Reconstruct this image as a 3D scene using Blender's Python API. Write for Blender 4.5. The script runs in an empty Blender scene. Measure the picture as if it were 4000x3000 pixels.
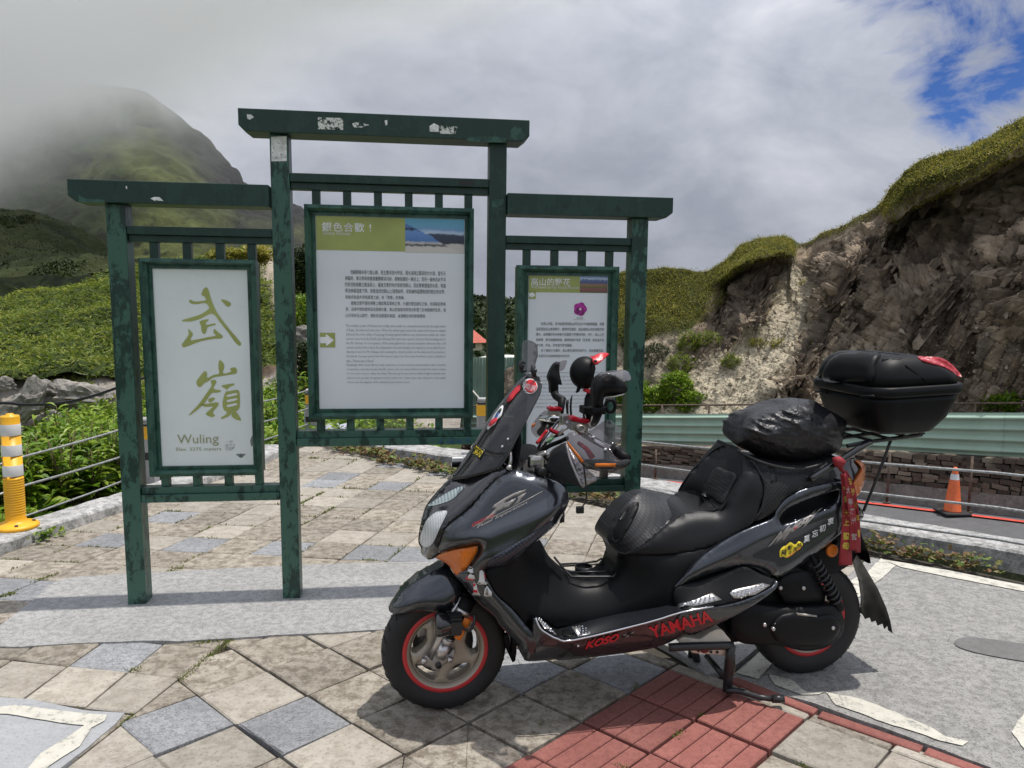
import bpy, bmesh, math, random
import numpy as np
from mathutils import Vector, Matrix, noise as mnoise
from mathutils.geometry import delaunay_2d_cdt
random.seed(7); RNG = np.random.default_rng(7)
PI = math.pi
SC = bpy.context.scene
COL = SC.collection

# ------------------------------------------------------------------ camera
CAM_F = 3050.0; CAM_H = 1.53                      # focal length in photo pixels (4000 wide), eye height
_p = math.radians(6.2); _r = math.radians(0.67)
_f = Vector((0, math.cos(_p), -math.sin(_p))); _u0 = Vector((0, math.sin(_p), math.cos(_p))); _r0 = Vector((1, 0, 0))
CR = _r0*math.cos(_r) + _u0*math.sin(_r); CU = _u0*math.cos(_r) - _r0*math.sin(_r); CF = _f
CC = Vector((0, 0, CAM_H))
cam_data = bpy.data.cameras.new('camera'); cam = bpy.data.objects.new('camera', cam_data); COL.objects.link(cam)
cam_data.sensor_width = 36; cam_data.lens = 36*CAM_F/4000; cam_data.clip_start = 0.05; cam_data.clip_end = 4000
cam.matrix_world = Matrix(((CR.x, CU.x, -CF.x, 0), (CR.y, CU.y, -CF.y, 0), (CR.z, CU.z, -CF.z, CAM_H), (0, 0, 0, 1)))
SC.camera = cam

def ray(x, y): return CF + CR*((x-2000)/CAM_F) - CU*((y-1500)/CAM_F)
def gp(x, y, z=0.0):                               # survey: photo pixel -> point at height z
    d = ray(x, y); return CC + d*((z-CAM_H)/d.z)
def dp(x, y, Y):                                   # survey: photo pixel -> point at distance Y
    d = ray(x, y); return CC + d*(Y/d.y)

# ------------------------------------------------------------------ light and sky
SUN_EL = math.radians(73.5); SUN_AZ = math.radians(7.6)          # azimuth measured from +X towards +Y
sdir = Vector((math.cos(SUN_EL)*math.cos(SUN_AZ), math.cos(SUN_EL)*math.sin(SUN_AZ), math.sin(SUN_EL)))
sun_d = bpy.data.lights.new('sun', 'SUN'); sun_d.energy = 3.3; sun_d.angle = math.radians(0.6); sun_d.color = (1.0, 0.955, 0.89)
sun = bpy.data.objects.new('sun', sun_d); COL.objects.link(sun); sun.rotation_euler = sdir.to_track_quat('Z', 'Y').to_euler(); sun.location = (0, 0, 30)
W = bpy.data.worlds.new('World'); SC.world = W; W.use_nodes = True
wn = W.node_tree; wn.nodes.clear()
def N(t, ty, **kw):
    n = t.nodes.new(ty)
    for k, v in kw.items():
        if k in n.bl_rna.properties: setattr(n, k, v)
        else: n.inputs[k].default_value = v
    return n
def L(t, a, b): t.links.new(a, b)
def ramp(t, fac, stops, interp='LINEAR'):
    r = t.nodes.new('ShaderNodeValToRGB'); r.color_ramp.interpolation = interp
    e = r.color_ramp.elements
    while len(e) > 1: e.remove(e[-1])
    e[0].position = stops[0][0]; e[0].color = tuple(stops[0][1]) + (1,) if len(stops[0][1]) == 3 else stops[0][1]
    for p, c in stops[1:]:
        x = e.new(p); x.color = tuple(c) + (1,) if len(c) == 3 else c
    if fac is not None: t.links.new(fac, r.inputs[0])
    return r
def math_(t, op, a, b=None, clamp=False):
    m = t.nodes.new('ShaderNodeMath'); m.operation = op; m.use_clamp = clamp
    for i, v in enumerate((a, b)):
        if v is None: continue
        if isinstance(v, (int, float)): m.inputs[i].default_value = v
        else: t.links.new(v, m.inputs[i])
    return m.outputs[0]
def mixc(t, fac, a, b, blend='MIX'):
    m = t.nodes.new('ShaderNodeMix'); m.data_type = 'RGBA'; m.blend_type = blend
    for i, v in ((0, fac), (6, a), (7, b)):
        if v is None: continue
        if isinstance(v, (int, float)): m.inputs[i].default_value = v
        elif isinstance(v, tuple): m.inputs[i].default_value = v + (1,) if len(v) == 3 else v
        else: t.links.new(v, m.inputs[i])
    return m.outputs[2]
sky = N(wn, 'ShaderNodeTexSky', sky_type='NISHITA', sun_disc=False); sky.sun_elevation = SUN_EL
sky.sun_rotation = math.radians(90) - SUN_AZ; sky.altitude = 3000; sky.air_density = 1.0; sky.dust_density = 0.6; sky.ozone_density = 2.5
tc = N(wn, 'ShaderNodeTexCoord')
nm = N(wn, 'ShaderNodeMapping'); nm.inputs['Scale'].default_value = (1.0, 1.0, 1.9); L(wn, tc.outputs['Generated'], nm.inputs[0])
n1 = N(wn, 'ShaderNodeTexNoise', noise_dimensions='3D'); n1.inputs['Scale'].default_value = 2.3; n1.inputs['Detail'].default_value = 7; n1.inputs['Roughness'].default_value = 0.55; n1.inputs['Distortion'].default_value = 0.35
L(wn, nm.outputs[0], n1.inputs['Vector'])
n2 = N(wn, 'ShaderNodeTexNoise', noise_dimensions='3D'); n2.inputs['Scale'].default_value = 7.0; n2.inputs['Detail'].default_value = 8; n2.inputs['Roughness'].default_value = 0.6; n2.inputs['Distortion'].default_value = 0.5
L(wn, nm.outputs[0], n2.inputs['Vector'])
mixn = math_(wn, 'ADD', math_(wn, 'MULTIPLY', n1.outputs['Fac'], 0.7), math_(wn, 'MULTIPLY', n2.outputs['Fac'], 0.3))
cl = ramp(wn, mixn, [(0.30, (0.235, 0.26, 0.325)), (0.43, (0.33, 0.355, 0.42)), (0.52, (0.43, 0.455, 0.525)), (0.60, (0.54, 0.56, 0.62)), (0.70, (0.72, 0.725, 0.75))])
# the gap of blue between the clouds
gdir = ray(3990, -40).normalized()
dt = N(wn, 'ShaderNodeVectorMath', operation='DOT_PRODUCT'); L(wn, tc.outputs['Generated'], dt.inputs[0]); dt.inputs[1].default_value = gdir
gap = math_(wn, 'ADD', dt.outputs['Value'], math_(wn, 'MULTIPLY', math_(wn, 'SUBTRACT', n2.outputs['Fac'], 0.5), 0.045))
gapr = ramp(wn, gap, [(0.9935, (0, 0, 0)), (0.9975, (0.6,)*3), (1.002, (1, 1, 1))])
bgs = N(wn, 'ShaderNodeBackground'); bgs.inputs['Strength'].default_value = 0.10
skyt = mixc(wn, 1.0, sky.outputs[0], (0.34, 0.48, 0.78), 'MULTIPLY'); L(wn, skyt, bgs.inputs['Color'])
# overcast sky: brighter overhead than at the horizon
sxyz = N(wn, 'ShaderNodeSeparateXYZ'); L(wn, tc.outputs['Generated'], sxyz.inputs[0])
bgc = N(wn, 'ShaderNodeBackground'); L(wn, math_(wn, 'ADD', math_(wn, 'MULTIPLY', math_(wn, 'MAXIMUM', sxyz.outputs['Z'], 0.0), 1.0), 0.80), bgc.inputs['Strength']); L(wn, cl.outputs[0], bgc.inputs['Color'])
mxs = N(wn, 'ShaderNodeMixShader'); L(wn, gapr.outputs[0], mxs.inputs[0]); L(wn, bgc.outputs[0], mxs.inputs[1]); L(wn, bgs.outputs[0], mxs.inputs[2])
wo = N(wn, 'ShaderNodeOutputWorld'); L(wn, mxs.outputs[0], wo.inputs['Surface'])
SC.view_settings.view_transform = 'Standard'; SC.view_settings.look = 'None'; SC.view_settings.exposure = 0.2; SC.view_settings.gamma = 1.0
SC.render.engine = 'CYCLES'
SC.cycles.use_denoising = True
SC.cycles.max_bounces = 8; SC.cycles.transparent_max_bounces = 24; SC.cycles.volume_bounces = 4
SC.cycles.caustics_reflective = False; SC.cycles.caustics_refractive = False
SC.cycles.volume_step_rate = 2.0; SC.cycles.volume_max_steps = 96

# ------------------------------------------------------------------ helpers
def tag(o, label=None, cat=None, group=None, kind=None):
    if label: o['label'] = label
    if cat: o['category'] = cat
    if group: o['group'] = group
    if kind: o['kind'] = kind
    return o
def link(o, parent=None):
    COL.objects.link(o)
    if parent is not None: o.parent = parent
    return o
def empty(name, loc=(0, 0, 0), rz=0.0, **kw):
    o = bpy.data.objects.new(name, None); o.location = loc; o.rotation_euler = (0, 0, rz); o.empty_display_size = 0.1
    link(o); return tag(o, **kw)
def mesh_obj(name, verts, faces, mat=None, parent=None, smooth=False, **kw):
    me = bpy.data.meshes.new(name); me.from_pydata([tuple(v) for v in verts], [], [tuple(f) for f in faces]); me.update()
    if mat is not None:
        for m in (mat if isinstance(mat, (list, tuple)) else [mat]): me.materials.append(m)
    if smooth: me.shade_smooth()
    o = bpy.data.objects.new(name, me); link(o, parent); return tag(o, **kw)
class MB:
    """collects shapes and links them as one mesh object"""
    def __init__(s): s.v = []; s.f = []; s.mi = []; s.sm = []; s.cur = 0
    def add(s, vs, fs, smooth=False):
        b = len(s.v); s.v += [tuple(v) for v in vs]
        for f in fs: s.f.append(tuple(i+b for i in f)); s.mi.append(s.cur); s.sm.append(smooth)
        return s
    def box(s, x0, x1, y0, y1, z0, z1, bev=0.0, M=None):
        if bev <= 0:
            vs = [(x, y, z) for x in (x0, x1) for y in (y0, y1) for z in (z0, z1)]
            fs = [(0, 1, 3, 2), (4, 6, 7, 5), (0, 4, 5, 1), (2, 3, 7, 6), (0, 2, 6, 4), (1, 5, 7, 3)]
        else:
            bm = bmesh.new(); bmesh.ops.create_cube(bm, size=1)
            for v in bm.verts: v.co = Vector(((x0+x1)/2 + v.co.x*(x1-x0), (y0+y1)/2 + v.co.y*(y1-y0), (z0+z1)/2 + v.co.z*(z1-z0)))
            bmesh.ops.bevel(bm, geom=bm.edges[:], offset=bev, segments=2, affect='EDGES', profile=0.6)
            bm.verts.index_update(); vs = [v.co.copy() for v in bm.verts]; fs = [[v.index for v in f.verts] for f in bm.faces]; bm.free()
        if M is not None: vs = [M @ Vector(v) for v in vs]
        return s.add(vs, fs)
    def tube(s, pts, r, n=10, cap=True, closed=False):
        pts = [Vector(p) for p in pts]; k = len(pts)
        rs = r if isinstance(r, (list, tuple)) else [r]*k
        vs = []; fs = []; up = None
        for i, p in enumerate(pts):
            a = pts[(i-1) % k] if (closed or i > 0) else p; b = pts[(i+1) % k] if (closed or i < k-1) else p
            t = (b-a).normalized()
            if up is None:
                up = Vector((0, 0, 1)) if abs(t.z) < 0.9 else Vector((1, 0, 0))
            x = (up - t*up.dot(t)).normalized(); y = t.cross(x); up = x
            for j in range(n):
                a_ = 2*PI*j/n; vs.append(p + x*(rs[i]*math.cos(a_)) + y*(rs[i]*math.sin(a_)))
        m = k if closed else k-1
        for i in range(m):
            for j in range(n):
                i2 = (i+1) % k; fs.append((i*n+j, i*n+(j+1) % n, i2*n+(j+1) % n, i2*n+j))
        if cap and not closed: fs += [tuple(range(n-1, -1, -1)), tuple((k-1)*n+j for j in range(n))]
        return s.add(vs, fs, True)
    def loft(s, rings, cap=True, closed_ring=True, smooth=True):
        n = len(rings[0]); vs = [p for r in rings for p in r]; fs = []
        m = n if closed_ring else n-1
        for i in range(len(rings)-1):
            for j in range(m): fs.append((i*n+j, i*n+(j+1) % n, (i+1)*n+(j+1) % n, (i+1)*n+j))
        if cap and closed_ring: fs += [tuple(range(n-1, -1, -1)), tuple((len(rings)-1)*n+j for j in range(n))]
        return s.add(vs, fs, smooth)
    def lathe(s, prof, n=24, M=None, smooth=True, cap=True):
        rings = []
        for r, z in prof:
            ring = [Vector((r*math.cos(2*PI*j/n), r*math.sin(2*PI*j/n), z)) for j in range(n)]
            rings.append([M @ p for p in ring] if M is not None else ring)
        return s.loft(rings, cap=cap, smooth=smooth)
    def prism(s, poly, fn0, fn1):
        """closed outline given as 2D points; fn0/fn1 map a point to the two faces"""
        n = len(poly); vs = [fn0(p) for p in poly] + [fn1(p) for p in poly]
        fs = [tuple(range(n-1, -1, -1)), tuple(range(n, 2*n))] + [(i, (i+1) % n, n+(i+1) % n, n+i) for i in range(n)]
        return s.add(vs, fs)
    def build(s, name, mat, parent=None, bevel=0, sub=0, **kw):
        me = bpy.data.meshes.new(name); me.from_pydata(s.v, [], s.f); me.update()
        for m in (mat if isinstance(mat, (list, tuple)) else [mat]): me.materials.append(m)
        me.polygons.foreach_set('material_index', s.mi); me.polygons.foreach_set('use_smooth', s.sm)
        o = bpy.data.objects.new(name, me); link(o, parent)
        if bevel > 0:
            b = o.modifiers.new('edge', 'BEVEL'); b.width = bevel; b.segments = 2; b.limit_method = 'ANGLE'; b.angle_limit = math.radians(40)
        if sub > 0:
            b = o.modifiers.new('sub', 'SUBSURF'); b.levels = sub; b.render_levels = sub
        return tag(o, **kw)
def np_mesh(name, V, F, mat, parent=None, smooth=False, cols=None, **kw):
    """V (n,3), F (m,3 or 4) numpy"""
    me = bpy.data.meshes.new(name); k = F.shape[1]
    me.vertices.add(len(V)); me.vertices.foreach_set('co', np.ascontiguousarray(V, dtype=np.float32).ravel())
    me.loops.add(F.size); me.loops.foreach_set('vertex_index', np.ascontiguousarray(F, dtype=np.int32).ravel())
    me.polygons.add(len(F)); me.polygons.foreach_set('loop_start', np.arange(0, F.size, k, dtype=np.int32))
    me.polygons.foreach_set('use_smooth', np.full(len(F), smooth))
    me.update(calc_edges=True)
    if cols is not None:
        a = me.color_attributes.new('zone', 'FLOAT_COLOR', 'POINT'); a.data.foreach_set('color', np.ascontiguousarray(cols, dtype=np.float32).ravel())
    for m in (mat if isinstance(mat, (list, tuple)) else [mat]): me.materials.append(m)
    o = bpy.data.objects.new(name, me); link(o, parent); return tag(o, **kw)
def smooth_curve(pts, n=6, closed=True):
    """Catmull-Rom through the points"""
    P = [np.array(p, float) for p in pts]; k = len(P); out = []
    for i in range(k if closed else k-1):
        p0, p1, p2, p3 = (P[(i-1) % k], P[i], P[(i+1) % k], P[(i+2) % k]) if closed else (P[max(i-1, 0)], P[i], P[i+1], P[min(i+2, k-1)])
        for j in range(n):
            t = j/n
            out.append(0.5*((2*p1) + (-p0+p2)*t + (2*p0-5*p1+4*p2-p3)*t*t + (-p0+3*p1-3*p2+p3)*t**3))
    if not closed: out.append(P[-1])
    return out
def inside(poly, P):
    poly = np.asarray(poly); x, y = P[:, 0], P[:, 1]; r = np.zeros(len(P), bool); n = len(poly); j = n-1
    for i in range(n):
        xi, yi = poly[i]; xj, yj = poly[j]
        c = ((yi > y) != (yj > y)) & (x < (xj-xi)*(y-yi)/((yj-yi) if yj != yi else 1e-12) + xi); r ^= c; j = i
    return r
def seg_dist(poly, P):
    poly = np.asarray(poly); d = np.full(len(P), 1e9)
    for i in range(len(poly)):
        a = poly[i]; b = poly[(i+1) % len(poly)]; ab = b-a; t = np.clip(((P-a) @ ab)/max(ab @ ab, 1e-12), 0, 1)
        d = np.minimum(d, np.linalg.norm(P - a - t[:, None]*ab, axis=1))
    return d
def fill_outline(poly, step, holes=()):
    """triangulated fill of an outline with inner points; returns points, triangles, distance to the rim"""
    poly = [np.array(p[:2], float) for p in poly]; P = np.array(poly)
    lo, hi = P.min(0), P.max(0)
    gx = np.arange(lo[0]+step*0.5, hi[0], step); gy = np.arange(lo[1]+step*0.5, hi[1], step*0.866)
    G = np.array([(x + (step*0.5 if k % 2 else 0), y) for k, y in enumerate(gy) for x in gx]) if len(gx) and len(gy) else np.zeros((0, 2))
    if len(G):
        m = inside(P, G) & (seg_dist(P, G) > step*0.45)
        for h in holes: m &= ~inside(np.array(h), G) & (seg_dist(np.array(h), G) > step*0.45)
        G = G[m]
    pts = [Vector(p) for p in poly]; cons = [(i, (i+1) % len(poly)) for i in range(len(poly))]; loops = [list(range(len(poly)))]
    for h in holes:
        b = len(pts); pts += [Vector(p[:2]) for p in h]; cons += [(b+i, b+(i+1) % len(h)) for i in range(len(h))]
    pts += [Vector(p) for p in G]
    v, e, f, ov, _, _ = delaunay_2d_cdt(pts, cons, [], 0 if holes else 1, 1e-7)
    V = np.array([tuple(p) for p in v]); T = [t for t in f if len(t) == 3]
    if holes:
        C = np.array([V[list(t)].mean(0) for t in T]); m = inside(P, C)
        for h in holes: m &= ~inside(np.array(h), C)
        T = [t for t, k in zip(T, m) if k]
    d = seg_dist(P, V)
    for h in holes: d = np.minimum(d, seg_dist(np.array(h), V))
    T = [t if (V[t[1]]-V[t[0]])[0]*(V[t[2]]-V[t[0]])[1]-(V[t[1]]-V[t[0]])[1]*(V[t[2]]-V[t[0]])[0] > 0 else t[::-1] for t in T]
    return V, T, d

# ------------------------------------------------------------------ materials
def newmat(name):
    m = bpy.data.materials.new(name); m.use_nodes = True; t = m.node_tree; t.nodes.clear()
    b = N(t, 'ShaderNodeBsdfPrincipled'); o = N(t, 'ShaderNodeOutputMaterial'); L(t, b.outputs[0], o.inputs['Surface']); return m, t, b
def noise_tex(t, scale, detail=4, rough=0.55, coord='Object', dist=0.0, stretch=None):
    if coord == 'Position': c = N(t, 'ShaderNodeNewGeometry').outputs['Position']
    else: c = N(t, 'ShaderNodeTexCoord').outputs[coord]
    if stretch:
        mp = N(t, 'ShaderNodeMapping'); mp.inputs['Scale'].default_value = stretch; L(t, c, mp.inputs[0]); c = mp.outputs[0]
    n = N(t, 'ShaderNodeTexNoise'); n.inputs['Scale'].default_value = scale; n.inputs['Detail'].default_value = detail; n.inputs['Roughness'].default_value = rough; n.inputs['Distortion'].default_value = dist
    L(t, c, n.inputs['Vector']); return n.outputs['Fac']
def bump(t, b, h, strength=0.3, dist=0.01):
    bp = N(t, 'ShaderNodeBump'); bp.inputs['Strength'].default_value = strength; bp.inputs['Distance'].default_value = dist
    L(t, h, bp.inputs['Height']); L(t, bp.outputs[0], b.inputs['Normal'])
def simple(name, col, rough=0.5, metal=0.0, coat=0.0, var=0.12, vs=12.0, bmp=0.0, bs=80.0, rvar=0.1, spec=0.5, coord='Object', **kw):
    m, t, b = newmat(name)
    n = noise_tex(t, vs, 5, coord=coord)
    lo = tuple(c*(1-var*2) for c in col); hi = tuple(min(1, c*(1+var*2)) for c in col)
    r = ramp(t, n, [(0.3, lo), (0.7, hi)]); L(t, r.outputs[0], b.inputs['Base Color'])
    rr = math_(t, 'ADD', math_(t, 'MULTIPLY', n, rvar*2), rough-rvar, True); L(t, rr, b.inputs['Roughness'])
    b.inputs['Metallic'].default_value = metal; b.inputs['Coat Weight'].default_value = coat; b.inputs['Coat Roughness'].default_value = 0.06
    b.inputs['Specular IOR Level'].default_value = spec
    if bmp: bump(t, b, noise_tex(t, bs, 4, coord=coord), bmp, 0.004)
    return m

# ================================================================== ground, paving, terrain
def vnoise(P, seed=0):
    P = np.asarray(P, float); i = np.floor(P).astype(np.int64); f = P - i; f = f*f*(3-2*f)
    def h(a):
        n = (a[..., 0]*374761393 + a[..., 1]*668265263 + a[..., 2]*2147483647 + seed*974634777) & 0xffffffff
        n = ((n ^ (n >> 13))*1274126177) & 0xffffffff; n = (n ^ (n >> 16)) & 0xffffffff
        n = (n*2246822519) & 0xffffffff; n = n ^ (n >> 15)
        return (n & 0xffffff)/float(0xffffff)
    r = 0
    for dx in (0, 1):
        for dy in (0, 1):
            for dz in (0, 1):
                w = (f[..., 0] if dx else 1-f[..., 0])*(f[..., 1] if dy else 1-f[..., 1])*(f[..., 2] if dz else 1-f[..., 2])
                r = r + w*h(i + np.array([dx, dy, dz]))
    return r
def fbm(P, octs=4, seed=0, gain=0.5):
    r = 0; a = 1; s = 0; P = np.asarray(P, float)
    for o in range(octs):
        r = r + a*vnoise(P*(2**o), seed+o*17); s += a; a *= gain
    return r/s*2-1                                   # about -1..1

# ---- materials of the ground
def stone_mat(name, lo, hi, speck, spv, fine=55, rough=0.8, blotch=(0.5, 0.5), bstr=0.35):
    m, t, b = newmat(name)
    oi = N(t, 'ShaderNodeObjectInfo')
    g = N(t, 'ShaderNodeNewGeometry').outputs['Position']
    n1 = noise_tex(t, 5.5, 6, 0.62, 'Position'); n2 = noise_tex(t, fine, 5, 0.7, 'Position'); n3 = noise_tex(t, fine*4.5, 3, 0.7, 'Position')
    a = ramp(t, n1, [(0.30, lo), (0.68, hi)]).outputs[0]
    st = ramp(t, n2, [(0.40, (1, 1, 1)), (0.56, (0, 0, 0))]).outputs[0]
    c = mixc(t, math_(t, 'MULTIPLY', st, blotch[0]), a, speck)
    sp = ramp(t, n3, [(0.36, (1, 1, 1)), (0.44, (0, 0, 0))]).outputs[0]
    c = mixc(t, math_(t, 'MULTIPLY', sp, spv), c, tuple(x*0.35 for x in speck))
    sp2 = ramp(t, n3, [(0.60, (0, 0, 0)), (0.68, (1, 1, 1))]).outputs[0]
    c = mixc(t, math_(t, 'MULTIPLY', sp2, spv*0.6), c, tuple(min(1, x*1.45) for x in hi))
    v = math_(t, 'ADD', math_(t, 'MULTIPLY', oi.outputs['Random'], 0.34), 0.83)
    vc = N(t, 'ShaderNodeCombineColor'); [L(t, v, vc.inputs[i]) for i in range(3)]
    c = mixc(t, 1.0, c, vc.outputs[0], 'MULTIPLY')
    L(t, c, b.inputs['Base Color']); b.inputs['Roughness'].default_value = rough
    bump(t, b, math_(t, 'ADD', n2, math_(t, 'MULTIPLY', n3, 0.6)), bstr, 0.004); return m
M_beige = stone_mat('beige_stone', (0.265, 0.235, 0.19), (0.37, 0.335, 0.28), (0.155, 0.13, 0.10), 0.45, 19, 0.85, (0.95, 0.5))
M_pale = stone_mat('pale_stone', (0.325, 0.295, 0.25), (0.415, 0.38, 0.325), (0.22, 0.19, 0.15), 0.40, 15, 0.85, (0.55, 0.5))
M_grey = stone_mat('grey_granite', (0.22, 0.225, 0.235), (0.33, 0.335, 0.35), (0.145, 0.148, 0.155), 0.8, 34, 0.75, (0.6, 0.5))
M_red = stone_mat('red_brick', (0.235, 0.078, 0.064), (0.32, 0.122, 0.10), (0.18, 0.06, 0.05), 0.45, 40, 0.85, (0.5, 0.5))
M_conc = stone_mat('granite_strip', (0.27, 0.27, 0.265), (0.35, 0.345, 0.335), (0.17, 0.17, 0.168), 0.85, 34, 0.85, (0.65, 0.5))
M_pad = stone_mat('pad_concrete', (0.30, 0.295, 0.28), (0.38, 0.37, 0.355), (0.15, 0.145, 0.137), 0.75, 30, 0.88, (0.55, 0.5), 0.25)
M_padl = stone_mat('smooth_concrete', (0.31, 0.32, 0.33), (0.37, 0.375, 0.385), (0.28, 0.285, 0.29), 0.4, 30, 0.8, (0.3, 0.5), 0.15)
M_kerb = stone_mat('kerb_concrete', (0.32, 0.32, 0.315), (0.52, 0.51, 0.50), (0.17, 0.17, 0.165), 0.6, 18, 0.9, (0.8, 0.5), 0.5)
M_soil = simple('joint_soil', (0.055, 0.047, 0.035), 0.95, vs=25, bmp=0.5, bs=120, coord='Position')
M_asph = stone_mat('asphalt', (0.12, 0.12, 0.125), (0.17, 0.17, 0.175), (0.09, 0.09, 0.095), 0.5, 30, 0.85, (0.5, 0.5), 0.3)
M_redp = simple('red_line_paint', (0.62, 0.075, 0.05), 0.7, var=0.1, vs=6, coord='Position')
def paint_mat():
    m, t, b = newmat('worn_white_paint'); n = noise_tex(t, 18, 7, 0.7, 'Position'); n2 = noise_tex(t, 90, 4, 0.7, 'Position')
    c = ramp(t, n, [(0.30, (0.40, 0.385, 0.32)), (0.5, (0.54, 0.52, 0.45)), (0.7, (0.60, 0.58, 0.51))]).outputs[0]
    s = ramp(t, math_(t, 'ADD', math_(t, 'MULTIPLY', n, 0.5), math_(t, 'MULTIPLY', n2, 0.5)), [(0.42, (1, 1, 1)), (0.46, (0, 0, 0))]).outputs[0]
    L(t, mixc(t, s, c, (0.28, 0.275, 0.26)), b.inputs['Base Color']); b.inputs['Roughness'].default_value = 0.8; bump(t, b, n2, 0.3, 0.003); return m
M_paint = paint_mat()
def leaf_mat(name, cols, rough=0.55, trans=0.25, coord_var=0.0):
    m, t, b = newmat(name); g = N(t, 'ShaderNodeNewGeometry')
    k = len(cols); r = ramp(t, g.outputs['Random Per Island'], [(i/(k-1) if k > 1 else 0, c) for i, c in enumerate(cols)])
    c = r.outputs[0]
    if coord_var:
        n = noise_tex(t, coord_var, 4, 0.6, 'Position'); f = ramp(t, n, [(0.35, (0.62, 0.66, 0.6)), (0.65, (1.25, 1.18, 1.0))]).outputs[0]; c = mixc(t, 1.0, c, f, 'MULTIPLY')
    L(t, c, b.inputs['Base Color']); b.inputs['Roughness'].default_value = rough; b.inputs['Specular IOR Level'].default_value = 0.3
    tr = N(t, 'ShaderNodeBsdfTranslucent'); L(t, c, tr.inputs['Color']); mx = N(t, 'ShaderNodeMixShader'); mx.inputs[0].default_value = trans
    o = [n for n in t.nodes if n.type == 'OUTPUT_MATERIAL'][0]; L(t, b.outputs[0], mx.inputs[1]); L(t, tr.outputs[0], mx.inputs[2]); L(t, mx.outputs[0], o.inputs['Surface']); return m
M_moss = leaf_mat('joint_moss', [(0.09, 0.12, 0.02), (0.15, 0.18, 0.03), (0.20, 0.20, 0.06)])
M_turf = leaf_mat('turf', [(0.13, 0.16, 0.026), (0.27, 0.28, 0.045), (0.38, 0.37, 0.07), (0.20, 0.185, 0.06), (0.45, 0.39, 0.14)], trans=0.35, coord_var=0.55)
M_bush = leaf_mat('dwarf_bamboo', [(0.08, 0.14, 0.02), (0.15, 0.215, 0.03), (0.23, 0.285, 0.045), (0.31, 0.325, 0.075)], trans=0.35, coord_var=0.3)
M_green = leaf_mat('fresh_leaves', [(0.07, 0.15, 0.013), (0.14, 0.25, 0.02), (0.24, 0.35, 0.03), (0.30, 0.38, 0.06)], 0.4, 0.3)
M_dleaf = leaf_mat('dark_leaves', [(0.015, 0.028, 0.008), (0.03, 0.05, 0.014), (0.05, 0.075, 0.02)], 0.6, 0.15)
M_weed = leaf_mat('weed_leaves', [(0.08, 0.13, 0.025), (0.15, 0.21, 0.04), (0.19, 0.08, 0.045), (0.22, 0.21, 0.07), (0.12, 0.06, 0.035)], 0.5, 0.2)
M_stem = simple('plant_stem', (0.11, 0.075, 0.035), 0.8)

# ---- half-plane clipping of paving pieces
def clip(poly, planes):
    for (a, b) in planes:                            # keep what lies to the left of a->b
        a = np.array(a[:2]); b = np.array(b[:2]); d = b-a; out = []
        for i in range(len(poly)):
            p, q = poly[i], poly[(i+1) % len(poly)]
            sp = d[0]*(p[1]-a[1])-d[1]*(p[0]-a[0]); sq = d[0]*(q[1]-a[1])-d[1]*(q[0]-a[0])
            if sp >= 0: out.append(p)
            if (sp >= 0) != (sq >= 0): out.append(p + (q-p)*(sp/(sp-sq)))
        poly = out
        if len(poly) < 3: return []
    return poly
def area(p): return abs(sum(p[i][0]*p[(i+1) % len(p)][1]-p[(i+1) % len(p)][0]*p[i][1] for i in range(len(p))))/2
def shrink(poly, d):
    n = len(poly); out = []; s = 1 if sum(poly[i][0]*poly[(i+1) % n][1]-poly[(i+1) % n][0]*poly[i][1] for i in range(n)) > 0 else -1
    for i in range(n):
        a, b, c = poly[i-1], poly[i], poly[(i+1) % n]
        e1 = (b-a)/max(np.linalg.norm(b-a), 1e-9); e2 = (c-b)/max(np.linalg.norm(c-b), 1e-9)
        n1_ = np.array([-e1[1], e1[0]])*s; n2_ = np.array([-e2[1], e2[0]])*s; bis = n1_+n2_; k = bis @ bis
        out.append(b + bis*(d*2/k if k > 0.3 else d))
    return out
def P2(x, y): p = gp(x, y); return np.array([p.x, p.y])

pavement = mesh_obj('pavement', [(-3.1, 0.6, -0.03), (5.6, 0.6, -0.03), (5.4, 2.0, -0.03), (-1.6, 8.4, -0.03), (-2.4, 8.4, -0.03), (-3.25, 4.0, -0.03)], [(0, 1, 2, 3, 4, 5)], M_soil, kind='structure')
strip_px = [(-400, 2490), (0, 2446), (50, 2412), (126, 2350), (180, 2300), (228, 2268), (300, 2256), (500, 2245), (800, 2229), (1100, 2213), (1400, 2203), (1650, 2197), (2000, 2212), (2500, 2250), (2900, 2280), (3250, 2290), (2880, 2600), (2760, 2640), (2660, 2560), (2500, 2470), (2250, 2450), (1500, 2463), (1220, 2480), (1050, 2487), (700, 2509), (600, 2506), (340, 2516), (80, 2531), (0, 2530), (-400, 2560)]
padR_px = [(2855, 2650), (3395, 2182), (4000, 2292), (6200, 2730), (6200, 4100), (4150, 3120), (3840, 2998), (3523, 2880), (3182, 2756), (3050, 2722)]
padL_px = [(-500, 2700), (0, 2728), (130, 2735), (330, 2779), (487, 2788), (450, 2832), (345, 2920), (235, 3005), (120, 3110), (-500, 3200)]
def px_poly(px): return [P2(*p) for p in px]
strip_w, padR_w, padL_w = px_poly(strip_px), px_poly(padR_px), px_poly(padL_px)
def roughen(poly, amp, seed, seg=0.03):
    out = []; k = 0
    for i in range(len(poly)):
        a, b = poly[i], poly[(i+1) % len(poly)]; d = b-a; l = np.linalg.norm(d); n = max(1, int(l/seg)); nn = np.array([-d[1], d[0]])/max(l, 1e-9)
        for j in range(n):
            p = a + d*(j/n); o = fbm(np.array([p[0]*14, p[1]*14, seed*3.1]), 3)*amp
            out.append(p + nn*o)
    return out
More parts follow.
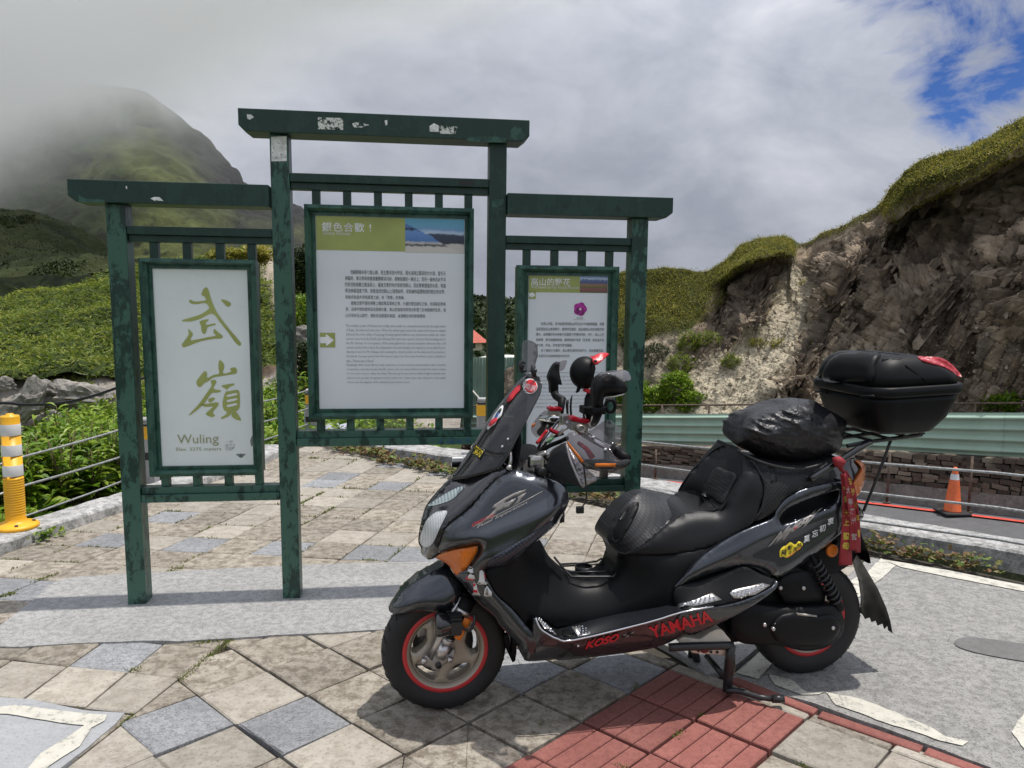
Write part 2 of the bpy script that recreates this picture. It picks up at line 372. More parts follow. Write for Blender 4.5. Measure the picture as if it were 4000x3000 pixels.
def sheet(name, poly, z, mat, parent=None, thick=0.0, **kw):
    n = len(poly); vs = [(p[0], p[1], z) for p in poly]; fs = [tuple(range(n))]
    if area_signed(poly) < 0: fs = [tuple(range(n-1, -1, -1))]
    if thick:
        vs += [(p[0], p[1], z-thick) for p in poly]; fs += [(i, n+i, n+(i+1) % n, (i+1) % n) for i in range(n)]
    me = bpy.data.meshes.new(name); me.from_pydata(vs, [], fs); me.materials.append(mat)
    bm = bmesh.new(); bm.from_mesh(me); bmesh.ops.triangulate(bm, faces=[f for f in bm.faces if len(f.verts) > 4]); bmesh.ops.recalc_face_normals(bm, faces=bm.faces[:])
    up = sum(f.normal.z*f.calc_area() for f in bm.faces if abs(f.normal.z) > 0.9)
    if up < 0: bmesh.ops.reverse_faces(bm, faces=bm.faces[:])
    bm.to_mesh(me); bm.free()
    o = bpy.data.objects.new(name, me); link(o, parent); return tag(o, **kw)
def area_signed(p): return sum(p[i][0]*p[(i+1) % len(p)][1]-p[(i+1) % len(p)][0]*p[i][1] for i in range(len(p)))
sheet('granite_path', roughen(strip_w, 0.006, 1), 0.006, M_conc, thick=0.03, kind='structure')
parking = sheet('parking_bay', roughen(padR_w, 0.006, 2), 0.010, M_pad, thick=0.04, kind='structure')
parkl = sheet('corner_pad', roughen(padL_w, 0.004, 3), 0.004, M_padl, thick=0.03, kind='structure')
def painted(px, parent, z, seed, amp=0.010): sheet('painted_line', roughen(px_poly(px), amp, seed, 0.018), z, M_paint, parent)
painted([(2876, 2640), (2972, 2556), (3060, 2480), (3300, 2290), (3400, 2232), (3441, 2190), (3500, 2219), (3423, 2285), (3330, 2360), (3120, 2530), (3030, 2590), (2962, 2666)], parking, 0.0145, 4, 0.006)
painted([(3445, 2193), (3700, 2236), (4000, 2298), (4500, 2395), (6100, 2715), (6100, 2765), (4500, 2420), (4000, 2320), (3700, 2262), (3520, 2224)], parking, 0.0145, 5, 0.004)
painted([(3005, 2650), (3085, 2666), (3150, 2715), (3240, 2712), (3200, 2726), (3130, 2727), (3030, 2690)], parking, 0.0145, 6)
painted([(3223, 2714), (3358, 2744), (3500, 2795), (3640, 2856), (3690, 2890), (3781, 2910), (3758, 2925), (3670, 2906), (3493, 2848), (3380, 2806), (3264, 2766)], parking, 0.0145, 7, 0.012)
painted([(3955, 2875), (3975, 2830), (4010, 2770), (4200, 2650), (4260, 2700), (4100, 2830), (4020, 2960), (3985, 2925)], parking, 0.0145, 8)
s = 1/2.074
painted([(-200, 2755), (0, 2200+1180*s), (120*s, 2200+1162*s), (500*s, 2200+1213*s), (872*s, 2200+1243*s), (850*s, 2200+1292*s), (745*s, 2200+1350*s), (640*s, 2200+1500*s), (400*s, 2200+1660*s), (100, 3090), (40, 3090), (240*s, 2200+1660*s), (330*s, 2200+1560*s), (560*s, 2200+1420*s), (680*s, 2200+1332*s), (520*s, 2200+1312*s), (440*s, 2200+1302*s), (300*s, 2200+1280*s), (150*s, 2200+1250*s), (60*s, 2200+1235*s), (-200, 2790)], parkl, 0.0085, 9, 0.005)
stain = sheet('dark_patch', [np.array([2.225+0.235*math.cos(a)*0.93+0.02*math.sin(3*a), 3.30+0.115*math.sin(a)-0.075*math.cos(a)]) for a in np.linspace(0, 2*PI, 48, endpoint=False)], 0.0145, stone_mat('dark_concrete', (0.125, 0.12, 0.118), (0.17, 0.165, 0.16), (0.10, 0.097, 0.095), 0.5, 45, 0.7, (0.5, 0.5), 0.2), parking)  # oval patch of darker concrete on the bay

GREY = [P2(*p) for p in [(694, 2841), (1158, 2827), (2069, 2630), (2432, 2608), (1480, 2620), (482, 2561), (686, 2014), (776, 2125), (428, 2104), (1060, 2142), (76, 2277), (160, 2296), (1274, 1877), (1340, 1865), (1510, 1898), (1523, 1822), (1696, 1850), (1126, 2143), (1464, 2168), (1590, 2168), (2140, 2098), (2090, 2140), (1900, 2560), (620, 2990), (1740, 2560)]]
red_w = px_poly([(1830, 3100), (2078, 2922), (2277, 2798), (2471, 2688), (2625, 2585), (2760, 2600), (3190, 2790), (3060, 2935), (2930, 3100)])
SLAB = []; TILE_N = [0]
def slab(poly, mat, ztop, tilt, gap, jit=0.0, ch=0.006, name='paving_slab'):
    if jit: poly = [p + RNG.normal(0, jit, 2) for p in poly]
    o1 = shrink(poly, gap/2); o2 = shrink(poly, gap/2+ch); n = len(o1)
    if area(o2) < 0.004: return
    c = sum(poly)/n
    zt = lambda p: ztop + (p[0]-c[0])*tilt[0] + (p[1]-c[1])*tilt[1]
    vs = [(p[0], p[1], zt(p)) for p in o2] + [(p[0], p[1], zt(p)-ch*0.8) for p in o1] + [(p[0], p[1], -0.029) for p in o1]
    f = [tuple(range(n))] + [(i, n+i, n+(i+1) % n, (i+1) % n) for i in range(n)] + [(n+i, 2*n+i, 2*n+(i+1) % n, n+(i+1) % n) for i in range(n)]
    if area_signed(o1) < 0: f = [t[::-1] for t in f]
    o = mesh_obj(name, vs, f, mat, pavement); SLAB.append(o); return o
def chamfer_corners(q, k):
    out = []
    for i in range(len(q)):
        a, b, c = q[i-1], q[i], q[(i+1) % len(q)]
        out += [b+(a-b)*k, b+(c-b)*k]
    return out
def covered(q, reg): return inside(np.array(reg), np.array(q)).all()
def seen(c):
    d = Vector((c[0], c[1], 0))-CC; z = d.dot(CF)
    if z < 0.3: return False
    x = 2000+CAM_F*d.dot(CR)/z; y = 1500-CAM_F*d.dot(CU)/z
    return -1000 < x < 4600 and y < 3500
JOINT = []
def grid(o, e1, e2, rng, planes, gap, jit, tilt, zrange):
    for i in range(*rng[0]):
        for j in range(*rng[1]):
            q = [o+e1*i+e2*j, o+e1*(i+1)+e2*j, o+e1*(i+1)+e2*(j+1), o+e1*i+e2*(j+1)]; c = sum(q)/4
            if not seen(c): continue
            q2 = clip(q, planes)
            if not q2 or area(q2) < 0.006: continue
            if covered(q2, strip_w) or covered(q2, padR_w) or covered(q2, padL_w): continue
            JOINT.append((q[0], q[1])); JOINT.append((q[0], q[3]))
            zt = RNG.uniform(*zrange); tl = RNG.normal(0, tilt, 2)
            red = inside(np.array(red_w), np.array([c]))[0] and rng[2] == 'B'
            if red:                                  # tactile brick: four ridges split by three grooves
                sub = []
                for k in range(4):
                    a0, a1 = k/4, (k+1)/4
                    sub.append([q[0]+(q[1]-q[0])*a0, q[0]+(q[1]-q[0])*a1, q[3]+(q[2]-q[3])*a1, q[3]+(q[2]-q[3])*a0])
                q3 = clip(shrink(q, gap/2), planes)
                mb = MB()
                for k, sq in enumerate(sub):
                    sq = shrink(sq, 0.0022) if True else sq
                    if k == 0: sq[0] = sq[0]+(sq[1]-sq[0])*0.07; sq[3] = sq[3]+(sq[2]-sq[3])*0.07
                    if k == 3: sq[1] = sq[1]+(sq[0]-sq[1])*0.07; sq[2] = sq[2]+(sq[3]-sq[2])*0.07
                    sq[0] = sq[0]+(sq[3]-sq[0])*0.018; sq[3] = sq[3]+(sq[0]-sq[3])*0.018; sq[1] = sq[1]+(sq[2]-sq[1])*0.018; sq[2] = sq[2]+(sq[1]-sq[2])*0.018
                    sq = clip(sq, planes)
                    if not sq: continue
                    if area_signed(sq) < 0: sq = sq[::-1]
                    i2 = shrink(sq, 0.0035); n = len(sq)
                    vs = [(p[0], p[1], zt) for p in i2]+[(p[0], p[1], zt-0.004) for p in sq]+[(p[0], p[1], -0.029) for p in sq]
                    mb.add(vs, [tuple(range(n))]+[(a, n+a, n+(a+1) % n, (a+1) % n) for a in range(n)]+[(n+a, 2*n+a, 2*n+(a+1) % n, n+(a+1) % n) for a in range(n)])
                if mb.v: SLAB.append(mb.build('tactile_brick', M_red, pavement))
                continue
            gm = min(np.linalg.norm(c-g) for g in GREY) < 0.125
            mat = M_grey if gm else (M_pale if RNG.random() < 0.42 else M_beige)
            if len(q2) == 4 and RNG.random() < 0.35 and rng[2] != 'A': q2 = chamfer_corners(q2, 0.02)
            slab(q2, mat, zt, tl, gap, jit)
def unit(a): a = math.radians(a); return np.array([math.cos(a), math.sin(a)])
kerbL = [P2(0, 2163), P2(233, 2082), P2(472, 2003), P2(1020, 1820), P2(1130, 1765)]
farR = [P2(1290, 1742), P2(1780, 1852), P2(2250, 1935), P2(3390, 2182)]
seam = (P2(430, 2860), P2(925, 2470))
sa, sb = seam[1], seam[0]
strip_mid = (P2(-400, 2540), P2(2600, 2380))
plA = [(kerbL[0]+(kerbL[0]-kerbL[-1])*0.5, kerbL[-1])]
plA = [(kerbL[-1], kerbL[0])] + [(farR[3], farR[1]), (farR[1], farR[0])] + [strip_mid]
grid(np.array([-1.080, 5.302]), unit(-6.0)*0.2805, unit(76.3)*0.279, ((-9, 16), (-8, 12), 'A'), plA, 0.006, 0.0015, 0.004, (-0.003, 0.001))
plC = [(seam[0], seam[1]), (strip_mid[1], strip_mid[0])]
grid(np.array([-1.555, 3.037]), unit(-10.5)*0.272, unit(84.8)*0.278, ((-7, 5), (-5, 4), 'C'), plC, 0.008, 0.003, 0.008, (-0.004, 0.003))
bord = (P2(2872, 2668), P2(3840, 3022))
plB = [(seam[1], seam[0]), (strip_mid[1], strip_mid[0]), (bord[1], bord[0])]
grid(np.array([-0.98, 2.668]), unit(-42.3)*0.291, unit(46.2)*0.2905, ((-3, 12), (-8, 9), 'B'), plB, 0.009, 0.003, 0.011, (-0.005, 0.004))
# slim red border bricks along the parking bay
bl = [P2(*p) for p in [(2868, 2650), (3064, 2738), (3182, 2772), (3523, 2892), (3836, 3004), (4150, 3125)]]
cum = [0]
for i in range(len(bl)-1): cum.append(cum[-1]+np.linalg.norm(bl[i+1]-bl[i]))
def along(tt):
    for i in range(len(bl)-1):
        if tt <= cum[i+1]: u_ = (tt-cum[i])/(cum[i+1]-cum[i]); return bl[i]+(bl[i+1]-bl[i])*u_
    return bl[-1]
tt = 0.0
while tt < cum[-1]-0.1:
    ln = 0.36; a, b = along(tt+0.006), along(min(tt+ln, cum[-1])-0.006); d = b-a; nn = np.array([d[1], -d[0]])/np.linalg.norm(d)
    w_ = 0.05
    slab([a-nn*0.004, b-nn*0.004, b+nn*w_, a+nn*w_], M_red, RNG.uniform(0.008, 0.012), RNG.normal(0, 0.004, 2), 0.004, 0.002, 0.005, 'border_brick'); tt += ln

# ---- leaves as small blades, many in one mesh
def blades(C, size, aspect=0.25, up=0.6, seed=1, bend=0.0, dirs=None):
    """one leaf-shaped blade (two triangles) per centre"""
    r = np.random.default_rng(seed); n = len(C); size = np.broadcast_to(size, (n,))
    a = r.uniform(0, 2*PI, n); el = np.clip(r.normal(up, 0.35, n), -0.5, 1.5)
    D = np.stack([np.cos(a)*np.cos(el), np.sin(a)*np.cos(el), np.sin(el)], 1)
    if dirs is not None: D = D*0.7+dirs; D /= np.linalg.norm(D, axis=1)[:, None]
    S = np.cross(D, np.stack([np.zeros(n), np.zeros(n), np.ones(n)], 1)+r.normal(0, 0.35, (n, 3))); S /= np.linalg.norm(S, axis=1)[:, None]+1e-9
    l = size[:, None]; A = C; B = C + D*l*0.5 + S*l*aspect*0.5; T = C + D*l; T[:, 2] -= bend*size; E = C + D*l*0.5 - S*l*aspect*0.5
    V = np.stack([A, B, T, E], 1).reshape(-1, 3); i = np.arange(n)*4
    return V, np.stack([i, i+1, i+2, i+3], 1)
# grass in the joints
pts = []
rr = np.random.default_rng(3)
for (a, b) in JOINT:
    m = fbm(np.array([(a[0]+b[0])*1.3, (a[1]+b[1])*1.3, 5.0]), 2)
    if m > 0.12 and a[1] > 3.5 and a[0] < 1.2:
        k = int(60*(m-0.05)/0.3*rr.uniform(0.3, 1.2)); t0 = rr.uniform(0, 0.5); t1 = min(1, t0+rr.uniform(0.3, 1.0))
        for _ in range(k):
            u_ = rr.uniform(t0, t1); p = a+(b-a)*u_+rr.normal(0, 0.004, 2); pts.append((p[0], p[1], -0.008))
for (x0, y0, x1, y1, k, sg) in [(705, 2655, 905, 2492, 420, 0.012), (760, 2508, 905, 2490, 260, 0.014), (470, 2835, 520, 2788, 160, 0.012), (0, 2330, 60, 2315, 160, 0.01), (500, 2620, 535, 2615, 80, 0.014), (300, 2730, 390, 2860, 40, .01), (2110, 2840, 2140, 2800, 40, .01), (2470, 2690, 2500, 2670, 40, 0.008), (2730, 2795, 2750, 2788, 60, .008), (3060, 2930, 3150, 2990, 120, .008), (130, 2270, 235, 2240, 120, .012), (640, 2240, 715, 2215, 120, .012), (2640, 2880, 2660, 2850, 80, 0.01), (1970, 2560, 2250, 2700, 60, .008), (2420, 2985, 2450, 3000, 40, .01)]:
    a, b = P2(x0, y0), P2(x1, y1)
    for _ in range(k):
        p = a+(b-a)*rr.uniform()+rr.normal(0, sg, 2); pts.append((p[0], p[1], -0.006))
V, F = blades(np.array(pts), rr.uniform(0.010, 0.024, len(pts))*np.interp(np.array(pts)[:, 1], [2.5, 3.4, 6], [0.6, 0.8, 1.3]), 0.3, 0.7, 5)
np_mesh('joint_grass', V, F, M_moss, kind='stuff', label='tufts of grass and moss in the joints of the paving', cat='grass')

# ---- kerbs
def ridge_strip(name, line, prof, mat, rough=0.006, seed=1, step=0.12, **kw):
    """sweep a profile (offset to the left, z) along a line of 2D points"""
    pts = []
    for i in range(len(line)-1):
        d = line[i+1]-line[i]; n = max(1, int(np.linalg.norm(d)/step))
        pts += [line[i]+d*(j/n) for j in range(n)]
    pts.append(line[-1]); rings = []
    for i, p in enumerate(pts):
        d = pts[min(i+1, len(pts)-1)]-pts[max(i-1, 0)]; d = d/np.linalg.norm(d); nn = np.array([-d[1], d[0]]); ring = []
        for (o, z) in prof:
            q = np.array([p[0]+nn[0]*o, p[1]+nn[1]*o, z]); jit = fbm(q*9+seed, 3)*rough; q[:2] += nn*jit; q[2] += jit*0.8 if z > -0.2 else 0; ring.append(Vector(q))
        rings.append(ring)
    mb = MB(); mb.loft(rings, cap=False, closed_ring=False, smooth=False); return mb.build(name, mat, **kw)
kl = [np.array([-3.08, 1.6]), P2(-500, 2345), P2(0, 2163), P2(233, 2082), P2(472, 2003), P2(1020, 1822), P2(1130, 1765)]
ridge_strip('kerb', kl, [(0, -0.03), (0.004, 0.055), (0.014, 0.066), (0.10, 0.07), (0.235, 0.07), (0.255, 0.05), (0.26, -0.6)], M_kerb, 0.010, 1, 0.06, kind='structure')
kr = [P2(1395, 1752), P2(1485, 1782), P2(1830, 1832), P2(2260, 1910), P2(2700, 1985), P2(3375, 2112), P2(3900, 2205), P2(4500, 2330), P2(6400, 2745)]
ridge_strip('far_kerb', kr, [(0.0, -0.03), (0.003, 0.085), (0.018, 0.098), (0.30, 0.10), (0.32, 0.08), (0.33, -3.0)], M_kerb, 0.010, 2, 0.06, kind='structure')

# ---- weeds along the far kerb
def clump(mb, c, h, n, size, rnd, spread=0.06):
    """one small plant: thin stems carrying folded leaves"""
    for k in range(n):
        a = rnd.uniform(0, 2*PI); el = rnd.uniform(0.1, 1.2); r_ = rnd.uniform(0.2, 1)*spread
        base = Vector(c) + Vector((math.cos(a)*r_, math.sin(a)*r_, rnd.uniform(0.1, 1.0)*h))
        d = Vector((math.cos(a)*math.cos(el), math.sin(a)*math.cos(el), math.sin(el)*0.7)); sd = d.cross(Vector((rnd.uniform(-.3, .3), rnd.uniform(-.3, .3), 1))).normalized(); s_ = size*rnd.uniform(0.6, 1.25)
        nn = d.cross(sd)*0.12*s_
        v = [base, base+d*s_*0.35+sd*s_*0.27+nn, base+d*s_*0.72+sd*s_*0.2, base+d*s_-Vector((0, 0, s_*0.15)), base+d*s_*0.72-sd*s_*0.2, base+d*s_*0.35-sd*s_*0.27+nn, base+d*s_*0.5]
        mb.add(v, [(0, 1, 6), (1, 2, 6), (2, 3, 6), (3, 4, 6), (4, 5, 6), (5, 0, 6)])
rnd = random.Random(4)
mb = MB()
wl = [(1300, 1752), (1480, 1800), (1640, 1832), (1780, 1862), (2000, 1900), (2260, 1945), (2420, 1972), (2700, 2030), (3100, 2098), (3380, 2150), (3560, 2180), (3800, 2228), (3860, 2240)]
for i in range(len(wl)-1):
    a, b = gp(*wl[i]), gp(*wl[i+1]); n = max(2, int((b-a).length/0.024))
    for k in range(n):
        p = a.lerp(b, (k+rnd.random())/n) + Vector((rnd.gauss(0, 0.035), rnd.gauss(0.02, 0.035), 0)); clump(mb, (p.x, p.y, 0.0), rnd.uniform(0.04, 0.11), 8, rnd.uniform(0.045, 0.08), rnd, 0.06)
mb.build('kerb_weeds', M_weed, kind='stuff', label='low red and green weeds growing along the far kerb', cat='weeds')
mb = MB()
for (x, y, n) in [(175, 2095, 16), (200, 2105, 12), (150, 2108, 10), (225, 2090, 8), (120, 2125, 6)]:
    p = gp(x, y); clump(mb, (p.x, p.y, 0.0), 0.05, n, 0.055, rnd, 0.05)
mb.build('kerb_plant', M_green, kind='stuff', label='small green weeds at the kerb beside the yellow delineator post', cat='weeds')

# ================================================================== the land around the viewing platform
M_valley = simple('valley_grass', (0.07, 0.09, 0.03), 0.95, vs=0.15, coord='Position')
mesh_obj('ground', [(-1500, -300, -3.6), (1500, -300, -3.6), (1500, 2500, -3.6), (-1500, 2500, -3.6)], [(0, 1, 2, 3)], M_valley, kind='structure')
# stations along the far roadside wall: photo column, distance
WX = [1000, 1500, 1900, 2600, 3300, 4000, 4700, 6500]; WD = [21.0, 19.0, 17.6, 15.2, 13.1, 11.4, 9.9, 7.6]
LV = {'red': [1782, 1806, 1825, 1868, 1938, 2020, 2110, 2360], 'conc': [1755, 1778, 1790, 1817, 1872, 1945, 2020, 2230], 'stone': [1722, 1732, 1738, 1750, 1763, 1803, 1850, 1990],
      'bb': [1706, 1716, 1724, 1742, 1758, 1800, 1845, 1975], 'bt': [1620, 1622, 1622, 1622, 1617, 1618, 1622, 1640], 'rail': [1590, 1588, 1586, 1583, 1578, 1575, 1572, 1570]}
def wst(x): return float(np.interp(x, WX, WD))
def wpt(x, lev, off=0.0):
    D = wst(x)+off; y = lev if isinstance(lev, (int, float)) else float(np.interp(x, WX, LV[lev])); return dp(x, y, D)
def wz(x, lev): return wpt(x, lev).z
def wbase(x, off=0.0): p = wpt(x, 'red'); q = Vector((p.x, p.y, 0)); nrm = Vector((-0.78, -0.62, 0)); return q + nrm*off
xs = list(np.linspace(1000, 6500, 105))
vs = []; fs = []
for i, x in enumerate(xs):
    b = wbase(x); z = wz(x, 'red'); t = Vector((-0.80, -0.60, 0))
    for k, o in enumerate((-0.3, 0.0, 0.6, 1.5, 3, 6, 9)): p = b + t*o; vs.append((p.x, p.y, z-0.01*k if o >= 0 else z))
m = 7
for i in range(len(xs)-1):
    for k in range(m-1): fs.append((i*m+k, i*m+k+1, (i+1)*m+k+1, (i+1)*m+k))
mesh_obj('road', vs, fs, M_asph, kind='structure')
vs = []; fs = []
for i, x in enumerate(xs):
    b = wbase(x); z = wz(x, 'red'); t = Vector((-0.80, -0.60, 0))
    for o in (0.28, 0.40): p = b + t*o; vs.append((p.x, p.y, z+0.008))
for i in range(len(xs)-1): fs.append((2*i, 2*i+1, 2*i+3, 2*i+2))
mesh_obj('red_kerb_line', vs, fs, M_redp, kind='structure')
# concrete plinth and dry stone wall of thin slabs
M_plinth = stone_mat('plinth_concrete', (0.20, 0.19, 0.17), (0.30, 0.285, 0.26), (0.13, 0.12, 0.11), 0.5, 9, 0.9, (0.6, 0.5))
wall = empty('retaining_wall', tuple(wpt(2600, 'red')), label='low dry stone wall of thin brown slabs on a concrete footing beyond the road', cat='wall')
Mi = Matrix.Translation(-Vector(wall.location))
vs = []; fs = []
for i, x in enumerate(xs):
    b = wbase(x, -0.02); z0, z1 = wz(x, 'red')-0.3, wz(x, 'conc')
    back = Vector((0.4, 0.32, 0))
    for p, z in ((b, z0), (b+back*0.05, z1), (b+back, z1), (b+back, z0)): vs.append(Mi @ Vector((p.x, p.y, z)))
for i in range(len(xs)-1):
    for k in range(3): fs.append((4*i+k, 4*(i+1)+k, 4*(i+1)+k+1, 4*i+k+1))
mesh_obj('footing', vs, fs, M_plinth, wall)
M_slate = stone_mat('wall_slate', (0.085, 0.065, 0.05), (0.20, 0.155, 0.115), (0.05, 0.04, 0.033), 0.5, 7, 0.9, (0.5, 0.5))
def slate_island():
    m, t, b = newmat('slate_pieces'); g = N(t, 'ShaderNodeNewGeometry')
    r = ramp(t, g.outputs['Random Per Island'], [(0, (0.05, 0.038, 0.030)), (0.4, (0.11, 0.083, 0.062)), (0.75, (0.17, 0.135, 0.10)), (1, (0.30, 0.25, 0.19))]); n = noise_tex(t, 14, 5, 0.7, 'Position')
    L(t, mixc(t, 0.8, r.outputs[0], ramp(t, n, [(0.3, (0.6, 0.6, 0.6)), (0.7, (1.2, 1.2, 1.2))]).outputs[0], 'MULTIPLY'), b.inputs['Base Color']); b.inputs['Roughness'].default_value = 0.9; bump(t, b, n, 0.6, 0.03); return m
M_slatei = slate_island()
mb = MB(); r2 = random.Random(11)
xx = 2000.0
vsw = []
for row in range(7):
    x = 1000.0 + r2.uniform(0, 40)
    while x < 6450:
        wpx = r2.uniform(26, 70)*15/wst(x); x1 = x+wpx; xm = (x+x1)/2
        za, zb = wz(xm, 'conc'), wz(xm, 'stone'); h = (zb-za)/7
        z0 = za+row*h+r2.uniform(-.15, .1)*h; z1 = z0+h*r2.uniform(0.75, 1.02)
        o = r2.uniform(-0.04, 0.05) - 0.10 - row*0.01
        a, b = wbase(x+3, o), wbase(x1-3, o+r2.uniform(-.03, .03)); bk = Vector((0.3, 0.24, 0)); tl = r2.uniform(-.02, .02)
        V8 = [(a.x, a.y, z0), (b.x, b.y, z0+tl), (b.x, b.y, z1+tl), (a.x, a.y, z1)]
        V8 += [(p[0]+bk.x, p[1]+bk.y, p[2]) for p in V8]
        mb.add([Mi @ Vector(v) for v in V8], [(0, 1, 2, 3), (3, 2, 6, 7), (0, 3, 7, 4), (1, 5, 6, 2), (0, 4, 5, 1)]); x = x1
mb.build('stone', M_slatei, wall, kind='stuff')
vs = []; fs = []
for i, x in enumerate(xs):
    b = wbase(x, -0.32); bb = b+Vector((1.2, 0.9, 0))
    for p, z in ((b, wz(x, 'conc')-.05), (b, wz(x, 'stone')-0.03), (bb, wz(x, 'stone')+0.05)): vs.append(Mi @ Vector((p.x, p.y, z)))
for i in range(len(xs)-1):
    for k in range(2): fs.append((3*i+k, 3*(i+1)+k, 3*(i+1)+k+1, 3*i+k+1))
mesh_obj('wall_core', vs, fs, simple('wall_earth', (0.07, 0.055, 0.04), 0.95, vs=3, coord='Position'), wall)
# green corrugated barrier
M_bar = simple('barrier_green', (0.34, 0.47, 0.37), 0.5, vs=2.5, var=0.05, coord='Position')
M_rust = simple('rusty_steel', (0.12, 0.085, 0.065), 0.85, vs=30, var=0.3, coord='Position')
barrier = empty('guard_barrier', tuple(wpt(2600, 'bb')), label='long pale green corrugated steel barrier on top of the stone wall', cat='barrier')
Mb = Matrix.Translation(-Vector(barrier.location))
def barrier_panel(x0, x1, k):
    n = 40; prof = []
    for j in range(n+1):
        t = j/n; ph = (t*4.0) % 1.0; d = 0.055*(0.5-0.5*math.cos(2*PI*min(1, max(0, (ph-0.18)/0.64)))); prof.append((t, d))
    rings = []
    for s_ in (0, 0.5, 1.0):
        x = x0+(x1-x0)*s_; z0, z1 = wz(x, 'bb'), wz(x, 'bt'); ring = []
        for t, d in prof: p = wbase(x, -0.30+d-(0.012 if k % 2 else 0)); ring.append(Mb @ Vector((p.x, p.y, z0+(z1-z0)*t)))
        rings.append(ring)
    mb = MB(); mb.loft(rings, cap=False, closed_ring=False, smooth=True); mb.build('barrier_sheet', M_bar, barrier)
edges = [1000, 1420, 1830, 2230, 2620, 3040, 3480, 3860, 4300, 4750, 5250, 5850, 6500]
for k in range(len(edges)-1): barrier_panel(edges[k]-6, edges[k+1]+6, k)
# thin rusty posts before the wall, and the railing behind the barrier
for x in [1560, 2575, 2830, 3120, 3478, 3795, 4250]:
    p = wbase(x, 0.12); mb = MB(); zb, zt = wz(x, 'red'), wz(x, 'stone')+(0.05 if x != 2575 else -0.02)
    mb.tube([(0, 0, -0.02), (0, 0, zt-zb)], 0.022, 6); mb.box(-0.05, 0.05, -0.05, 0.05, 0, 0.012)
    lab = {3478: 'thin rusty post against the stone wall beside the top box of the scooter', 3795: 'thin rusty post just behind the orange cone by the red line', 2575: 'thin rusty post by the stone wall next to the end sign post'}.get(x, {1560: 'thin rusty post seen under the middle board', 2830: 'thin rusty post behind the backrest of the scooter seat', 3120: 'thin rusty post hidden behind the tail of the scooter', 4250: 'thin rusty post past the orange cone at the edge'}.get(x))
    o = mb.build('wall_post', M_rust, None, label=lab, cat='post', group='rusty posts along the stone wall'); o.location = (p.x, p.y, zb)
rail = empty('pipe_railing', tuple(wpt(2600, 'rail', 0.9)), label='rusty pipe railing at the foot of the rock slope behind the green barrier', cat='railing')
Mr = Matrix.Translation(-Vector(rail.location))
mb = MB(); mb.tube([Mr @ wpt(x, 'rail', 0.9) for x in np.linspace(1000, 6500, 55)], 0.018, 6); mb.build('top_rail', M_rust, rail)
for x in (1320, 1620, 1900, 2180, 2390, 2587, 2770, 2960, 3150, 3350, 3560, 3810, 4050, 4300, 4700, 5200, 5800):
    a = wpt(x, 'rail', 0.9); mb = MB(); mb.tube([Mr @ a, Mr @ (a-Vector((0, 0, 1.0)))], 0.022, 6); mb.build('post', M_rust, rail)

# ---- traffic cones on the road
M_cone = simple('cone_orange', (0.78, 0.165, 0.055), 0.55, vs=14, var=0.06); M_ref = simple('reflective_white', (0.72, 0.72, 0.72), 0.4, var=0.05); M_rub = simple('black_rubber', (0.025, 0.025, 0.026), 0.75, vs=20)
def cone(p, h, label):
    t = empty('traffic_cone', tuple(p), label=label, cat='traffic cone', group='traffic cones along the red line')
    k = h/0.7; mb = MB(); mb.lathe([(0.125*k, 0.035*k), (0.118*k, 0.05*k), (0.080*k, 0.40*k), (0.060*k, 0.54*k), (0.034*k, 0.66*k), (0.030*k, 0.69*k), (0.02*k, 0.70*k)], 24); mb.build('cone_body', M_cone, t)
    mb = MB(); mb.lathe([(0.0645*k, 0.515*k), (0.0515*k, 0.60*k)], 24, cap=False); mb.build('reflective_band', M_ref, t)
    mb = MB(); mb.box(-.19*k, .19*k, -.19*k, .19*k, 0, .035*k, 0.012*k); mb.build('base', M_rub, t); return t
c1 = wbase(3760, 0.38); cone((c1.x, c1.y, wz(3760, 'red')+0.012), 0.72, 'orange traffic cone with white band on the red line beside the rusty post')
c2 = wbase(1738, 0.7); cone((c2.x, c2.y, wz(1738, 'red')+0.012), 0.78, 'orange traffic cone seen under the tall middle sign panel, its foot hidden by the kerb')

# ---- view-aligned relief patches: outline from the photo, depth from the lie of the land
def patch(name, xs, ytop, ybot, Dfn, nt, mat, amp, nscale, zone=None, seed=1, smooth=True, **kw):
    xs = np.asarray(xs, float); T = np.linspace(0, 1, nt); X, TT = np.meshgrid(xs, T, indexing='ij')
    yt = np.array([ytop(x) for x in xs])[:, None]; yb = np.array([ybot(x) for x in xs])[:, None]
    Y = yb + (yt-yb)*TT; D = Dfn(X, TT, Y)
    d = np.stack([CF.x + CR.x*(X-2000)/CAM_F - CU.x*(Y-1500)/CAM_F, CF.y + CR.y*(X-2000)/CAM_F - CU.y*(Y-1500)/CAM_F, CF.z + CR.z*(X-2000)/CAM_F - CU.z*(Y-1500)/CAM_F], -1)
    P = np.array(CC) + d*(D/d[..., 1])[..., None]
    nrm = np.cross(np.gradient(P, axis=0), np.gradient(P, axis=1)); nrm /= np.linalg.norm(nrm, axis=-1)[..., None]+1e-9
    fl = np.sign(np.sum(nrm*(-d), -1))[..., None]; nrm *= fl
    if amp is not None: P = P + nrm*amp(P, X, TT, Y)[..., None]
    n, m = X.shape; idx = np.arange(n*m).reshape(n, m); F = np.stack([idx[:-1, :-1], idx[1:, :-1], idx[1:, 1:], idx[:-1, 1:]], -1).reshape(-1, 4)
    cols = None
    if zone is not None: cols = zone(P, X, TT, Y); cols = np.concatenate([cols.reshape(-1, 3), np.ones((n*m, 1))], 1)
    o = np_mesh(name, P.reshape(-1, 3), F, mat, smooth=smooth, cols=cols, **kw)
    return o, P, X, TT, Y
def pl(pts): xs_ = [p[0] for p in pts]; ys_ = [p[1] for p in pts]; return lambda x: float(np.interp(x, xs_, ys_))
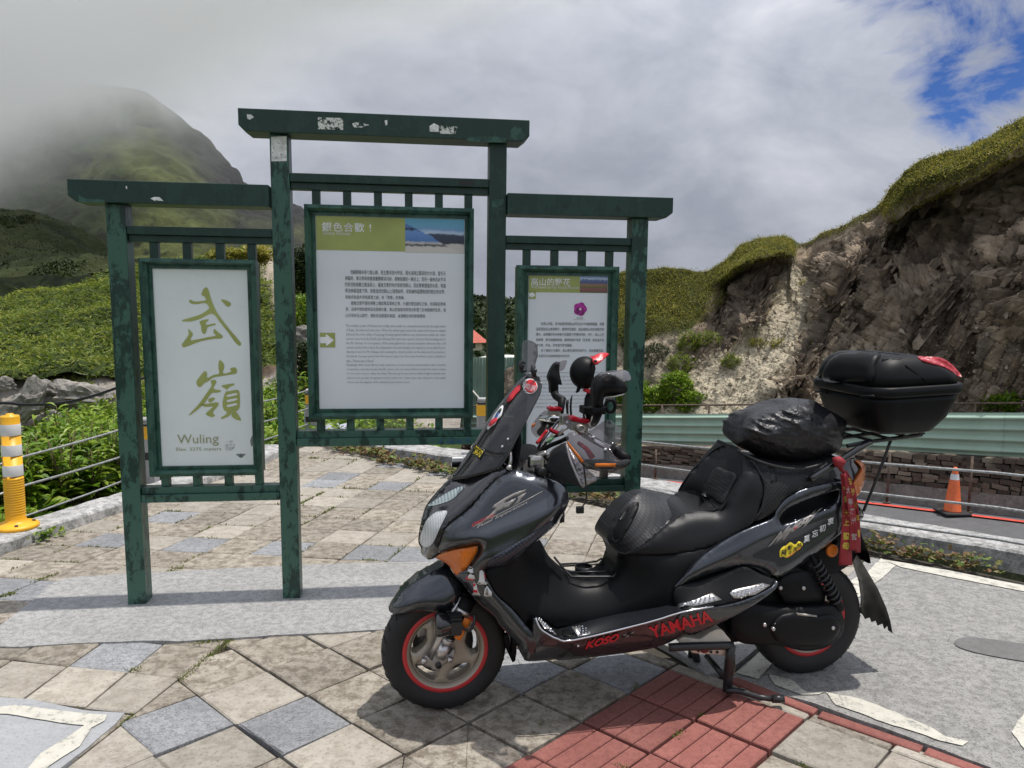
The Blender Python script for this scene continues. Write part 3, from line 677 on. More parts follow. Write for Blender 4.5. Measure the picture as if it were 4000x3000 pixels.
def scatter_on(P, dens_mask, k, rng):
    """random points on the patch grid, weighted by cell area and mask"""
    A = np.linalg.norm(np.cross(P[1:, :-1]-P[:-1, :-1], P[:-1, 1:]-P[:-1, :-1]), axis=-1)*dens_mask[:-1, :-1]
    pr = A.ravel()/A.sum(); c = rng.choice(len(pr), k, p=pr); i, j = np.unravel_index(c, A.shape); u, v = rng.random(k)[:, None], rng.random(k)[:, None]
    return P[i, j]*(1-u)*(1-v)+P[i+1, j]*u*(1-v)+P[i+1, j+1]*u*v+P[i, j+1]*(1-u)*v, i, j

def vcol_mat(name, rough=0.95, bs=(6, 30), bstr=(0.8, 0.04), nmix=(0.55, 1.35), scale=3.0, stretch=None):
    m, t, b = newmat(name); a = N(t, 'ShaderNodeVertexColor'); a.layer_name = 'zone'
    n1_ = noise_tex(t, scale, 8, 0.68, 'Position', 0.4, stretch); n2_ = noise_tex(t, bs[0], 8, 0.7, 'Position', 0.3, stretch)
    f = ramp(t, math_(t, 'ADD', math_(t, 'MULTIPLY', n1_, 0.5), math_(t, 'MULTIPLY', n2_, 0.5)), [(0.33, (nmix[0],)*3), (0.5, (0.95,)*3), (0.68, (nmix[1],)*3)]).outputs[0]
    L(t, mixc(t, 1.0, a.outputs['Color'], f, 'MULTIPLY'), b.inputs['Base Color']); b.inputs['Roughness'].default_value = rough; b.inputs['Specular IOR Level'].default_value = 0.2
    bump(t, b, math_(t, 'ADD', n2_, math_(t, 'MULTIPLY', noise_tex(t, bs[1], 6, 0.7, 'Position', 0.2, stretch), 0.5)), *bstr); return m

# ---- right: the cut rock slope with its turf cap
ridge = pl([(2250, 1120), (2430, 1062), (2520, 1052), (2600, 1046), (2680, 1052), (2750, 1060), (2800, 1030), (2880, 975), (2960, 935), (3040, 922), (3090, 926), (3105, 952), (3150, 945), (3220, 905), (3300, 872), (3400, 822), (3460, 775), (3480, 730), (3540, 665), (3600, 628), (3700, 592), (3800, 566), (3860, 535), (3930, 495), (4000, 455), (4150, 380), (4400, 300), (4800, 240), (6600, 60)])
rb = lambda x: float(np.interp(x, WX, LV['rail']))+70
def scx(X, Y): return (X-np.interp(Y, [930, 1030, 1220, 1350, 1560, 1700], [3122, 3112, 3082, 2950, 2770, 2650]))/np.interp(Y, [930, 1030, 1220, 1350, 1560], [45, 48, 75, 120, 250])
def D_cliff(X, T, Y):
    base = np.interp(X, WX, WD)+1.2
    lean = np.interp(X, [2250, 2700, 2950, 3150, 3300, 3500, 4000, 4800], [4.0, 3.6, 4.2, 5.0, 3.6, 2.2, 1.6, 1.5])
    D = base + lean*T**1.15
    nx = X/3050*15; ny = Y/3050*15
    # the dark crag under its turf hood, and the big hollow to the right
    crag = np.exp(-((X-2960)/120)**2)*np.exp(-((Y-1130)/150)**2); D -= 0.75*crag
    rib = np.exp(-(((X-3180)+(Y-1250)*0.52)/75)**2)*np.clip((T-0.02)*6, 0, 1)*np.clip((0.93-T)*8, 0, 1); D -= 0.85*rib
    hollow = np.exp(-((X-3560)/190)**2)*np.exp(-((Y-870)/150)**2); D += 0.8*hollow
    chute = np.exp(-scx(X, Y)**2)*np.clip((0.9-T)*5, 0, 1)
    D += 0.35*chute
    D -= 0.9*np.clip((X-3800)/300, 0, 1)*np.exp(-((Y-900)/330)**2)
    hood = np.interp(X, [2790, 2840, 3070, 3098, 3440, 3490, 4000, 4300], [0.0, 1.0, 1.0, 0.0, 0.0, 1.0, 1.1, 0.6])
    tl = np.interp(X, [2790, 2880, 3080, 3440, 3520, 3700, 4000], [0.84, 0.86, 0.87, 0.86, 0.80, 0.83, 0.86])
    D += hood*0.55*np.clip((T-tl+0.30)/0.12, 0, 1)*(T < tl+0.03)
    D -= hood*0.75*np.clip((T-tl+0.015)/0.03, 0, 1)*np.clip((1.03-T)*10, 0, 1)
    return D
def hash1(a, k=0):
    n = (np.asarray(a).astype(np.int64)*374761393+k*668265263) & 0xffffffff; n = ((n ^ (n >> 13))*1274126177) & 0xffffffff; return ((n ^ (n >> 16)) & 0xffff)/65535.0
def blocks(P, ang, fv, fu, wob, seed):
    """bedding layers broken into blocks: returns step height 0..1 and the block's random value"""
    ca, sa_ = math.cos(math.radians(ang)), math.sin(math.radians(ang)); Q = P+wob*np.stack([fbm(P*0.8+k*9.1, 3, seed+k) for k in range(3)], -1)
    U = Q[..., 0]*ca+Q[..., 2]*sa_; V_ = -Q[..., 0]*sa_+Q[..., 2]*ca+0.5*Q[..., 1]; v = V_*fv; iv = np.floor(v); u = U*fu+hash1(iv, seed)*7.0; iu = np.floor(u); r_ = hash1(iv*131+iu, seed+5)
    edge = np.minimum((v-iv), 0.25)/0.25*np.minimum(np.minimum(u-iu, 1-(u-iu)), 0.1)/0.1
    return (0.35+0.65*(v-iv))*(0.3+0.7*r_)*(0.5+0.5*edge), r_
def amp_cliff(P, X, T, Y):
    b1, r1 = blocks(P, 62, 1.5, 0.55, 0.35, 3); b2, r2_ = blocks(P, 66, 4.2, 1.3, 0.18, 9); b3, r3 = blocks(P, 58, 9.0, 3.0, 0.10, 14)
    big = fbm(P*0.42, 4, 5); fine = fbm(P*4.5, 4, 8, 0.6)
    chute = np.exp(-scx(X, Y)**2); rk = np.interp(X, [2300, 2780, 2860, 4000], [0.30, 0.40, 1, 1])*(1-0.85*chute)*np.interp(T, [0, 0.30, 0.45], [0.55, 0.8, 1])
    tf = np.clip((np.interp(X, [2250, 2430, 2700, 2790, 2880, 3080, 3120, 3440, 3520, 3700, 4000], [0.5, 0.5, 0.62, 0.80, 0.84, 0.85, 0.95, 0.94, 0.79, 0.82, 0.85])-T)*14, 0, 1)
    return ((1.0*b1+0.50*b2+0.22*b3-0.8)*rk + 0.55*big + 0.09*fine)*(0.10+0.90*tf)+(1-tf)*0.10*fbm(P*1.6, 3, 61)
def zone_cliff(P, X, T, Y):
    n = fbm(P*0.9, 4, 31); n2 = fbm(P*2.5, 4, 33)
    rock = np.array([0.23, 0.185, 0.14]); dark = np.array([0.07, 0.058, 0.048]); scree = np.array([0.42, 0.37, 0.275]); brown = np.array([0.36, 0.28, 0.20]); turf = np.array([0.045, 0.055, 0.018])
    b2, r2_ = blocks(P, 66, 4.2, 1.3, 0.18, 9); b1, r1 = blocks(P, 62, 1.5, 0.55, 0.35, 3)
    C = rock + (brown-rock)*np.clip(n*1.2+0.4+(r2_-0.5)*1.2, 0, 1)[..., None]; C = C*(0.45+1.05*r1)[..., None]
    C = C + (dark-C)*np.clip(n2*1.5+0.1, 0, 1)[..., None]*0.7
    k = np.exp(-scx(X, Y)**2)*np.clip((0.93-T)*9, 0, 1)*np.interp(Y, [900, 1000], [0.5, 1])
    k = np.clip(k*2.3+n2*0.5-0.3, 0, 1)*np.clip((3290-X+(1400-Y)*0.2)/120, 0, 1)
    low = np.clip((Y-1180-np.abs(X-3380)*0.3)/260, 0, 1)*np.interp(X, [3150, 3300, 3900], [0, 0.55, 0.35]); k = np.maximum(k, np.clip(low+n*0.8-0.25, 0, 0.55))
    lf = np.clip((2760-X)/120, 0, 1)*np.clip((Y-1250)/150, 0, 1); k = np.maximum(k, np.clip(lf+n2*0.8-0.2, 0, 0.8))
    C = C + (scree-C)*k[..., None]
    g = np.clip((T-np.interp(X, [2300, 2700, 2800, 3100, 3110, 3440, 3490, 4000], [0.45, 0.55, 0.82, 0.86, 0.95, 0.94, 0.84, 0.87]))*14, 0, 1)
    return C + (turf-C)*g[..., None]
M_cliff = vcol_mat('cut_rock', 0.92, (4.5, 22), (0.55, 0.06), (0.35, 1.7), 1.6)
cl_o, CP, CX, CT, CY = patch('rock_slope', np.concatenate([np.linspace(2250, 4400, 480), np.linspace(4410, 6600, 160)]), ridge, rb, D_cliff, 300, M_cliff, amp_cliff, 1, zone_cliff, smooth=False, kind='structure')
# the back of the ridge, so that the cap is not a paper edge
top = CP[:, -1]; bk = []
for k in range(8): q = top.copy(); q[:, 1] += k*1.6; q[:, 0] += k*1.0; q[:, 2] -= 0.10*k+0.04*k*k; bk.append(q)
bk = np.stack(bk, 1); idx = np.arange(bk.shape[0]*8).reshape(-1, 8)
F = np.stack([idx[:-1, :-1], idx[1:, :-1], idx[1:, 1:], idx[:-1, 1:]], -1).reshape(-1, 4)
np_mesh('ridge_top', bk.reshape(-1, 3), F, simple('ridge_turf', (0.06, 0.075, 0.022), 0.95, vs=2, coord='Position'), smooth=True, kind='structure')
g = np.clip((CT-np.interp(CX, [2250, 2430, 2700, 2780, 2850, 2900, 3070, 3100, 3120, 3440, 3490, 3700, 4000], [0.35, 0.5, 0.60, 0.66, 0.78, 0.86, 0.87, 0.89, 0.96, 0.945, 0.82, 0.83, 0.86])+fbm(CP*1.1, 3, 77)*0.03)*30, 0, 1)
rgt = np.random.default_rng(21)
Cc, ii, jj = scatter_on(CP, g, 120000, rgt)
Cc = Cc + rgt.normal(0, 0.03, Cc.shape)
V, F = blades(Cc, rgt.uniform(0.03, 0.075, len(Cc)), 0.26, 0.30, 22, 0.1, np.array([-0.15, -0.25, 0.25]))
np_mesh('ridge_turf', V, F, M_turf, kind='stuff', label='thick mat of green and yellow turf overhanging the rock slope', cat='turf')
Cc, ii, jj = scatter_on(bk, np.ones(bk.shape[:2])*np.linspace(1, 0.1, 8)[None, :]**2, 16000, rgt)
V, F = blades(Cc, rgt.uniform(0.03, 0.085, len(Cc)), 0.2, 0.6, 23, 0.2)
np_mesh('ridge_grass', V, F, M_turf, kind='stuff', label='grass along the skyline of the rock ridge', cat='grass')
g = np.clip((CT-np.interp(CX, [2250, 2430, 2700, 2780, 2850, 2900, 3070, 3100, 3120, 3440, 3490, 3700, 4000], [0.35, 0.5, 0.60, 0.66, 0.78, 0.86, 0.87, 0.89, 0.96, 0.945, 0.82, 0.83, 0.86]))*30, 0, 1)
ksc = np.exp(-scx(CX, CY)**2)+0.35*np.clip((CY-1200)/250, 0, 1); ksc *= np.clip((0.93-CT)*9, 0, 1)*np.interp(CX, [2450, 2700, 3900, 4300], [0.3, 1, 1, 0])
Cs, ii, jj = scatter_on(CP, ksc, 6000, rgt); q8 = np.array([(-1, -1, -1), (1, -1, -1), (1, 1, -1), (-1, 1, -1), (-.6, -.7, 1), (.7, -.6, 1), (.6, .7, 1), (-.7, .6, 1)], float); n_ = len(Cs)
sz = rgt.uniform(0.006, 0.018, n_)*np.where(rgt.random(n_) > 0.95, 2.6, 1.0); an = rgt.uniform(0, 6.28, n_); B = q8[None]*np.stack([sz*rgt.uniform(.7, 1.6, n_), sz, sz*rgt.uniform(.35, .9, n_)], 1)[:, None, :]; B = B+rgt.normal(0, 0.2, B.shape)*sz[:, None, None]
ca_, sa_ = np.cos(an)[:, None], np.sin(an)[:, None]; B = np.stack([B[..., 0]*ca_-B[..., 1]*sa_, B[..., 0]*sa_+B[..., 1]*ca_, B[..., 2]+B[..., 0]*0.4], -1)
V = (Cs[:, None, :]+B).reshape(-1, 3); f6 = np.array([(0, 3, 2, 1), (4, 5, 6, 7), (0, 1, 5, 4), (1, 2, 6, 5), (2, 3, 7, 6), (3, 0, 4, 7)]); F = (np.arange(n_)[:, None, None]*8+f6[None]).reshape(-1, 4)
def scree_mat():
    m, t, b = newmat('scree_stone'); g_ = N(t, 'ShaderNodeNewGeometry'); r = ramp(t, g_.outputs['Random Per Island'], [(0, (0.16, 0.13, 0.09)), (0.4, (0.30, 0.255, 0.18)), (1, (0.44, 0.39, 0.29))]); L(t, r.outputs[0], b.inputs['Base Color']); b.inputs['Roughness'].default_value = 0.95; return m
np_mesh('scree_stones', V, F, scree_mat(), kind='stuff', label='loose pale stones lying on the scree chute', cat='stones')
msk = (1-np.clip(np.exp(-scx(CX, CY)**2)*1.6, 0, 1))*np.clip((0.97-g)*1.2, 0, 1)*np.interp(CX, [2750, 2850, 3100, 4300, 4600], [0.1, 0.8, 1, 1, 0.2])*np.interp(CT, [0, 0.15, 0.4], [0.25, 0.5, 1])*np.clip(fbm(CP*0.8, 3, 66)*2.5+0.55, 0.05, 1)*(g < 0.3)
Cs, ii, jj = scatter_on(CP, msk, 6500, rgt); n_ = len(Cs); an = np.radians(60+24*fbm(Cs*0.45, 3, 71)+rgt.normal(0, 6, n_)); ln = rgt.uniform(0.05, 0.26, n_)*np.where(rgt.random(n_) > 0.9, 2.4, 1.0); tk = ln*rgt.uniform(0.08, 0.24, n_)+0.012; dpth = rgt.uniform(0.08, 0.22, n_); Cs = Cs+np.array([0.045, 0.055, -0.02])*dpth[:, None]/0.12
B = q8[None]*np.stack([ln, dpth, tk], 1)[:, None, :]*0.5; B = B+rgt.normal(0, 0.10, B.shape)*tk[:, None, None]; tilt = rgt.normal(0.15, 0.25, n_)[:, None]; B = np.stack([B[..., 0], B[..., 1]+B[..., 2]*tilt, B[..., 2]], -1); c_, s_ = np.cos(an)[:, None], np.sin(an)[:, None]
B = np.stack([B[..., 0]*c_-B[..., 2]*s_, B[..., 1], B[..., 0]*s_+B[..., 2]*c_], -1); V = (Cs[:, None, :]+B).reshape(-1, 3); F = (np.arange(n_)[:, None, None]*8+f6[None]).reshape(-1, 4)
def slab_mat():
    m, t, b = newmat('rock_slab'); g_ = N(t, 'ShaderNodeNewGeometry'); r = ramp(t, g_.outputs['Random Per Island'], [(0, (0.075, 0.058, 0.045)), (0.6, (0.165, 0.128, 0.094)), (0.92, (0.23, 0.185, 0.135)), (1, (0.34, 0.29, 0.22))]); n = noise_tex(t, 9, 6, 0.7, 'Position')
    L(t, mixc(t, 1.0, r.outputs[0], ramp(t, n, [(0.3, (0.6, 0.6, 0.6)), (0.7, (1.25, 1.25, 1.25))]).outputs[0], 'MULTIPLY'), b.inputs['Base Color']); b.inputs['Roughness'].default_value = 0.9; b.inputs['Specular IOR Level'].default_value = 0.2; bump(t, b, n, 0.5, 0.03); return m
np_mesh('rock_slabs', V, F, slab_mat(), kind='stuff', label='splintered slabs of bedded rock standing out of the cut face', cat='rock')
# bushes at the foot of the slope and patches on the scree
spots = [(2480, 1540, 70, 75, M_green, 2200), (2560, 1560, 80, 60, M_green, 2600), (2640, 1530, 70, 80, M_green, 2400), (2700, 1570, 60, 50, M_green, 1500), (2420, 1560, 70, 70, M_green, 1800), (2690, 1350, 45, 50, M_bush, 800), (2760, 1330, 55, 40, M_bush, 900), (2660, 1420, 55, 45, M_bush, 800), (2560, 1400, 60, 60, M_dleaf, 1300), (2480, 1330, 60, 80, M_dleaf, 1500), (3140, 1090, 25, 16, M_turf, 160), (3020, 1330, 26, 20, M_turf, 200), (2960, 1340, 36, 20, M_turf, 250), (2860, 1420, 40, 26, M_bush, 420), (3950, 1570, 60, 40, M_green, 1200), (3880, 1560, 50, 34, M_green, 900), (4080, 1560, 70, 50, M_green, 1200), (3180, 1310, 20, 14, M_turf, 140), (2360, 1540, 70, 80, M_green, 1500)]
names = {}
BL = {(2480, 1540): 'bright green leafy bush just right of the end sign post', (2560, 1560): 'bright green bush behind the railing left of the black bag', (2640, 1530): 'fullest bright green bush on the slope, above the green barrier', (2700, 1570): 'low bright green bush at the right end of its row above the barrier', (2420, 1560): 'bright green bush partly behind the end sign post', (2360, 1540): 'bright green bush between the last board and the end sign post', (3950, 1570): 'leafy bush right of the top case behind the barrier', (3880, 1560): 'small leafy bush close to the back of the top case', (4080, 1560): 'leafy bush at the photo edge behind the barrier',
      (2690, 1350): 'yellow green tuft on the scree, middle of three above the bright bushes', (2760, 1330): 'yellow green tuft highest of three above the bright bushes', (2660, 1420): 'yellow green tuft lowest of three above the bright bushes', (2860, 1420): 'yellow green tuft on the scree above the black bag', (2560, 1400): 'dark shrub directly above the row of bright bushes', (2480, 1330): 'dark shrub beside the end sign post, under the turf',
      (3140, 1090): 'tiny grass tuft near the top of the scree chute', (3020, 1330): 'small grass tuft in the middle of the scree chute', (2960, 1340): 'flat grass tuft left of another in the scree chute', (3180, 1310): 'tiny grass tuft by the rock rib above the top case'}
for (x, y, rx, ry, mat, n) in spots:
    D = float(np.interp(x, WX, WD))+1.2; i = int(np.argmin(np.abs(CX[:, 0]-x))); j = int(np.argmin(np.abs(CY[i]-y))); c = CP[i, j]; D = c[1]; k_ = D/3050
    q = rgt.normal(0, 1, (n, 3)); q /= np.linalg.norm(q, axis=1)[:, None]; q *= (0.55+0.45*rgt.random(n)**0.5)[:, None]
    lump = 1+0.35*fbm(q*2.2+x, 3, 5); pos = c + q*np.array([rx, rx*0.7, ry])*k_*lump[:, None]
    V, F = blades(pos, rgt.uniform(0.05, 0.13, n), 0.42 if mat is M_green else 0.25, 0.45, int(x)); 
    lab = {M_green: 'leafy bright green bush at the foot of the rock slope', M_bush: 'small yellow green tuft growing on the pale scree', M_dleaf: 'dark shrub in the shade of the rock slope', M_turf: 'tiny grass tuft on the pale scree'}[mat]
    lab = BL.get((x, y), lab)
    np_mesh('slope_bush' if mat in (M_green, M_dleaf) else 'grass_tuft', V-0, F, mat, label=lab, cat='bush' if mat in (M_green, M_dleaf) else 'tuft', group={M_green: 'bushes along the foot of the rock slope', M_bush: 'tufts on the scree', M_dleaf: 'dark shrubs on the slope', M_turf: 'grass tufts on the scree'}[mat])

# ---- left: planted bed, rocky bank, slope of dwarf bamboo
M_bank = vcol_mat('earth_bank', 0.95, (5, 25), (0.8, 0.06), (0.5, 1.5), 2.0)
bank_top = pl([(-900, 1430), (-200, 1470), (0, 1490), (300, 1450), (500, 1470), (640, 1440), (900, 1500), (1100, 1450), (1300, 1500), (1800, 1600)])
bank_bot = pl([(-2600, 3450), (-900, 2540), (0, 2085), (300, 1930), (600, 1850), (1000, 1760), (1130, 1745), (1300, 1760), (1800, 1820)])
def D_bank(X, T, Y):
    g0 = np.interp(X, [-2600, -900, 0, 600, 1130, 1800], [2.1, 3.5, 5.25, 6.6, 8.0, 9.5]); D = g0 + (12.5-g0)*np.clip(T/0.62, 0, 1)**0.9 + np.clip((T-0.62)/0.38, 0, 1)*1.6; return D
def amp_bank(P, X, T, Y): return 0.35*fbm(P*0.8, 4, 41)*np.clip(T*3, 0, 1)+0.25*np.abs(fbm(P*np.array([1.2, 1.5, 2.2]), 5, 43))*np.clip((T-0.6)*6, 0, 1)
def zone_bank(P, X, T, Y):
    n = fbm(P*1.2, 4, 45); grass = np.array([0.05, 0.075, 0.02]); scr = np.array([0.33, 0.30, 0.26]); br = np.array([0.14, 0.10, 0.07])
    k = np.clip((T-0.60)*10, 0, 1)*np.clip((0.99-T)*14, 0, 1); k = np.clip(k*1.25+n*0.7-0.2, 0, 1)*k; C = grass+(br-grass)*np.clip((T-0.55)*6, 0, 1)[..., None]; return C+(scr-C)*k[..., None]
_, BP, BX, BT, BY = patch('planted_bank', np.linspace(-2600, 1800, 360), bank_top, bank_bot, D_bank, 120, M_bank, amp_bank, 1, zone_bank, smooth=False, kind='structure')
moor_top = pl([(-1200, 1260), (-400, 1180), (0, 1148), (150, 1122), (300, 1092), (400, 1066), (500, 1048), (600, 1030), (700, 1010), (850, 985), (960, 965), (1040, 958), (1100, 975), (1170, 1060), (1230, 1120), (1400, 1300), (1800, 1500)])
def D_moor(X, T, Y): return np.interp(X, [-1200, 0, 600, 1200, 1800], [13.0, 13.4, 14.0, 14.5, 16])+15*T**1.5
def amp_moor(P, X, T, Y): return (0.75*fbm(P*0.33, 4, 51)+0.42*np.abs(fbm(P*1.15, 3, 53)))*np.interp(T, [0, 0.06, 1], [0.5, 1, 1])
def zone_moor(P, X, T, Y):
    n = fbm(P*0.8, 4, 55); g_ = np.array([0.045, 0.065, 0.018])*np.ones(P.shape); scr = np.array([0.34, 0.29, 0.23])
    k = np.exp(-((X-1080-(Y-1150)*0.35)/38)**2)*np.clip((1-T)*6, 0, 1); return g_+(scr-g_)*np.clip(k*1.6+n*0.3-0.2, 0, 1)[..., None]
M_moor = vcol_mat('moor_soil', 0.95, (3, 15), (0.6, 0.06), (0.5, 1.4), 1.2)
_, MP, MX, MT, MY = patch('moor_slope', np.linspace(-2600, 1800, 380), moor_top, lambda x: bank_top(x)+14, D_moor, 110, M_moor, amp_moor, 1, zone_moor, kind='structure')
rl = np.random.default_rng(31)
mk = 1-np.exp(-((MX-1080-(MY-1150)*0.35)/42)**2); mk *= np.interp(MX, [-1200, -500, -200, 1250, 1300], [0.15, 0.3, 1, 1, 0.4])
Cc, ii, jj = scatter_on(MP, mk, 120000, rl); Cc += rl.normal(0, 0.04, Cc.shape)
V, F = blades(Cc, rl.uniform(0.08, 0.19, len(Cc)), 0.26, 0.35, 32, 0.15)
np_mesh('dwarf_bamboo', V, F, M_bush, kind='stuff', label='dense dwarf bamboo covering the low slope behind the rocks', cat='bamboo')
# yellowish tops near the crest between the sign posts
# rocks in the bank
M_rock = stone_mat('pale_rock', (0.15, 0.14, 0.125), (0.36, 0.335, 0.30), (0.07, 0.064, 0.057), 0.5, 5, 0.9, (0.6, 0.5), 0.8)
def boulder(x, y, w, h, D, seed, label, tilt=0.5, mat=None, dk=0.5):
    p = dp(x, y, D); k = D/3050; bm = bmesh.new(); bmesh.ops.create_icosphere(bm, subdivisions=4, radius=1)
    for v in bm.verts:
        q = np.array(v.co); l = fbm(np.array([q[0]*0.9+tilt*q[2], q[1], q[2]*2.2])*1.3+seed*5.7, 4, seed); st = abs(fbm(np.array([q[0]*2.2+q[2]*3.8*tilt, q[1]*2, q[2]*1.2])*1.6+seed, 4, seed+9)); s_ = 1+0.45*l-0.32*st
        v.co = Vector((q[0]*w*k*s_/2 - q[2]*h*k*tilt*0.35, q[1]*w*k*dk*s_/2, q[2]*h*k*s_/2))
    me = bpy.data.meshes.new('boulder'); bm.to_mesh(me); bm.free(); me.materials.append(mat or M_rock)
    o = bpy.data.objects.new('boulder', me); o.location = p; link(o); tag(o, label, 'rock', 'rocks in the bank behind the plants'); return o
boulder(60, 1615, 190, 260, 12.3, 1, 'tall slanting pale rock behind the yellow delineator post', -0.9)
boulder(190, 1540, 120, 120, 12.8, 2, 'pale rock lump right of the slanting rock, under the bamboo slope')
boulder(330, 1560, 250, 150, 12.9, 3, 'broad pale rock face crossed by the black cable beside the first sign post', 0.6)
boulder(215, 1640, 70, 80, 12.3, 4, 'small pale rock below the black cable', 0.2)
boulder(20, 1500, 80, 60, 12.9, 5, 'small rock at the foot of the bamboo at the photo edge', 0.2)
boulder(1185, 1325, 110, 120, 12.0, 6, 'grey brown boulder seen between the second sign post and the middle panel', 0.3)
boulder(1990, 1520, 90, 170, 20.0, 7, 'brown boulder seen between the third sign post and the last panel', -0.3, stone_mat('brown_rock', (0.20, 0.15, 0.11), (0.36, 0.29, 0.22), (0.10, 0.08, 0.06), 0.5, 4, 0.9, (0.6, 0.5), 0.8))
# low leafy plants on the bank (mass) and single plants by the cable fence
mk = np.clip((0.66-BT)*8, 0, 1)*np.interp(BX, [-900, -300, -100, 1250, 1350, 1800], [0.1, 0.5, 1, 1, 0.2, 0])
Cc, ii, jj = scatter_on(BP, mk, 34000, rl); Cc += rl.normal(0, 0.03, Cc.shape); hh = rl.random(len(Cc)); Cc[:, 2] += hh*0.26*np.interp(Cc[:, 1], [5, 8, 13], [1.0, 0.8, 0.6])
V, F = blades(Cc, rl.uniform(0.06, 0.14, len(Cc)), 0.42, 0.35, 33, 0.15)
np_mesh('bank_plants', V, F, M_green, kind='stuff', label='mass of low green leafy plants covering the bank behind the cable fence', cat='plants')
mk = np.clip((BT-0.56)*10, 0, 1)*np.clip(fbm(BP*0.9, 3, 61)*4, 0, 1)*np.interp(BX, [-900, -300, 0, 1250, 1350, 1800], [0.1, 0.5, 1, 1, 0.2, 0])
Cc, ii, jj = scatter_on(BP, mk, 9000, rl); Cc += rl.normal(0, 0.06, Cc.shape)
V, F = blades(Cc, rl.uniform(0.08, 0.18, len(Cc)), 0.26, 0.6, 34, 0.2)
np_mesh('bank_tufts', V, F, M_bush, kind='stuff', label='tufts of bamboo hanging over the rocks of the bank', cat='plants')
def tall_plant(x, y, D, h, seed, big=False, lab=None):
    p = dp(x, y, D); r_ = random.Random(seed); root = empty('leafy_plant', tuple(p)); mb = MB(); ms = MB()
    for s_ in range(5 if not big else 3):
        a = r_.uniform(0, 2*PI); ln = r_.uniform(0.05, 0.22)*h; tip = Vector((math.cos(a)*ln, math.sin(a)*ln, h*r_.uniform(0.7, 1.05))); mid = tip*0.5+Vector((0, 0, 0.06*h))
        ms.tube([(0, 0, -0.05), tuple(mid), tuple(tip)], [0.006, 0.005, 0.003], 5)
        nl = 13 if not big else 5
        for k in range(nl):
            t = (k+1)/nl if not big else r_.uniform(0.05, 0.6); b = Vector((0, 0, 0)).lerp(mid, t*2) if t < 0.5 else mid.lerp(tip, t*2-1)
            aa = r_.uniform(0, 2*PI); el = r_.uniform(-0.1, 0.8); d = Vector((math.cos(aa)*math.cos(el), math.sin(aa)*math.cos(el), math.sin(el))); L_ = r_.uniform(0.10, 0.17)*(1 if not big else 2.0)*(0.55+0.45*(1-t)+0.2)
            sd = d.cross(Vector((r_.uniform(-.3, .3), r_.uniform(-.3, .3), 1))).normalized(); n_ = sd.cross(d)*0.10*L_; w = L_*(0.17 if not big else 0.24)
            mb.add([b, b+d*L_*0.4+sd*w+n_, b+d*L_*0.75+sd*w*0.7, b+d*L_-Vector((0, 0, L_*0.22)), b+d*L_*0.75-sd*w*0.7, b+d*L_*0.4-sd*w+n_, b+d*L_*0.55], [(0, 1, 6), (1, 2, 6), (2, 3, 6), (3, 4, 6), (4, 5, 6), (5, 0, 6)])
    mb.build('foliage', M_green, root); ms.build('stem', M_stem, root)
    tag(root, lab or 'broad leaved green plant low behind the kerb' if big else lab or 'upright leafy green plant with reddish stems behind the cable fence', 'plant', 'broad leaved plants at the kerb' if big else 'leafy plants behind the cable fence')
rp = random.Random(8)
for i in range(46):
    x = rp.uniform(-60, 560); D = rp.uniform(5.3, 7.2) + x*0.0011; z = 0.0; yb = 1500 + CAM_F*0
    q = dp(x, 1500, D); yy = None
    pz = -0.02 - (D-5.3)*0.02; d_ = Vector((q.x, q.y, pz))-CC; zz = d_.dot(CF); y = 1500-CAM_F*d_.dot(CU)/zz
    # keep to the bed: left of the kerb line
    if (kerbL[0][0]+(kerbL[-1][0]-kerbL[0][0])*(q.y-kerbL[0][1])/(kerbL[-1][1]-kerbL[0][1])) - 0.35 < q.x: continue
    tall_plant(x, y, D, rp.uniform(0.30, 0.58), i)
for i, (x, y, D) in enumerate([(385, 1985, 5.9), (270, 2020, 5.7), (180, 2060, 5.4), (440, 1960, 6.1), (60, 2110, 5.15), (330, 1960, 6.0), (500, 1930, 6.3)]): tall_plant(x-60, y, D, 0.20, 100+i, True)
for i, (x, y, D) in enumerate([(1060, 1700, 9.5), (1110, 1690, 9.3), (1180, 1570, 11.0), (1150, 1660, 10), (1090, 1650, 10.5)]): tall_plant(x, y, D, 0.4, 200+i, lab='leafy green plant in the gap between the small white board and the middle board')
# dark conifer and bushes seen between second post and middle panel
def crown(x, y, rx, rz, D, n, mat, label, cat, name, seed, size=(0.1, 0.22)):
    c = dp(x, y, D); k = D/3050; r_ = np.random.default_rng(seed); q = r_.normal(0, 1, (n, 3)); q /= np.linalg.norm(q, axis=1)[:, None]; q *= (0.4+0.6*r_.random(n)**0.5)[:, None]; lump = 1+0.4*fbm(q*2+seed, 3, 5)
    root = empty(name, (c.x, c.y, c.z-rz*k), label=label, cat=cat); pos = q*np.array([rx, rx, rz])*k*lump[:, None]+np.array([0, 0, rz*k])
    V, F = blades(pos, r_.uniform(*size, n), 0.25, 0.3, seed); np_mesh('foliage', V, F, mat, root); mb = MB(); mb.tube([(0, 0, -0.8), (0.03, 0, rz*k*0.7), (0, 0.03, rz*k*1.3)], [0.09, 0.06, 0.02], 6); mb.build('trunk', M_stem, root)
crown(1190, 1075, 75, 105, 19, 3000, M_dleaf, 'dark conifer seen between the second sign post and the middle panel', 'tree', 'conifer', 71)
crown(1185, 1430, 60, 90, 11.5, 1500, M_dleaf, 'dark round shrub below the boulder between the second post and the middle panel', 'shrub', 'shrub', 72, (0.06, 0.14))
crown(1185, 1240, 65, 90, 13.5, 2200, M_green, 'bright green bush above the boulder between the second post and the middle panel', 'bush', 'bush', 73, (0.06, 0.14))
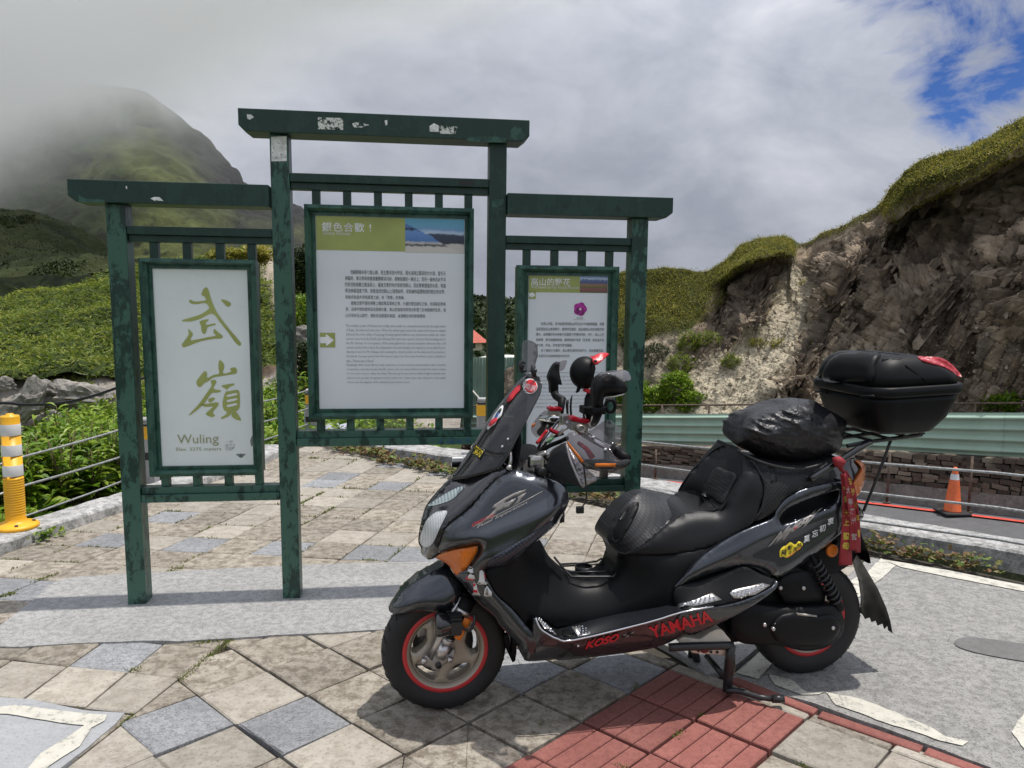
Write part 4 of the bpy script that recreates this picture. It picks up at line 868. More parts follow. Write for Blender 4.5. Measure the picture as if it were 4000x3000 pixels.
crown(1000, 1000, 60, 35, 20, 1500, M_turf, 'yellow green shrub on the crest left of the second sign post', 'shrub', 'shrub', 74)
crown(880, 1010, 60, 36, 20, 1500, M_turf, 'yellow green shrub on the crest seen through the top slats of the small white panel', 'shrub', 'shrub', 75)
# black cable slung across the bank
M_cable = simple('black_cable', (0.018, 0.018, 0.02), 0.45)
mb = MB()
cpts = [(-300, 1590, 11.2), (0, 1572, 11.2), (80, 1578, 11.2), (160, 1577, 11.2), (250, 1570, 11.2), (350, 1548, 11.3), (450, 1515, 11.4), (550, 1478, 11.6), (700, 1420, 12.0)]
for o in (0, 5): mb.tube([dp(x, y+o, D) for x, y, D in smooth_curve(cpts, 4, False)], 0.012, 6)
mb.build('power_cable', M_cable, label='pair of black cables slung across the rocky bank', cat='cable')

# ---- far: misty mountain, dark slope, distant wooded hill
M_mtn = vcol_mat('mountain_grass', 0.95, (0.35, 1.4), (0.9, 1.4), (0.5, 1.45), 0.11)
def mountain(name, top, bot, D0, D1, xs, amp_, seed, colfn, nt=110, pw=1.3):
    D = lambda X, T, Y: D0+(D1-D0)*T**pw
    am = lambda P, X, T, Y: amp_*(fbm(P*0.012*150/D0, 6, seed)*1.0+0.5*(0.4-np.abs(fbm(P*np.array([0.05, 0.03, 0.03])*150/D0, 5, seed+3)))+0.16*(0.4-np.abs(fbm(P*0.16*150/D0, 4, seed+7))))*np.clip((1-T)*8, 0.15, 1)
    return patch(name, xs, top, bot, D, nt, M_mtn, am, 1, colfn, seed, kind='structure')
mt_top = pl([(-1500, 420), (-500, 360), (0, 330), (250, 330), (400, 335), (500, 350), (560, 362), (640, 418), (700, 460), (770, 525), (850, 640), (900, 705), (960, 735), (1010, 748), (1060, 800), (1120, 850), (1160, 880), (1210, 950), (1300, 1040), (1500, 1180), (1800, 1300)])
ga = np.array([0.036, 0.05, 0.016]); gb = np.array([0.015, 0.022, 0.011]); gc = np.array([0.095, 0.11, 0.035]); gr = np.array([0.026, 0.026, 0.028])
def col_m(P, X, T, Y):
    n = fbm(P*0.012, 5, 81); n2 = fbm(P*0.05, 4, 83); st = fbm(np.stack([X*0.006+Y*0.0052, X*0, X*0], -1)+n[..., None]*0.35, 3, 85)
    C = ga+(gc-ga)*np.clip(st*2.6+0.3, 0, 1)[..., None]; C = C+(gb-C)*np.clip(n2*2.2-0.1, 0, 1)[..., None]*0.85
    lf = np.clip((330+(Y-600)*0.30-X)/110+n*0.6, 0, 1); C = C+(gb*1.3-C)*(lf*0.8)[..., None]          # heath on the left flank
    n3 = fbm(P*0.20, 4, 86); n4 = fbm(P*0.03, 3, 84); C = C+(gb*0.7-C)*(np.clip(n3*5-0.7+n4*1.5, 0, 1)*np.clip((900-X)/200, 0, 1))[..., None]*0.9
    gl = np.exp(-((X-(430+(Y-560)*0.62)+n*90)/42)**2)+0.8*np.exp(-((X-(620+(Y-640)*0.80)+n*70)/60)**2); C = C+(gc*1.15-C)*np.clip(gl*np.clip((Y-560)/120, 0, 1), 0, 1)[..., None]*0.9
    r_ = np.clip(((X-640)+(1000-Y)*0.50-150)/150, 0, 1)*np.clip(0.85+n*1.2, 0, 1); return C+(gr-C)*r_[..., None]
mountain('misty_mountain', mt_top, lambda x: 1250, 300, 560, np.linspace(-2600, 1800, 540), 26.0, 91, col_m, 220)
dk_top = pl([(-1500, 700), (-300, 780), (0, 815), (120, 835), (220, 880), (330, 950), (430, 1010), (520, 1060), (640, 1130), (760, 1210), (900, 1300), (1100, 1350)])
def col_d(P, X, T, Y):
    n = fbm(P*0.05, 5, 87); n2 = fbm(P*0.16, 4, 88); C = np.array([0.035, 0.047, 0.016])+(np.array([0.065, 0.078, 0.025])-np.array([0.035, 0.047, 0.016]))*np.clip(n*1.6+0.4, 0, 1)[..., None]; return C+(np.array([0.02, 0.028, 0.013])-C)*np.clip(n2*3.2-0.4, 0, 1)[..., None]
_, DP, DX, DT, DY = mountain('dark_spur', dk_top, lambda x: 1230, 85, 175, np.linspace(-2600, 1100, 380), 7.0, 95, col_d, 150)
mk = np.clip(fbm(DP*0.10, 5, 88)*4-0.9, 0, 1)*np.interp(DX, [-1500, -400, -100, 1000], [0.02, 0.2, 1, 1])
Cc, ii, jj = scatter_on(DP, mk+0.02*np.interp(DX, [-1500, -400, -100, 1000], [0.02, 0.2, 1, 1]), 40000, rl); V, F = blades(Cc, rl.uniform(0.16, 0.42, len(Cc)), 0.6, 0.5, 36)
np_mesh('spur_scrub', V, F, M_dleaf, kind='stuff', label='dark scrub dotted over the steep mountain spur', cat='scrub')
hl_top = pl([(1300, 1110), (1700, 1150), (1850, 1155), (1905, 1160), (1950, 1163), (2000, 1165), (2040, 1165), (2200, 1165), (2500, 1165)])
_, HP, HX, HT, HY = mountain('wooded_hill', hl_top, lambda x: 1700, 40, 75, np.linspace(1100, 2500, 160), 1.6, 99, lambda P, X, T, Y: np.array([0.022, 0.032, 0.014])+np.zeros(P.shape)+0.02*np.clip(fbm(P*0.3, 4, 5), 0, 1)[..., None], 80)
Cc, ii, jj = scatter_on(HP, np.ones(HP.shape[:2]), 12000, rl); V, F = blades(Cc, rl.uniform(0.3, 0.8, len(Cc)), 0.6, 0.5, 37)
np_mesh('hill_forest', V, F, M_dleaf, kind='stuff', label='dark forest on the distant hill seen between the sign posts', cat='forest')

# ---- cloud hanging on the mountain (a real volume)
def mist():
    m = bpy.data.materials.new('drifting_mist'); m.use_nodes = True; t = m.node_tree; t.nodes.clear(); o = N(t, 'ShaderNodeOutputMaterial')
    v = N(t, 'ShaderNodeVolumePrincipled'); v.inputs['Color'].default_value = (0.985, 0.988, 0.995, 1); v.inputs['Anisotropy'].default_value = 0.0
    g = N(t, 'ShaderNodeNewGeometry').outputs['Position']; sx = N(t, 'ShaderNodeSeparateXYZ'); L(t, g, sx.inputs[0])
    n = noise_tex(t, 0.016, 6, 0.62, 'Position', 0.8)
    # denser towards the top and towards the left flank
    hgt = math_(t, 'MULTIPLY', math_(t, 'SUBTRACT', math_(t, 'MULTIPLY', math_(t, 'DIVIDE', sx.outputs['Z'], sx.outputs['Y']), 430.0), 55.0), 1/60.0)
    lft = math_(t, 'MULTIPLY', math_(t, 'ADD', math_(t, 'DIVIDE', sx.outputs['X'], sx.outputs['Y']), 0.50), -2.0)
    e = math_(t, 'ADD', math_(t, 'ADD', math_(t, 'MULTIPLY', hgt, 0.75), lft), math_(t, 'MULTIPLY', math_(t, 'SUBTRACT', n, 0.5), 3.0))
    r = ramp(t, e, [(0.05, (0.012,)*3), (0.35, (0.05,)*3), (0.62, (0.26,)*3), (1.05, (1, 1, 1))])
    L(t, math_(t, 'MULTIPLY', r.outputs[0], 0.012), v.inputs['Density']); L(t, v.outputs[0], o.inputs['Volume']); return m
MISTM = mist()
mb = MB(); mb.box(-420, 40, 95, 545, 14, 150); mist_o = mb.build('mist', MISTM, kind='stuff', label='cloud drifting over the top of the green mountain', cat='cloud')

# ---- things beyond the platform
M_lilac = simple('cabinet_paint', (0.40, 0.41, 0.50), 0.5, vs=3, var=0.03); M_hoard = simple('hoarding_green', (0.26, 0.37, 0.30), 0.55, vs=3, var=0.06)
M_wht = simple('white_roof_sheet', (0.68, 0.67, 0.62), 0.6, var=0.05); M_tile = simple('roof_red', (0.42, 0.09, 0.06), 0.7, vs=4); M_cream = simple('cream_wall', (0.62, 0.55, 0.42), 0.8)
p = dp(1290, 1790, 9.4); t = empty('equipment_cabinet', tuple(p), 0.15, label='pale lilac metal cabinet behind the lower edge of the middle sign panel', cat='cabinet')
k = 9.4/3050; mb = MB(); mb.box(-0.30, 0.18, 0, 0.45, -0.3, 0.36, 0.008); mb.build('cabinet_body', M_lilac, t); mb = MB(); mb.box(-0.30, -0.155, -0.01, 0.46, 0.362, 0.60, 0.006); mb.build('raised_hood', M_lilac, t)
mb = MB(); mb.box(-0.125, 0.155, -0.012, 0.002, -0.22, 0.32); mb.build('door', M_lilac, t)
p = dp(1780, 1640, 21.5); t = empty('green_hoarding', tuple(p), 0.1, label='green corrugated hoarding seen between the middle panel and the third sign post', cat='hoarding')
for k in range(9):
    mb = MB(); x0 = -0.9+k*0.33; rings = []
    for z in (-0.5, 1.75): rings.append([Vector((x0+u_*0.32, 0.03*math.sin(u_*4*2*PI), z)) for u_ in np.linspace(0, 1, 17)])
    mb.loft(rings, cap=False, closed_ring=False); mb.build('sheet_panel', M_hoard, t)
mb = MB(); mb.tube([(0.2, -0.05, 1.1), (1.1, -0.05, 0.1)], 0.03, 6); mb.build('brace', M_wht, t)
p = dp(1950, 1460, 24.0); t = empty('site_cabin', tuple(p), -0.3, label='white roofed site cabin partly hidden behind the third sign post', cat='cabin')
mb = MB(); mb.box(-0.55, 1.2, 0, 1.2, -1.2, 0.22); mb.build('wall', M_cream, t); mb = MB(); mb.box(-0.62, 1.3, -0.1, 1.3, 0.225, 0.50, 0.01); mb.build('roof', M_wht, t); mb = MB(); mb.box(-0.35, 0.05, -0.012, 0.0, -0.6, 0.1); mb.build('window', simple('cabin_window', (0.08, 0.09, 0.1), 0.2), t)
p = dp(1818, 1332, 45.0); t = empty('red_roof_house', tuple(p), 0.5, label='small cream house with red roof on the far wooded hill', cat='house')
mb = MB(); mb.box(-1.3, 0.70, -0.8, 0.8, -0.5, 0.0); mb.build('wall', M_cream, t)
mb = MB(); mb.add([(-1.6, -1.05, -0.05), (1.0, -1.05, -0.05), (1.0, 1.05, -0.05), (-1.6, 1.05, -0.05), (-1.2, 0, 0.62), (0.55, 0, 0.62)], [(0, 1, 5, 4), (1, 2, 5), (2, 3, 4, 5), (3, 0, 4), (3, 2, 1, 0)]); mb.build('roof', M_tile, t)
mb = MB(); mb.box(-0.3, 0.25, -0.815, -0.80, -0.38, -0.1); mb.build('window', simple('house_window', (0.05, 0.05, 0.06), 0.2), t)

# ---- stone bollards with yellow bands, and the cables strung between them
M_boll = stone_mat('bollard_stone', (0.33, 0.33, 0.33), (0.42, 0.42, 0.42), (0.24, 0.24, 0.24), 0.6, 60, 0.8, (0.5, 0.5)); M_yel = simple('yellow_band', (0.80, 0.42, 0.03), 0.45, var=0.06); M_blk = simple('black_band', (0.02, 0.02, 0.022), 0.5)
M_wire = simple('steel_cable', (0.30, 0.31, 0.31), 0.5, metal=0.5, vs=60, var=0.2)
def bollard(p, w, h, label, rz=0.2):
    t = empty('stone_bollard', tuple(p), rz, label=label, cat='bollard', group='stone bollards of the cable fence')
    mb = MB(); mb.box(-w/2, w/2, -w/2, w/2, -0.05, h-0.035, 0.008); mb.build('shaft', M_boll, t); mb = MB(); mb.box(-w*0.46, w*0.46, -w*0.46, w*0.46, h-0.033, h, 0.01); mb.build('cap', M_boll, t)
    for z0, z1, m in ((h-0.16, h-0.06, M_yel), (h-0.055, h-0.037, M_blk), (h*0.42, h*0.42+0.06, M_blk)):
        mb = MB(); e = w/2+0.002; mb.box(-e, e, -e, e, z0, z1); mb.build('band', m, t)
    return t
bollard(gp(578, 1903), 0.15, 0.56, 'grey stone bollard with yellow band between the first sign post and the small white panel')
bollard(gp(1885, 1812), 0.105, 0.62, 'grey stone bollard with yellow band between the middle panel and the third sign post')
bollard(dp(1218, 1735, 8.6), 0.12, 0.62, 'grey stone bollard half hidden by the left edge of the middle sign panel')
def cables(name, ends, label, r=0.0085):
    t = empty(name, tuple(ends[0][0]), label=label, cat='cable fence'); o = Vector(ends[0][0])
    for pts in ends:
        mb = MB(); q = [Vector(p)-o for p in pts]; out = []
        for i in range(len(q)-1):
            for j in range(8): s_ = j/8; v = q[i].lerp(q[i+1], s_); v.z -= 0.02*math.sin(PI*s_)*(q[i+1]-q[i]).length/3; out.append(v)
        out.append(q[-1]); mb.tube(out, r, 6); mb.build('cable', M_wire, t)
cables('kerbside_cables', [[dp(1885, 1652, 7.05), dp(3900, 1848, 4.42), dp(4600, 1915, 3.9), dp(6300, 2090, 2.9)], [dp(1885, 1722, 7.05), dp(3900, 1983, 4.42), dp(4600, 2075, 3.9), dp(6300, 2340, 2.9)], [dp(1885, 1790, 7.05), dp(3900, 2108, 4.42), dp(4600, 2220, 3.9), dp(6300, 2560, 2.9)]], 'three steel cables strung low along the far kerb behind the scooter')
cables('bank_cables', [[dp(-300, 1905, 4.5), dp(84, 1786, 5.05), dp(578, 1645, 6.15), dp(1060, 1562, 7.6), dp(1218, 1520, 8.6)], [dp(-300, 2030, 4.5), dp(93, 1897, 5.05), dp(578, 1750, 6.15), dp(1060, 1640, 7.6), dp(1218, 1590, 8.6)], [dp(-300, 2150, 4.5), dp(101, 2016, 5.05), dp(578, 1840, 6.15), dp(1060, 1710, 7.6), dp(1218, 1650, 8.6)]], 'three steel cables strung between bollards in front of the green plants')

# ---- yellow delineator post on the kerb
M_dy = simple('delineator_yellow', (0.82, 0.42, 0.015), 0.42, vs=7, var=0.06); M_dw = simple('delineator_white', (0.74, 0.74, 0.74), 0.45, var=0.04)
p = gp(66, 2102); D = p.y; kk = D/3050; t = empty('delineator_post', (p.x, p.y, 0.07), label='yellow flexible delineator post with white bands bolted to the kerb', cat='delineator post')
zpx = lambda y: (2102-y)*kk*1.02
mb = MB(); prof = [(0.128, 0.0), (0.128, 0.016), (0.12, 0.024), (0.075, 0.034), (0.062, 0.045), (0.056, 0.065), (0.056, 0.085)]
z = 0.09
z1 = zpx(1905)
while z < z1: prof += [(0.0545, z), (0.0575, z+0.004), (0.0575, z+0.009), (0.0545, z+0.0125)]; z += 0.0155
prof += [(0.054, z1+0.002), (0.053, zpx(1663)), (0.050, zpx(1658)), (0.022, zpx(1655)), (0.02, zpx(1650)), (0.012, zpx(1650))]
mb.lathe(prof, 32); mb.build('post_body', M_dy, t)
for a, b in ((1894, 1851), (1814, 1771), (1734, 1690)):
    mb = MB(); mb.lathe([(0.0555, zpx(a)), (0.0562, zpx(a)+0.002), (0.0558, zpx(b)-0.002), (0.0552, zpx(b))], 32, cap=False); mb.build('white_band', M_dw, t)
for a in (0.6, 2.2, 3.9, 5.3):
    mb = MB(); mb.lathe([(0.0, 0.03), (0.010, 0.029), (0.012, 0.02)], 10, Matrix.Translation((0.095*math.cos(a), 0.095*math.sin(a), 0.008))); mb.build('bolt', M_rust, t)

# ================================================================== the green sign stand
SIGN_O = gp(500, 2366); SIGN_Y = 7.62
def lean(v): return Vector((v[0]-0.0135*v[2]*max(0.0, 1-v[0]/1.75)-0.0*v[2], v[1], v[2]))
def green_mat(name, patchy=0.5, base=(0.008, 0.036, 0.026), worn=(0.055, 0.15, 0.108), dark=(0.006, 0.014, 0.011)):
    m, t, b = newmat(name)
    n = noise_tex(t, 9, 9, 0.72, 'Position', 0.3, (1.6, 1.6, 0.8)); n2 = noise_tex(t, 26, 7, 0.7, 'Position', 0.2, (1.3, 1.3, 0.7)); n3 = noise_tex(t, 150, 3, 0.6, 'Position')
    w = ramp(t, n, [(0.52-0.10*patchy, (0, 0, 0)), (0.54-0.06*patchy, (1, 1, 1))]).outputs[0]
    c = mixc(t, math_(t, 'MULTIPLY', w, patchy), base, worn)
    d = ramp(t, n2, [(0.36, (1, 1, 1)), (0.395, (0, 0, 0))]).outputs[0]; c = mixc(t, math_(t, 'MULTIPLY', d, 0.85), c, dark)
    sp = ramp(t, n3, [(0.70, (0, 0, 0)), (0.735, (1, 1, 1))]).outputs[0]; c = mixc(t, math_(t, 'MULTIPLY', sp, 0.5), c, (0.30, 0.36, 0.32))
    L(t, c, b.inputs['Base Color']); b.inputs['Roughness'].default_value = 0.42; bump(t, b, math_(t, 'ADD', n2, n), 0.15, 0.002); return m
M_sgA = green_mat('sign_green_clean', 0.12); M_sgB = green_mat('sign_green_worn', 0.75); M_sgC = green_mat('sign_frame_green', 0.55, (0.018, 0.062, 0.045), (0.06, 0.155, 0.11))
M_flake = simple('peeled_sticker', (0.80, 0.80, 0.76), 0.7, vs=40, var=0.15)
def flake_mat():
    m, t, b = newmat('torn_paper'); n = noise_tex(t, 42, 8, 0.75, 'Position'); c = ramp(t, n, [(0.46, (0.012, 0.040, 0.030)), (0.50, (0.80, 0.80, 0.75))]).outputs[0]; L(t, c, b.inputs['Base Color']); b.inputs['Roughness'].default_value = 0.7; return m
M_torn = flake_mat()
M_panelw = simple('panel_white', (0.80, 0.83, 0.86), 0.32, vs=2.0, var=0.03); M_panelg = simple('panel_white_glass', (0.82, 0.87, 0.86), 0.28, vs=2.0, var=0.03)
M_olive = simple('print_olive', (0.38, 0.42, 0.13), 0.35, vs=6, var=0.06); M_olive2 = simple('print_olive_pale', (0.36, 0.38, 0.22), 0.35); M_ink = simple('print_ink', (0.07, 0.075, 0.085), 0.5); M_inkg = simple('print_grey', (0.26, 0.28, 0.30), 0.5); M_prw = simple('print_white', (0.86, 0.87, 0.83), 0.4)
stand = empty('sign_stand', tuple(SIGN_O), math.radians(SIGN_Y), label='weathered dark green stand of three framed information boards behind the scooter', cat='information sign')
def sbox(mb, s0, s1, y0, y1, z0, z1): mb.add([lean((x, y, z)) for x in (s0, s1) for y in (y0, y1) for z in (z0, z1)], [(0, 1, 3, 2), (4, 6, 7, 5), (0, 4, 5, 1), (2, 3, 7, 6), (0, 2, 6, 4), (1, 5, 7, 3)])
def sobj(name, s0, s1, y0, y1, z0, z1, mat, bev=0.003, parent=None):
    mb = MB(); sbox(mb, s0, s1, y0, y1, z0, z1); return mb.build(name, mat, parent or stand, bevel=bev)
PW = 0.086
for s0, h, m in ((0.0, 1.952, M_sgB), (0.744, 2.298, M_sgB), (1.779, 2.298, M_sgA), (2.514, 1.948, M_sgB)): sobj('post', s0, s0+PW, 0.0, 0.10, -0.02, h, m)
def beam(s0, s1, z0, z1, c0, c1, m):
    """cap beam with its lower corners cut back"""
    y0, y1 = -0.035, 0.135; mb = MB(); h = z1-z0; k = 0.26*h
    pr = [(s0, z0+k if c0 else z0), (s0+(0.035 if c0 else 0), z0), (s1-(0.035 if c1 else 0), z0), (s1, z0+k if c1 else z0), (s1, z1), (s0, z1)]
    mb.prism(pr, lambda p: lean((p[0], y0, p[1])), lambda p: lean((p[0], y1, p[1]))); return mb.build('cap_beam', m, stand, bevel=0.003)
bc = beam(0.612, 1.972, 2.30, 2.404, True, True, M_sgA); bl_ = beam(-0.145, 0.738, 1.954, 2.056, True, False, M_sgA); br = beam(1.868, 2.716, 1.95, 2.052, False, True, M_sgA)
for s0, s1, zt, zb, lo in ((0.832, 1.777, 2.121, 2.046, 0), (0.088, 0.742, 1.853, 1.781, 0), (1.867, 2.512, 1.848, 1.780, 0)):
    zm = zt-(zt-zb)*0.55; sobj('upper_rail', s0, s1, 0.004, 0.096, zm, zt, M_sgA); sobj('rail_lip', s0, s1, 0.022, 0.078, zb, zm-0.0005, M_sgA, 0.002)
for s0, s1, zt, zb, m in ((0.832, 1.777, 0.862, 0.786, M_sgB), (0.088, 0.742, 0.590, 0.516, M_sgB), (1.867, 2.512, 0.588, 0.522, M_sgA)):
    zm = zb+(zt-zb)*0.52; sobj('lower_rail', s0, s1, 0.004, 0.096, zb, zm, m); sobj('rail_lip', s0, s1, 0.02, 0.080, zm+0.0005, zt, m, 0.002)
FR = {'L': (0.131, 0.662, 0.645, 1.704, 0.186, 0.618, 0.694, 1.656), 'C': (0.893, 1.705, 0.922, 1.976, 0.943, 1.661, 0.973, 1.925), 'R': (1.925, 2.455, 0.645, 1.702, 1.986, 2.402, 0.694, 1.652)}
def slats(k, n, xs_, zt, zb):
    f = FR[k]
    for s in xs_:
        sobj('slat', s-0.019, s+0.019, 0.03, 0.07, f[3], zt, M_sgA, 0.002); sobj('slat', s-0.019, s+0.019, 0.03, 0.07, zb, f[2], M_sgB, 0.002)
slats('C', 6, [0.947, 1.093, 1.240, 1.388, 1.535, 1.680], 2.046, 0.862); slats('L', 4, [0.195, 0.344, 0.494, 0.640], 1.781, 0.590); slats('R', 4, [1.978, 2.122, 2.266, 2.410], 1.780, 0.588)
YF = -0.006
for k in 'LCR':
    s0, s1, z0, z1, a0, a1, b0, b1 = FR[k]; mat = M_sgC; yo, ym, yi, yb = YF+0.012, YF-0.004, YF+0.022, YF+0.05
    # chamfered frame: outer edge, raised ridge, inner edge, per side
    def ring(i0, i1, j0, j1, y): return [(i0, y, j0), (i1, y, j0), (i1, y, j1), (i0, y, j1)]
    rs = [ring(s0, s1, z0, z1, yb+0.01), ring(s0, s1, z0, z1, yo), ring(s0+0.018, s1-0.018, z0+0.018, z1-0.018, ym), ring(a0-0.020, a1+0.020, b0-0.020, b1+0.020, yi-0.004), ring(a0-0.018, a1+0.018, b0-0.018, b1+0.018, yi+0.008), ring(a0-0.001, a1+0.001, b0-0.001, b1+0.001, yi+0.004), ring(a0, a1, b0, b1, yi+0.014)]
    fnames = ('frame_rail', 'frame_stile', 'frame_rail', 'frame_stile')
    for e in range(4):
        mb = MB(); vs = []
        for r_ in rs: vs += [lean(r_[e]), lean(r_[(e+1) % 4])]
        mb.add(vs, [(2*i, 2*i+1, 2*i+3, 2*i+2) for i in range(len(rs)-1)]); mb.build(fnames[e], mat, stand)
    sobj('back_frame', s0+0.004, s1-0.004, yb+0.022, yb+0.075, z0+0.004, z1-0.004, M_sgC, 0.004)
    sobj('back_board', a0-0.012, a1+0.012, yb-0.010, yb+0.012, b0-0.012, b1+0.012, M_blk, 0)
    pn = sobj('board', a0, a1, yi+0.0125, yi+0.035, b0, b1, M_panelg if k == 'L' else M_panelw, 0); FR[k] += (pn, yi+0.0125)
# ---- print: helpers work in the plane of a board
def on_board(k, pts2, off=0.0012): y = FR[k][9]-off; return [lean((p[0], y, p[1])) for p in pts2]
def flat(k, name, poly, mat, off=0.0012):
    n = len(poly); me = bpy.data.meshes.new(name); v = on_board(k, poly, off); me.from_pydata(v, [], [tuple(range(n))]); bm = bmesh.new(); bm.from_mesh(me); bmesh.ops.triangulate(bm, faces=bm.faces[:])
    bm.normal_update()
    for f in bm.faces:
        if f.normal.y > 0: f.normal_flip()
    bm.to_mesh(me); bm.free(); me.materials.append(mat); o = bpy.data.objects.new(name, me); link(o, FR[k][8]); return o
def rect(a0, a1, b0, b1): return [(a0, b0), (a1, b0), (a1, b1), (a0, b1)]
def text_mesh(body, size, res=2, shear=0.0, align='LEFT', spacing=1.0, bold=0.0, fine=0):
    c = bpy.data.curves.new('lettering', 'FONT'); c.body = body; c.size = size; c.resolution_u = res; c.shear = shear; c.align_x = align; c.space_character = spacing; c.offset = bold
    o = bpy.data.objects.new('lettering_tmp', c); COL.objects.link(o); dg = bpy.context.evaluated_depsgraph_get(); me = bpy.data.meshes.new_from_object(o.evaluated_get(dg)); bpy.data.objects.remove(o); bpy.data.curves.remove(c)
    if fine:
        bm = bmesh.new(); bm.from_mesh(me); bmesh.ops.triangulate(bm, faces=bm.faces[:])
        for _ in range(4):
            e = [e for e in bm.edges if e.calc_length() > fine]
            if not e: break
            bmesh.ops.subdivide_edges(bm, edges=e, cuts=1, use_grid_fill=False); bmesh.ops.triangulate(bm, faces=[f for f in bm.faces if len(f.verts) > 3])
        bm.to_mesh(me); bm.free()
    return me
def put_text(me, fn, mat, parent, name='lettering', fit=None):
    """fit=(w,h): scale so the text fills exactly that width/height; fn maps (x, y) to a point"""
    me.name = name; co = np.zeros(len(me.vertices)*3); me.vertices.foreach_get('co', co); co = co.reshape(-1, 3); lo, hi = co.min(0), co.max(0)
    if fit: co[:, 0] = (co[:, 0]-lo[0])*(fit[0]/max(hi[0]-lo[0], 1e-6)); co[:, 1] = (co[:, 1]-lo[1])*(fit[1]/max(hi[1]-lo[1], 1e-6))
    for v, c in zip(me.vertices, co): v.co = fn(c[0], c[1])
    me.materials.clear(); me.materials.append(mat); o = bpy.data.objects.new(name, me); link(o, parent); return o
def board_text(k, body, s, z, w, h, mat, spacing=1.0, bold=0.0, name='lettering', res=2):
    me = text_mesh(body, 1.0, res, spacing=spacing, bold=bold); yv = FR[k][9]-0.0022; return put_text(me, lambda x, y: lean((s+x, yv, z+y)), mat, FR[k][8], name, (w, h))
# sign coordinates from photo pixels
_n = Vector((math.sin(math.radians(SIGN_Y)), -math.cos(math.radians(SIGN_Y)), 0)); _d = Vector((math.cos(math.radians(SIGN_Y)), math.sin(math.radians(SIGN_Y)), 0))
def SP(x, y, dep=0.02):
    d = ray(x, y); o = SIGN_O - _n*dep; t = ((o-CC).dot(_n))/d.dot(_n); p = CC+d*t; s = (p-SIGN_O).dot(_d); z = p.z
    s = (s+0.0135*z) if s < 0 else (s+0.0135*z)/(1+0.0135*z/1.75) if s < 1.75 else s
    return (s, z)
C3 = lambda x, y: SP(x/1.8433, 900+y/1.8433)          # survey sheet 3: the small white board
B3 = lambda pts, n=5: [tuple(p) for p in smooth_curve([C3(*q) for q in pts], n)]
# calligraphy, first character
flat('L', 'brush_stroke', B3([(1448, 462), (1460, 425), (1480, 410), (1497, 425), (1520, 500), (1560, 590), (1640, 700), (1700, 770), (1734, 815), (1720, 830), (1690, 805), (1640, 735), (1580, 660), (1548, 615), (1520, 600), (1500, 605), (1430, 640), (1370, 655), (1315, 655), (1312, 645), (1370, 628), (1440, 605), (1500, 565), (1495, 540), (1470, 522), (1420, 530), (1375, 527), (1357, 508), (1370, 500), (1400, 512), (1455, 508), (1480, 500), (1470, 478)]), M_olive)
flat('L', 'brush_stroke', B3([(1590, 498), (1625, 503), (1655, 520), (1660, 535), (1640, 550), (1618, 535)]), M_olive, 0.0015)
flat('L', 'brush_stroke', B3([(1437, 655), (1500, 640), (1478, 668), (1490, 680), (1540, 670), (1548, 680), (1510, 690), (1490, 700), (1480, 735), (1465, 745), (1450, 730), (1445, 690)]), M_olive, 0.0015)
flat('L', 'brush_stroke', B3([(1352, 712), (1375, 730), (1385, 750), (1370, 790), (1420, 785), (1500, 768), (1550, 758), (1535, 735), (1540, 710), (1570, 735), (1600, 760), (1590, 778), (1530, 782), (1440, 800), (1360, 830), (1320, 842), (1306, 825), (1325, 795), (1355, 750)]), M_olive)
# second character
flat('L', 'brush_stroke', B3([(1577, 935), (1605, 955), (1612, 985), (1605, 1030), (1660, 1018), (1655, 995), (1690, 988), (1705, 1010), (1695, 1032), (1640, 1042), (1580, 1052), (1535, 1060), (1500, 1085), (1470, 1100), (1440, 1128), (1418, 1118), (1412, 1090), (1430, 1060), (1470, 1015), (1488, 1030), (1490, 1062), (1540, 1040), (1575, 1032), (1570, 985)]), M_olive)
flat('L', 'brush_stroke', B3([(1515, 1085), (1545, 1078), (1555, 1095), (1535, 1140), (1590, 1155), (1560, 1170), (1520, 1175), (1470, 1245), (1410, 1300), (1357, 1336), (1375, 1310), (1430, 1250), (1480, 1180), (1520, 1120)]), M_olive, 0.0015)
flat('L', 'brush_stroke', B3([(1500, 1215), (1530, 1205), (1545, 1215), (1515, 1240), (1500, 1235)]), M_olive)
flat('L', 'brush_stroke', B3([(1440, 1255), (1490, 1250), (1560, 1240), (1570, 1260), (1530, 1310), (1545, 1335), (1520, 1345), (1480, 1325), (1500, 1300), (1530, 1270), (1480, 1272)]), M_olive, 0.0015)
flat('L', 'brush_stroke', B3([(1592, 1120), (1630, 1110), (1680, 1103), (1682, 1115), (1650, 1130), (1630, 1160), (1700, 1150), (1722, 1170), (1725, 1260), (1715, 1290), (1690, 1305), (1640, 1310), (1608, 1290), (1600, 1240), (1615, 1180), (1630, 1150), (1610, 1135)]), M_olive)
for yq in (1185, 1222, 1258): flat('L', 'brush_gap', B3([(1632, yq+3), (1660, yq-6), (1700, yq-12), (1704, yq), (1660, yq+12), (1634, yq+14)], 3), M_panelg, 0.0024)
flat('L', 'brush_stroke', B3([(1640, 1305), (1665, 1310), (1650, 1335), (1600, 1358), (1587, 1350), (1620, 1330)]), M_olive, 0.0018)
flat('L', 'brush_stroke', B3([(1675, 1300), (1700, 1310), (1733, 1362), (1725, 1370), (1690, 1360), (1665, 1335)]), M_olive, 0.0015)
a = C3(1275, 1537); b = C3(1572, 1470); board_text('L', 'Wulin', a[0], a[1], C3(1520, 1537)[0]-a[0], b[1]-a[1], M_olive2)
gq = C3(1528, 1553); board_text('L', 'g', gq[0], gq[1], C3(1572, 1500)[0]-gq[0], C3(1550, 1488)[1]-gq[1], M_olive2)
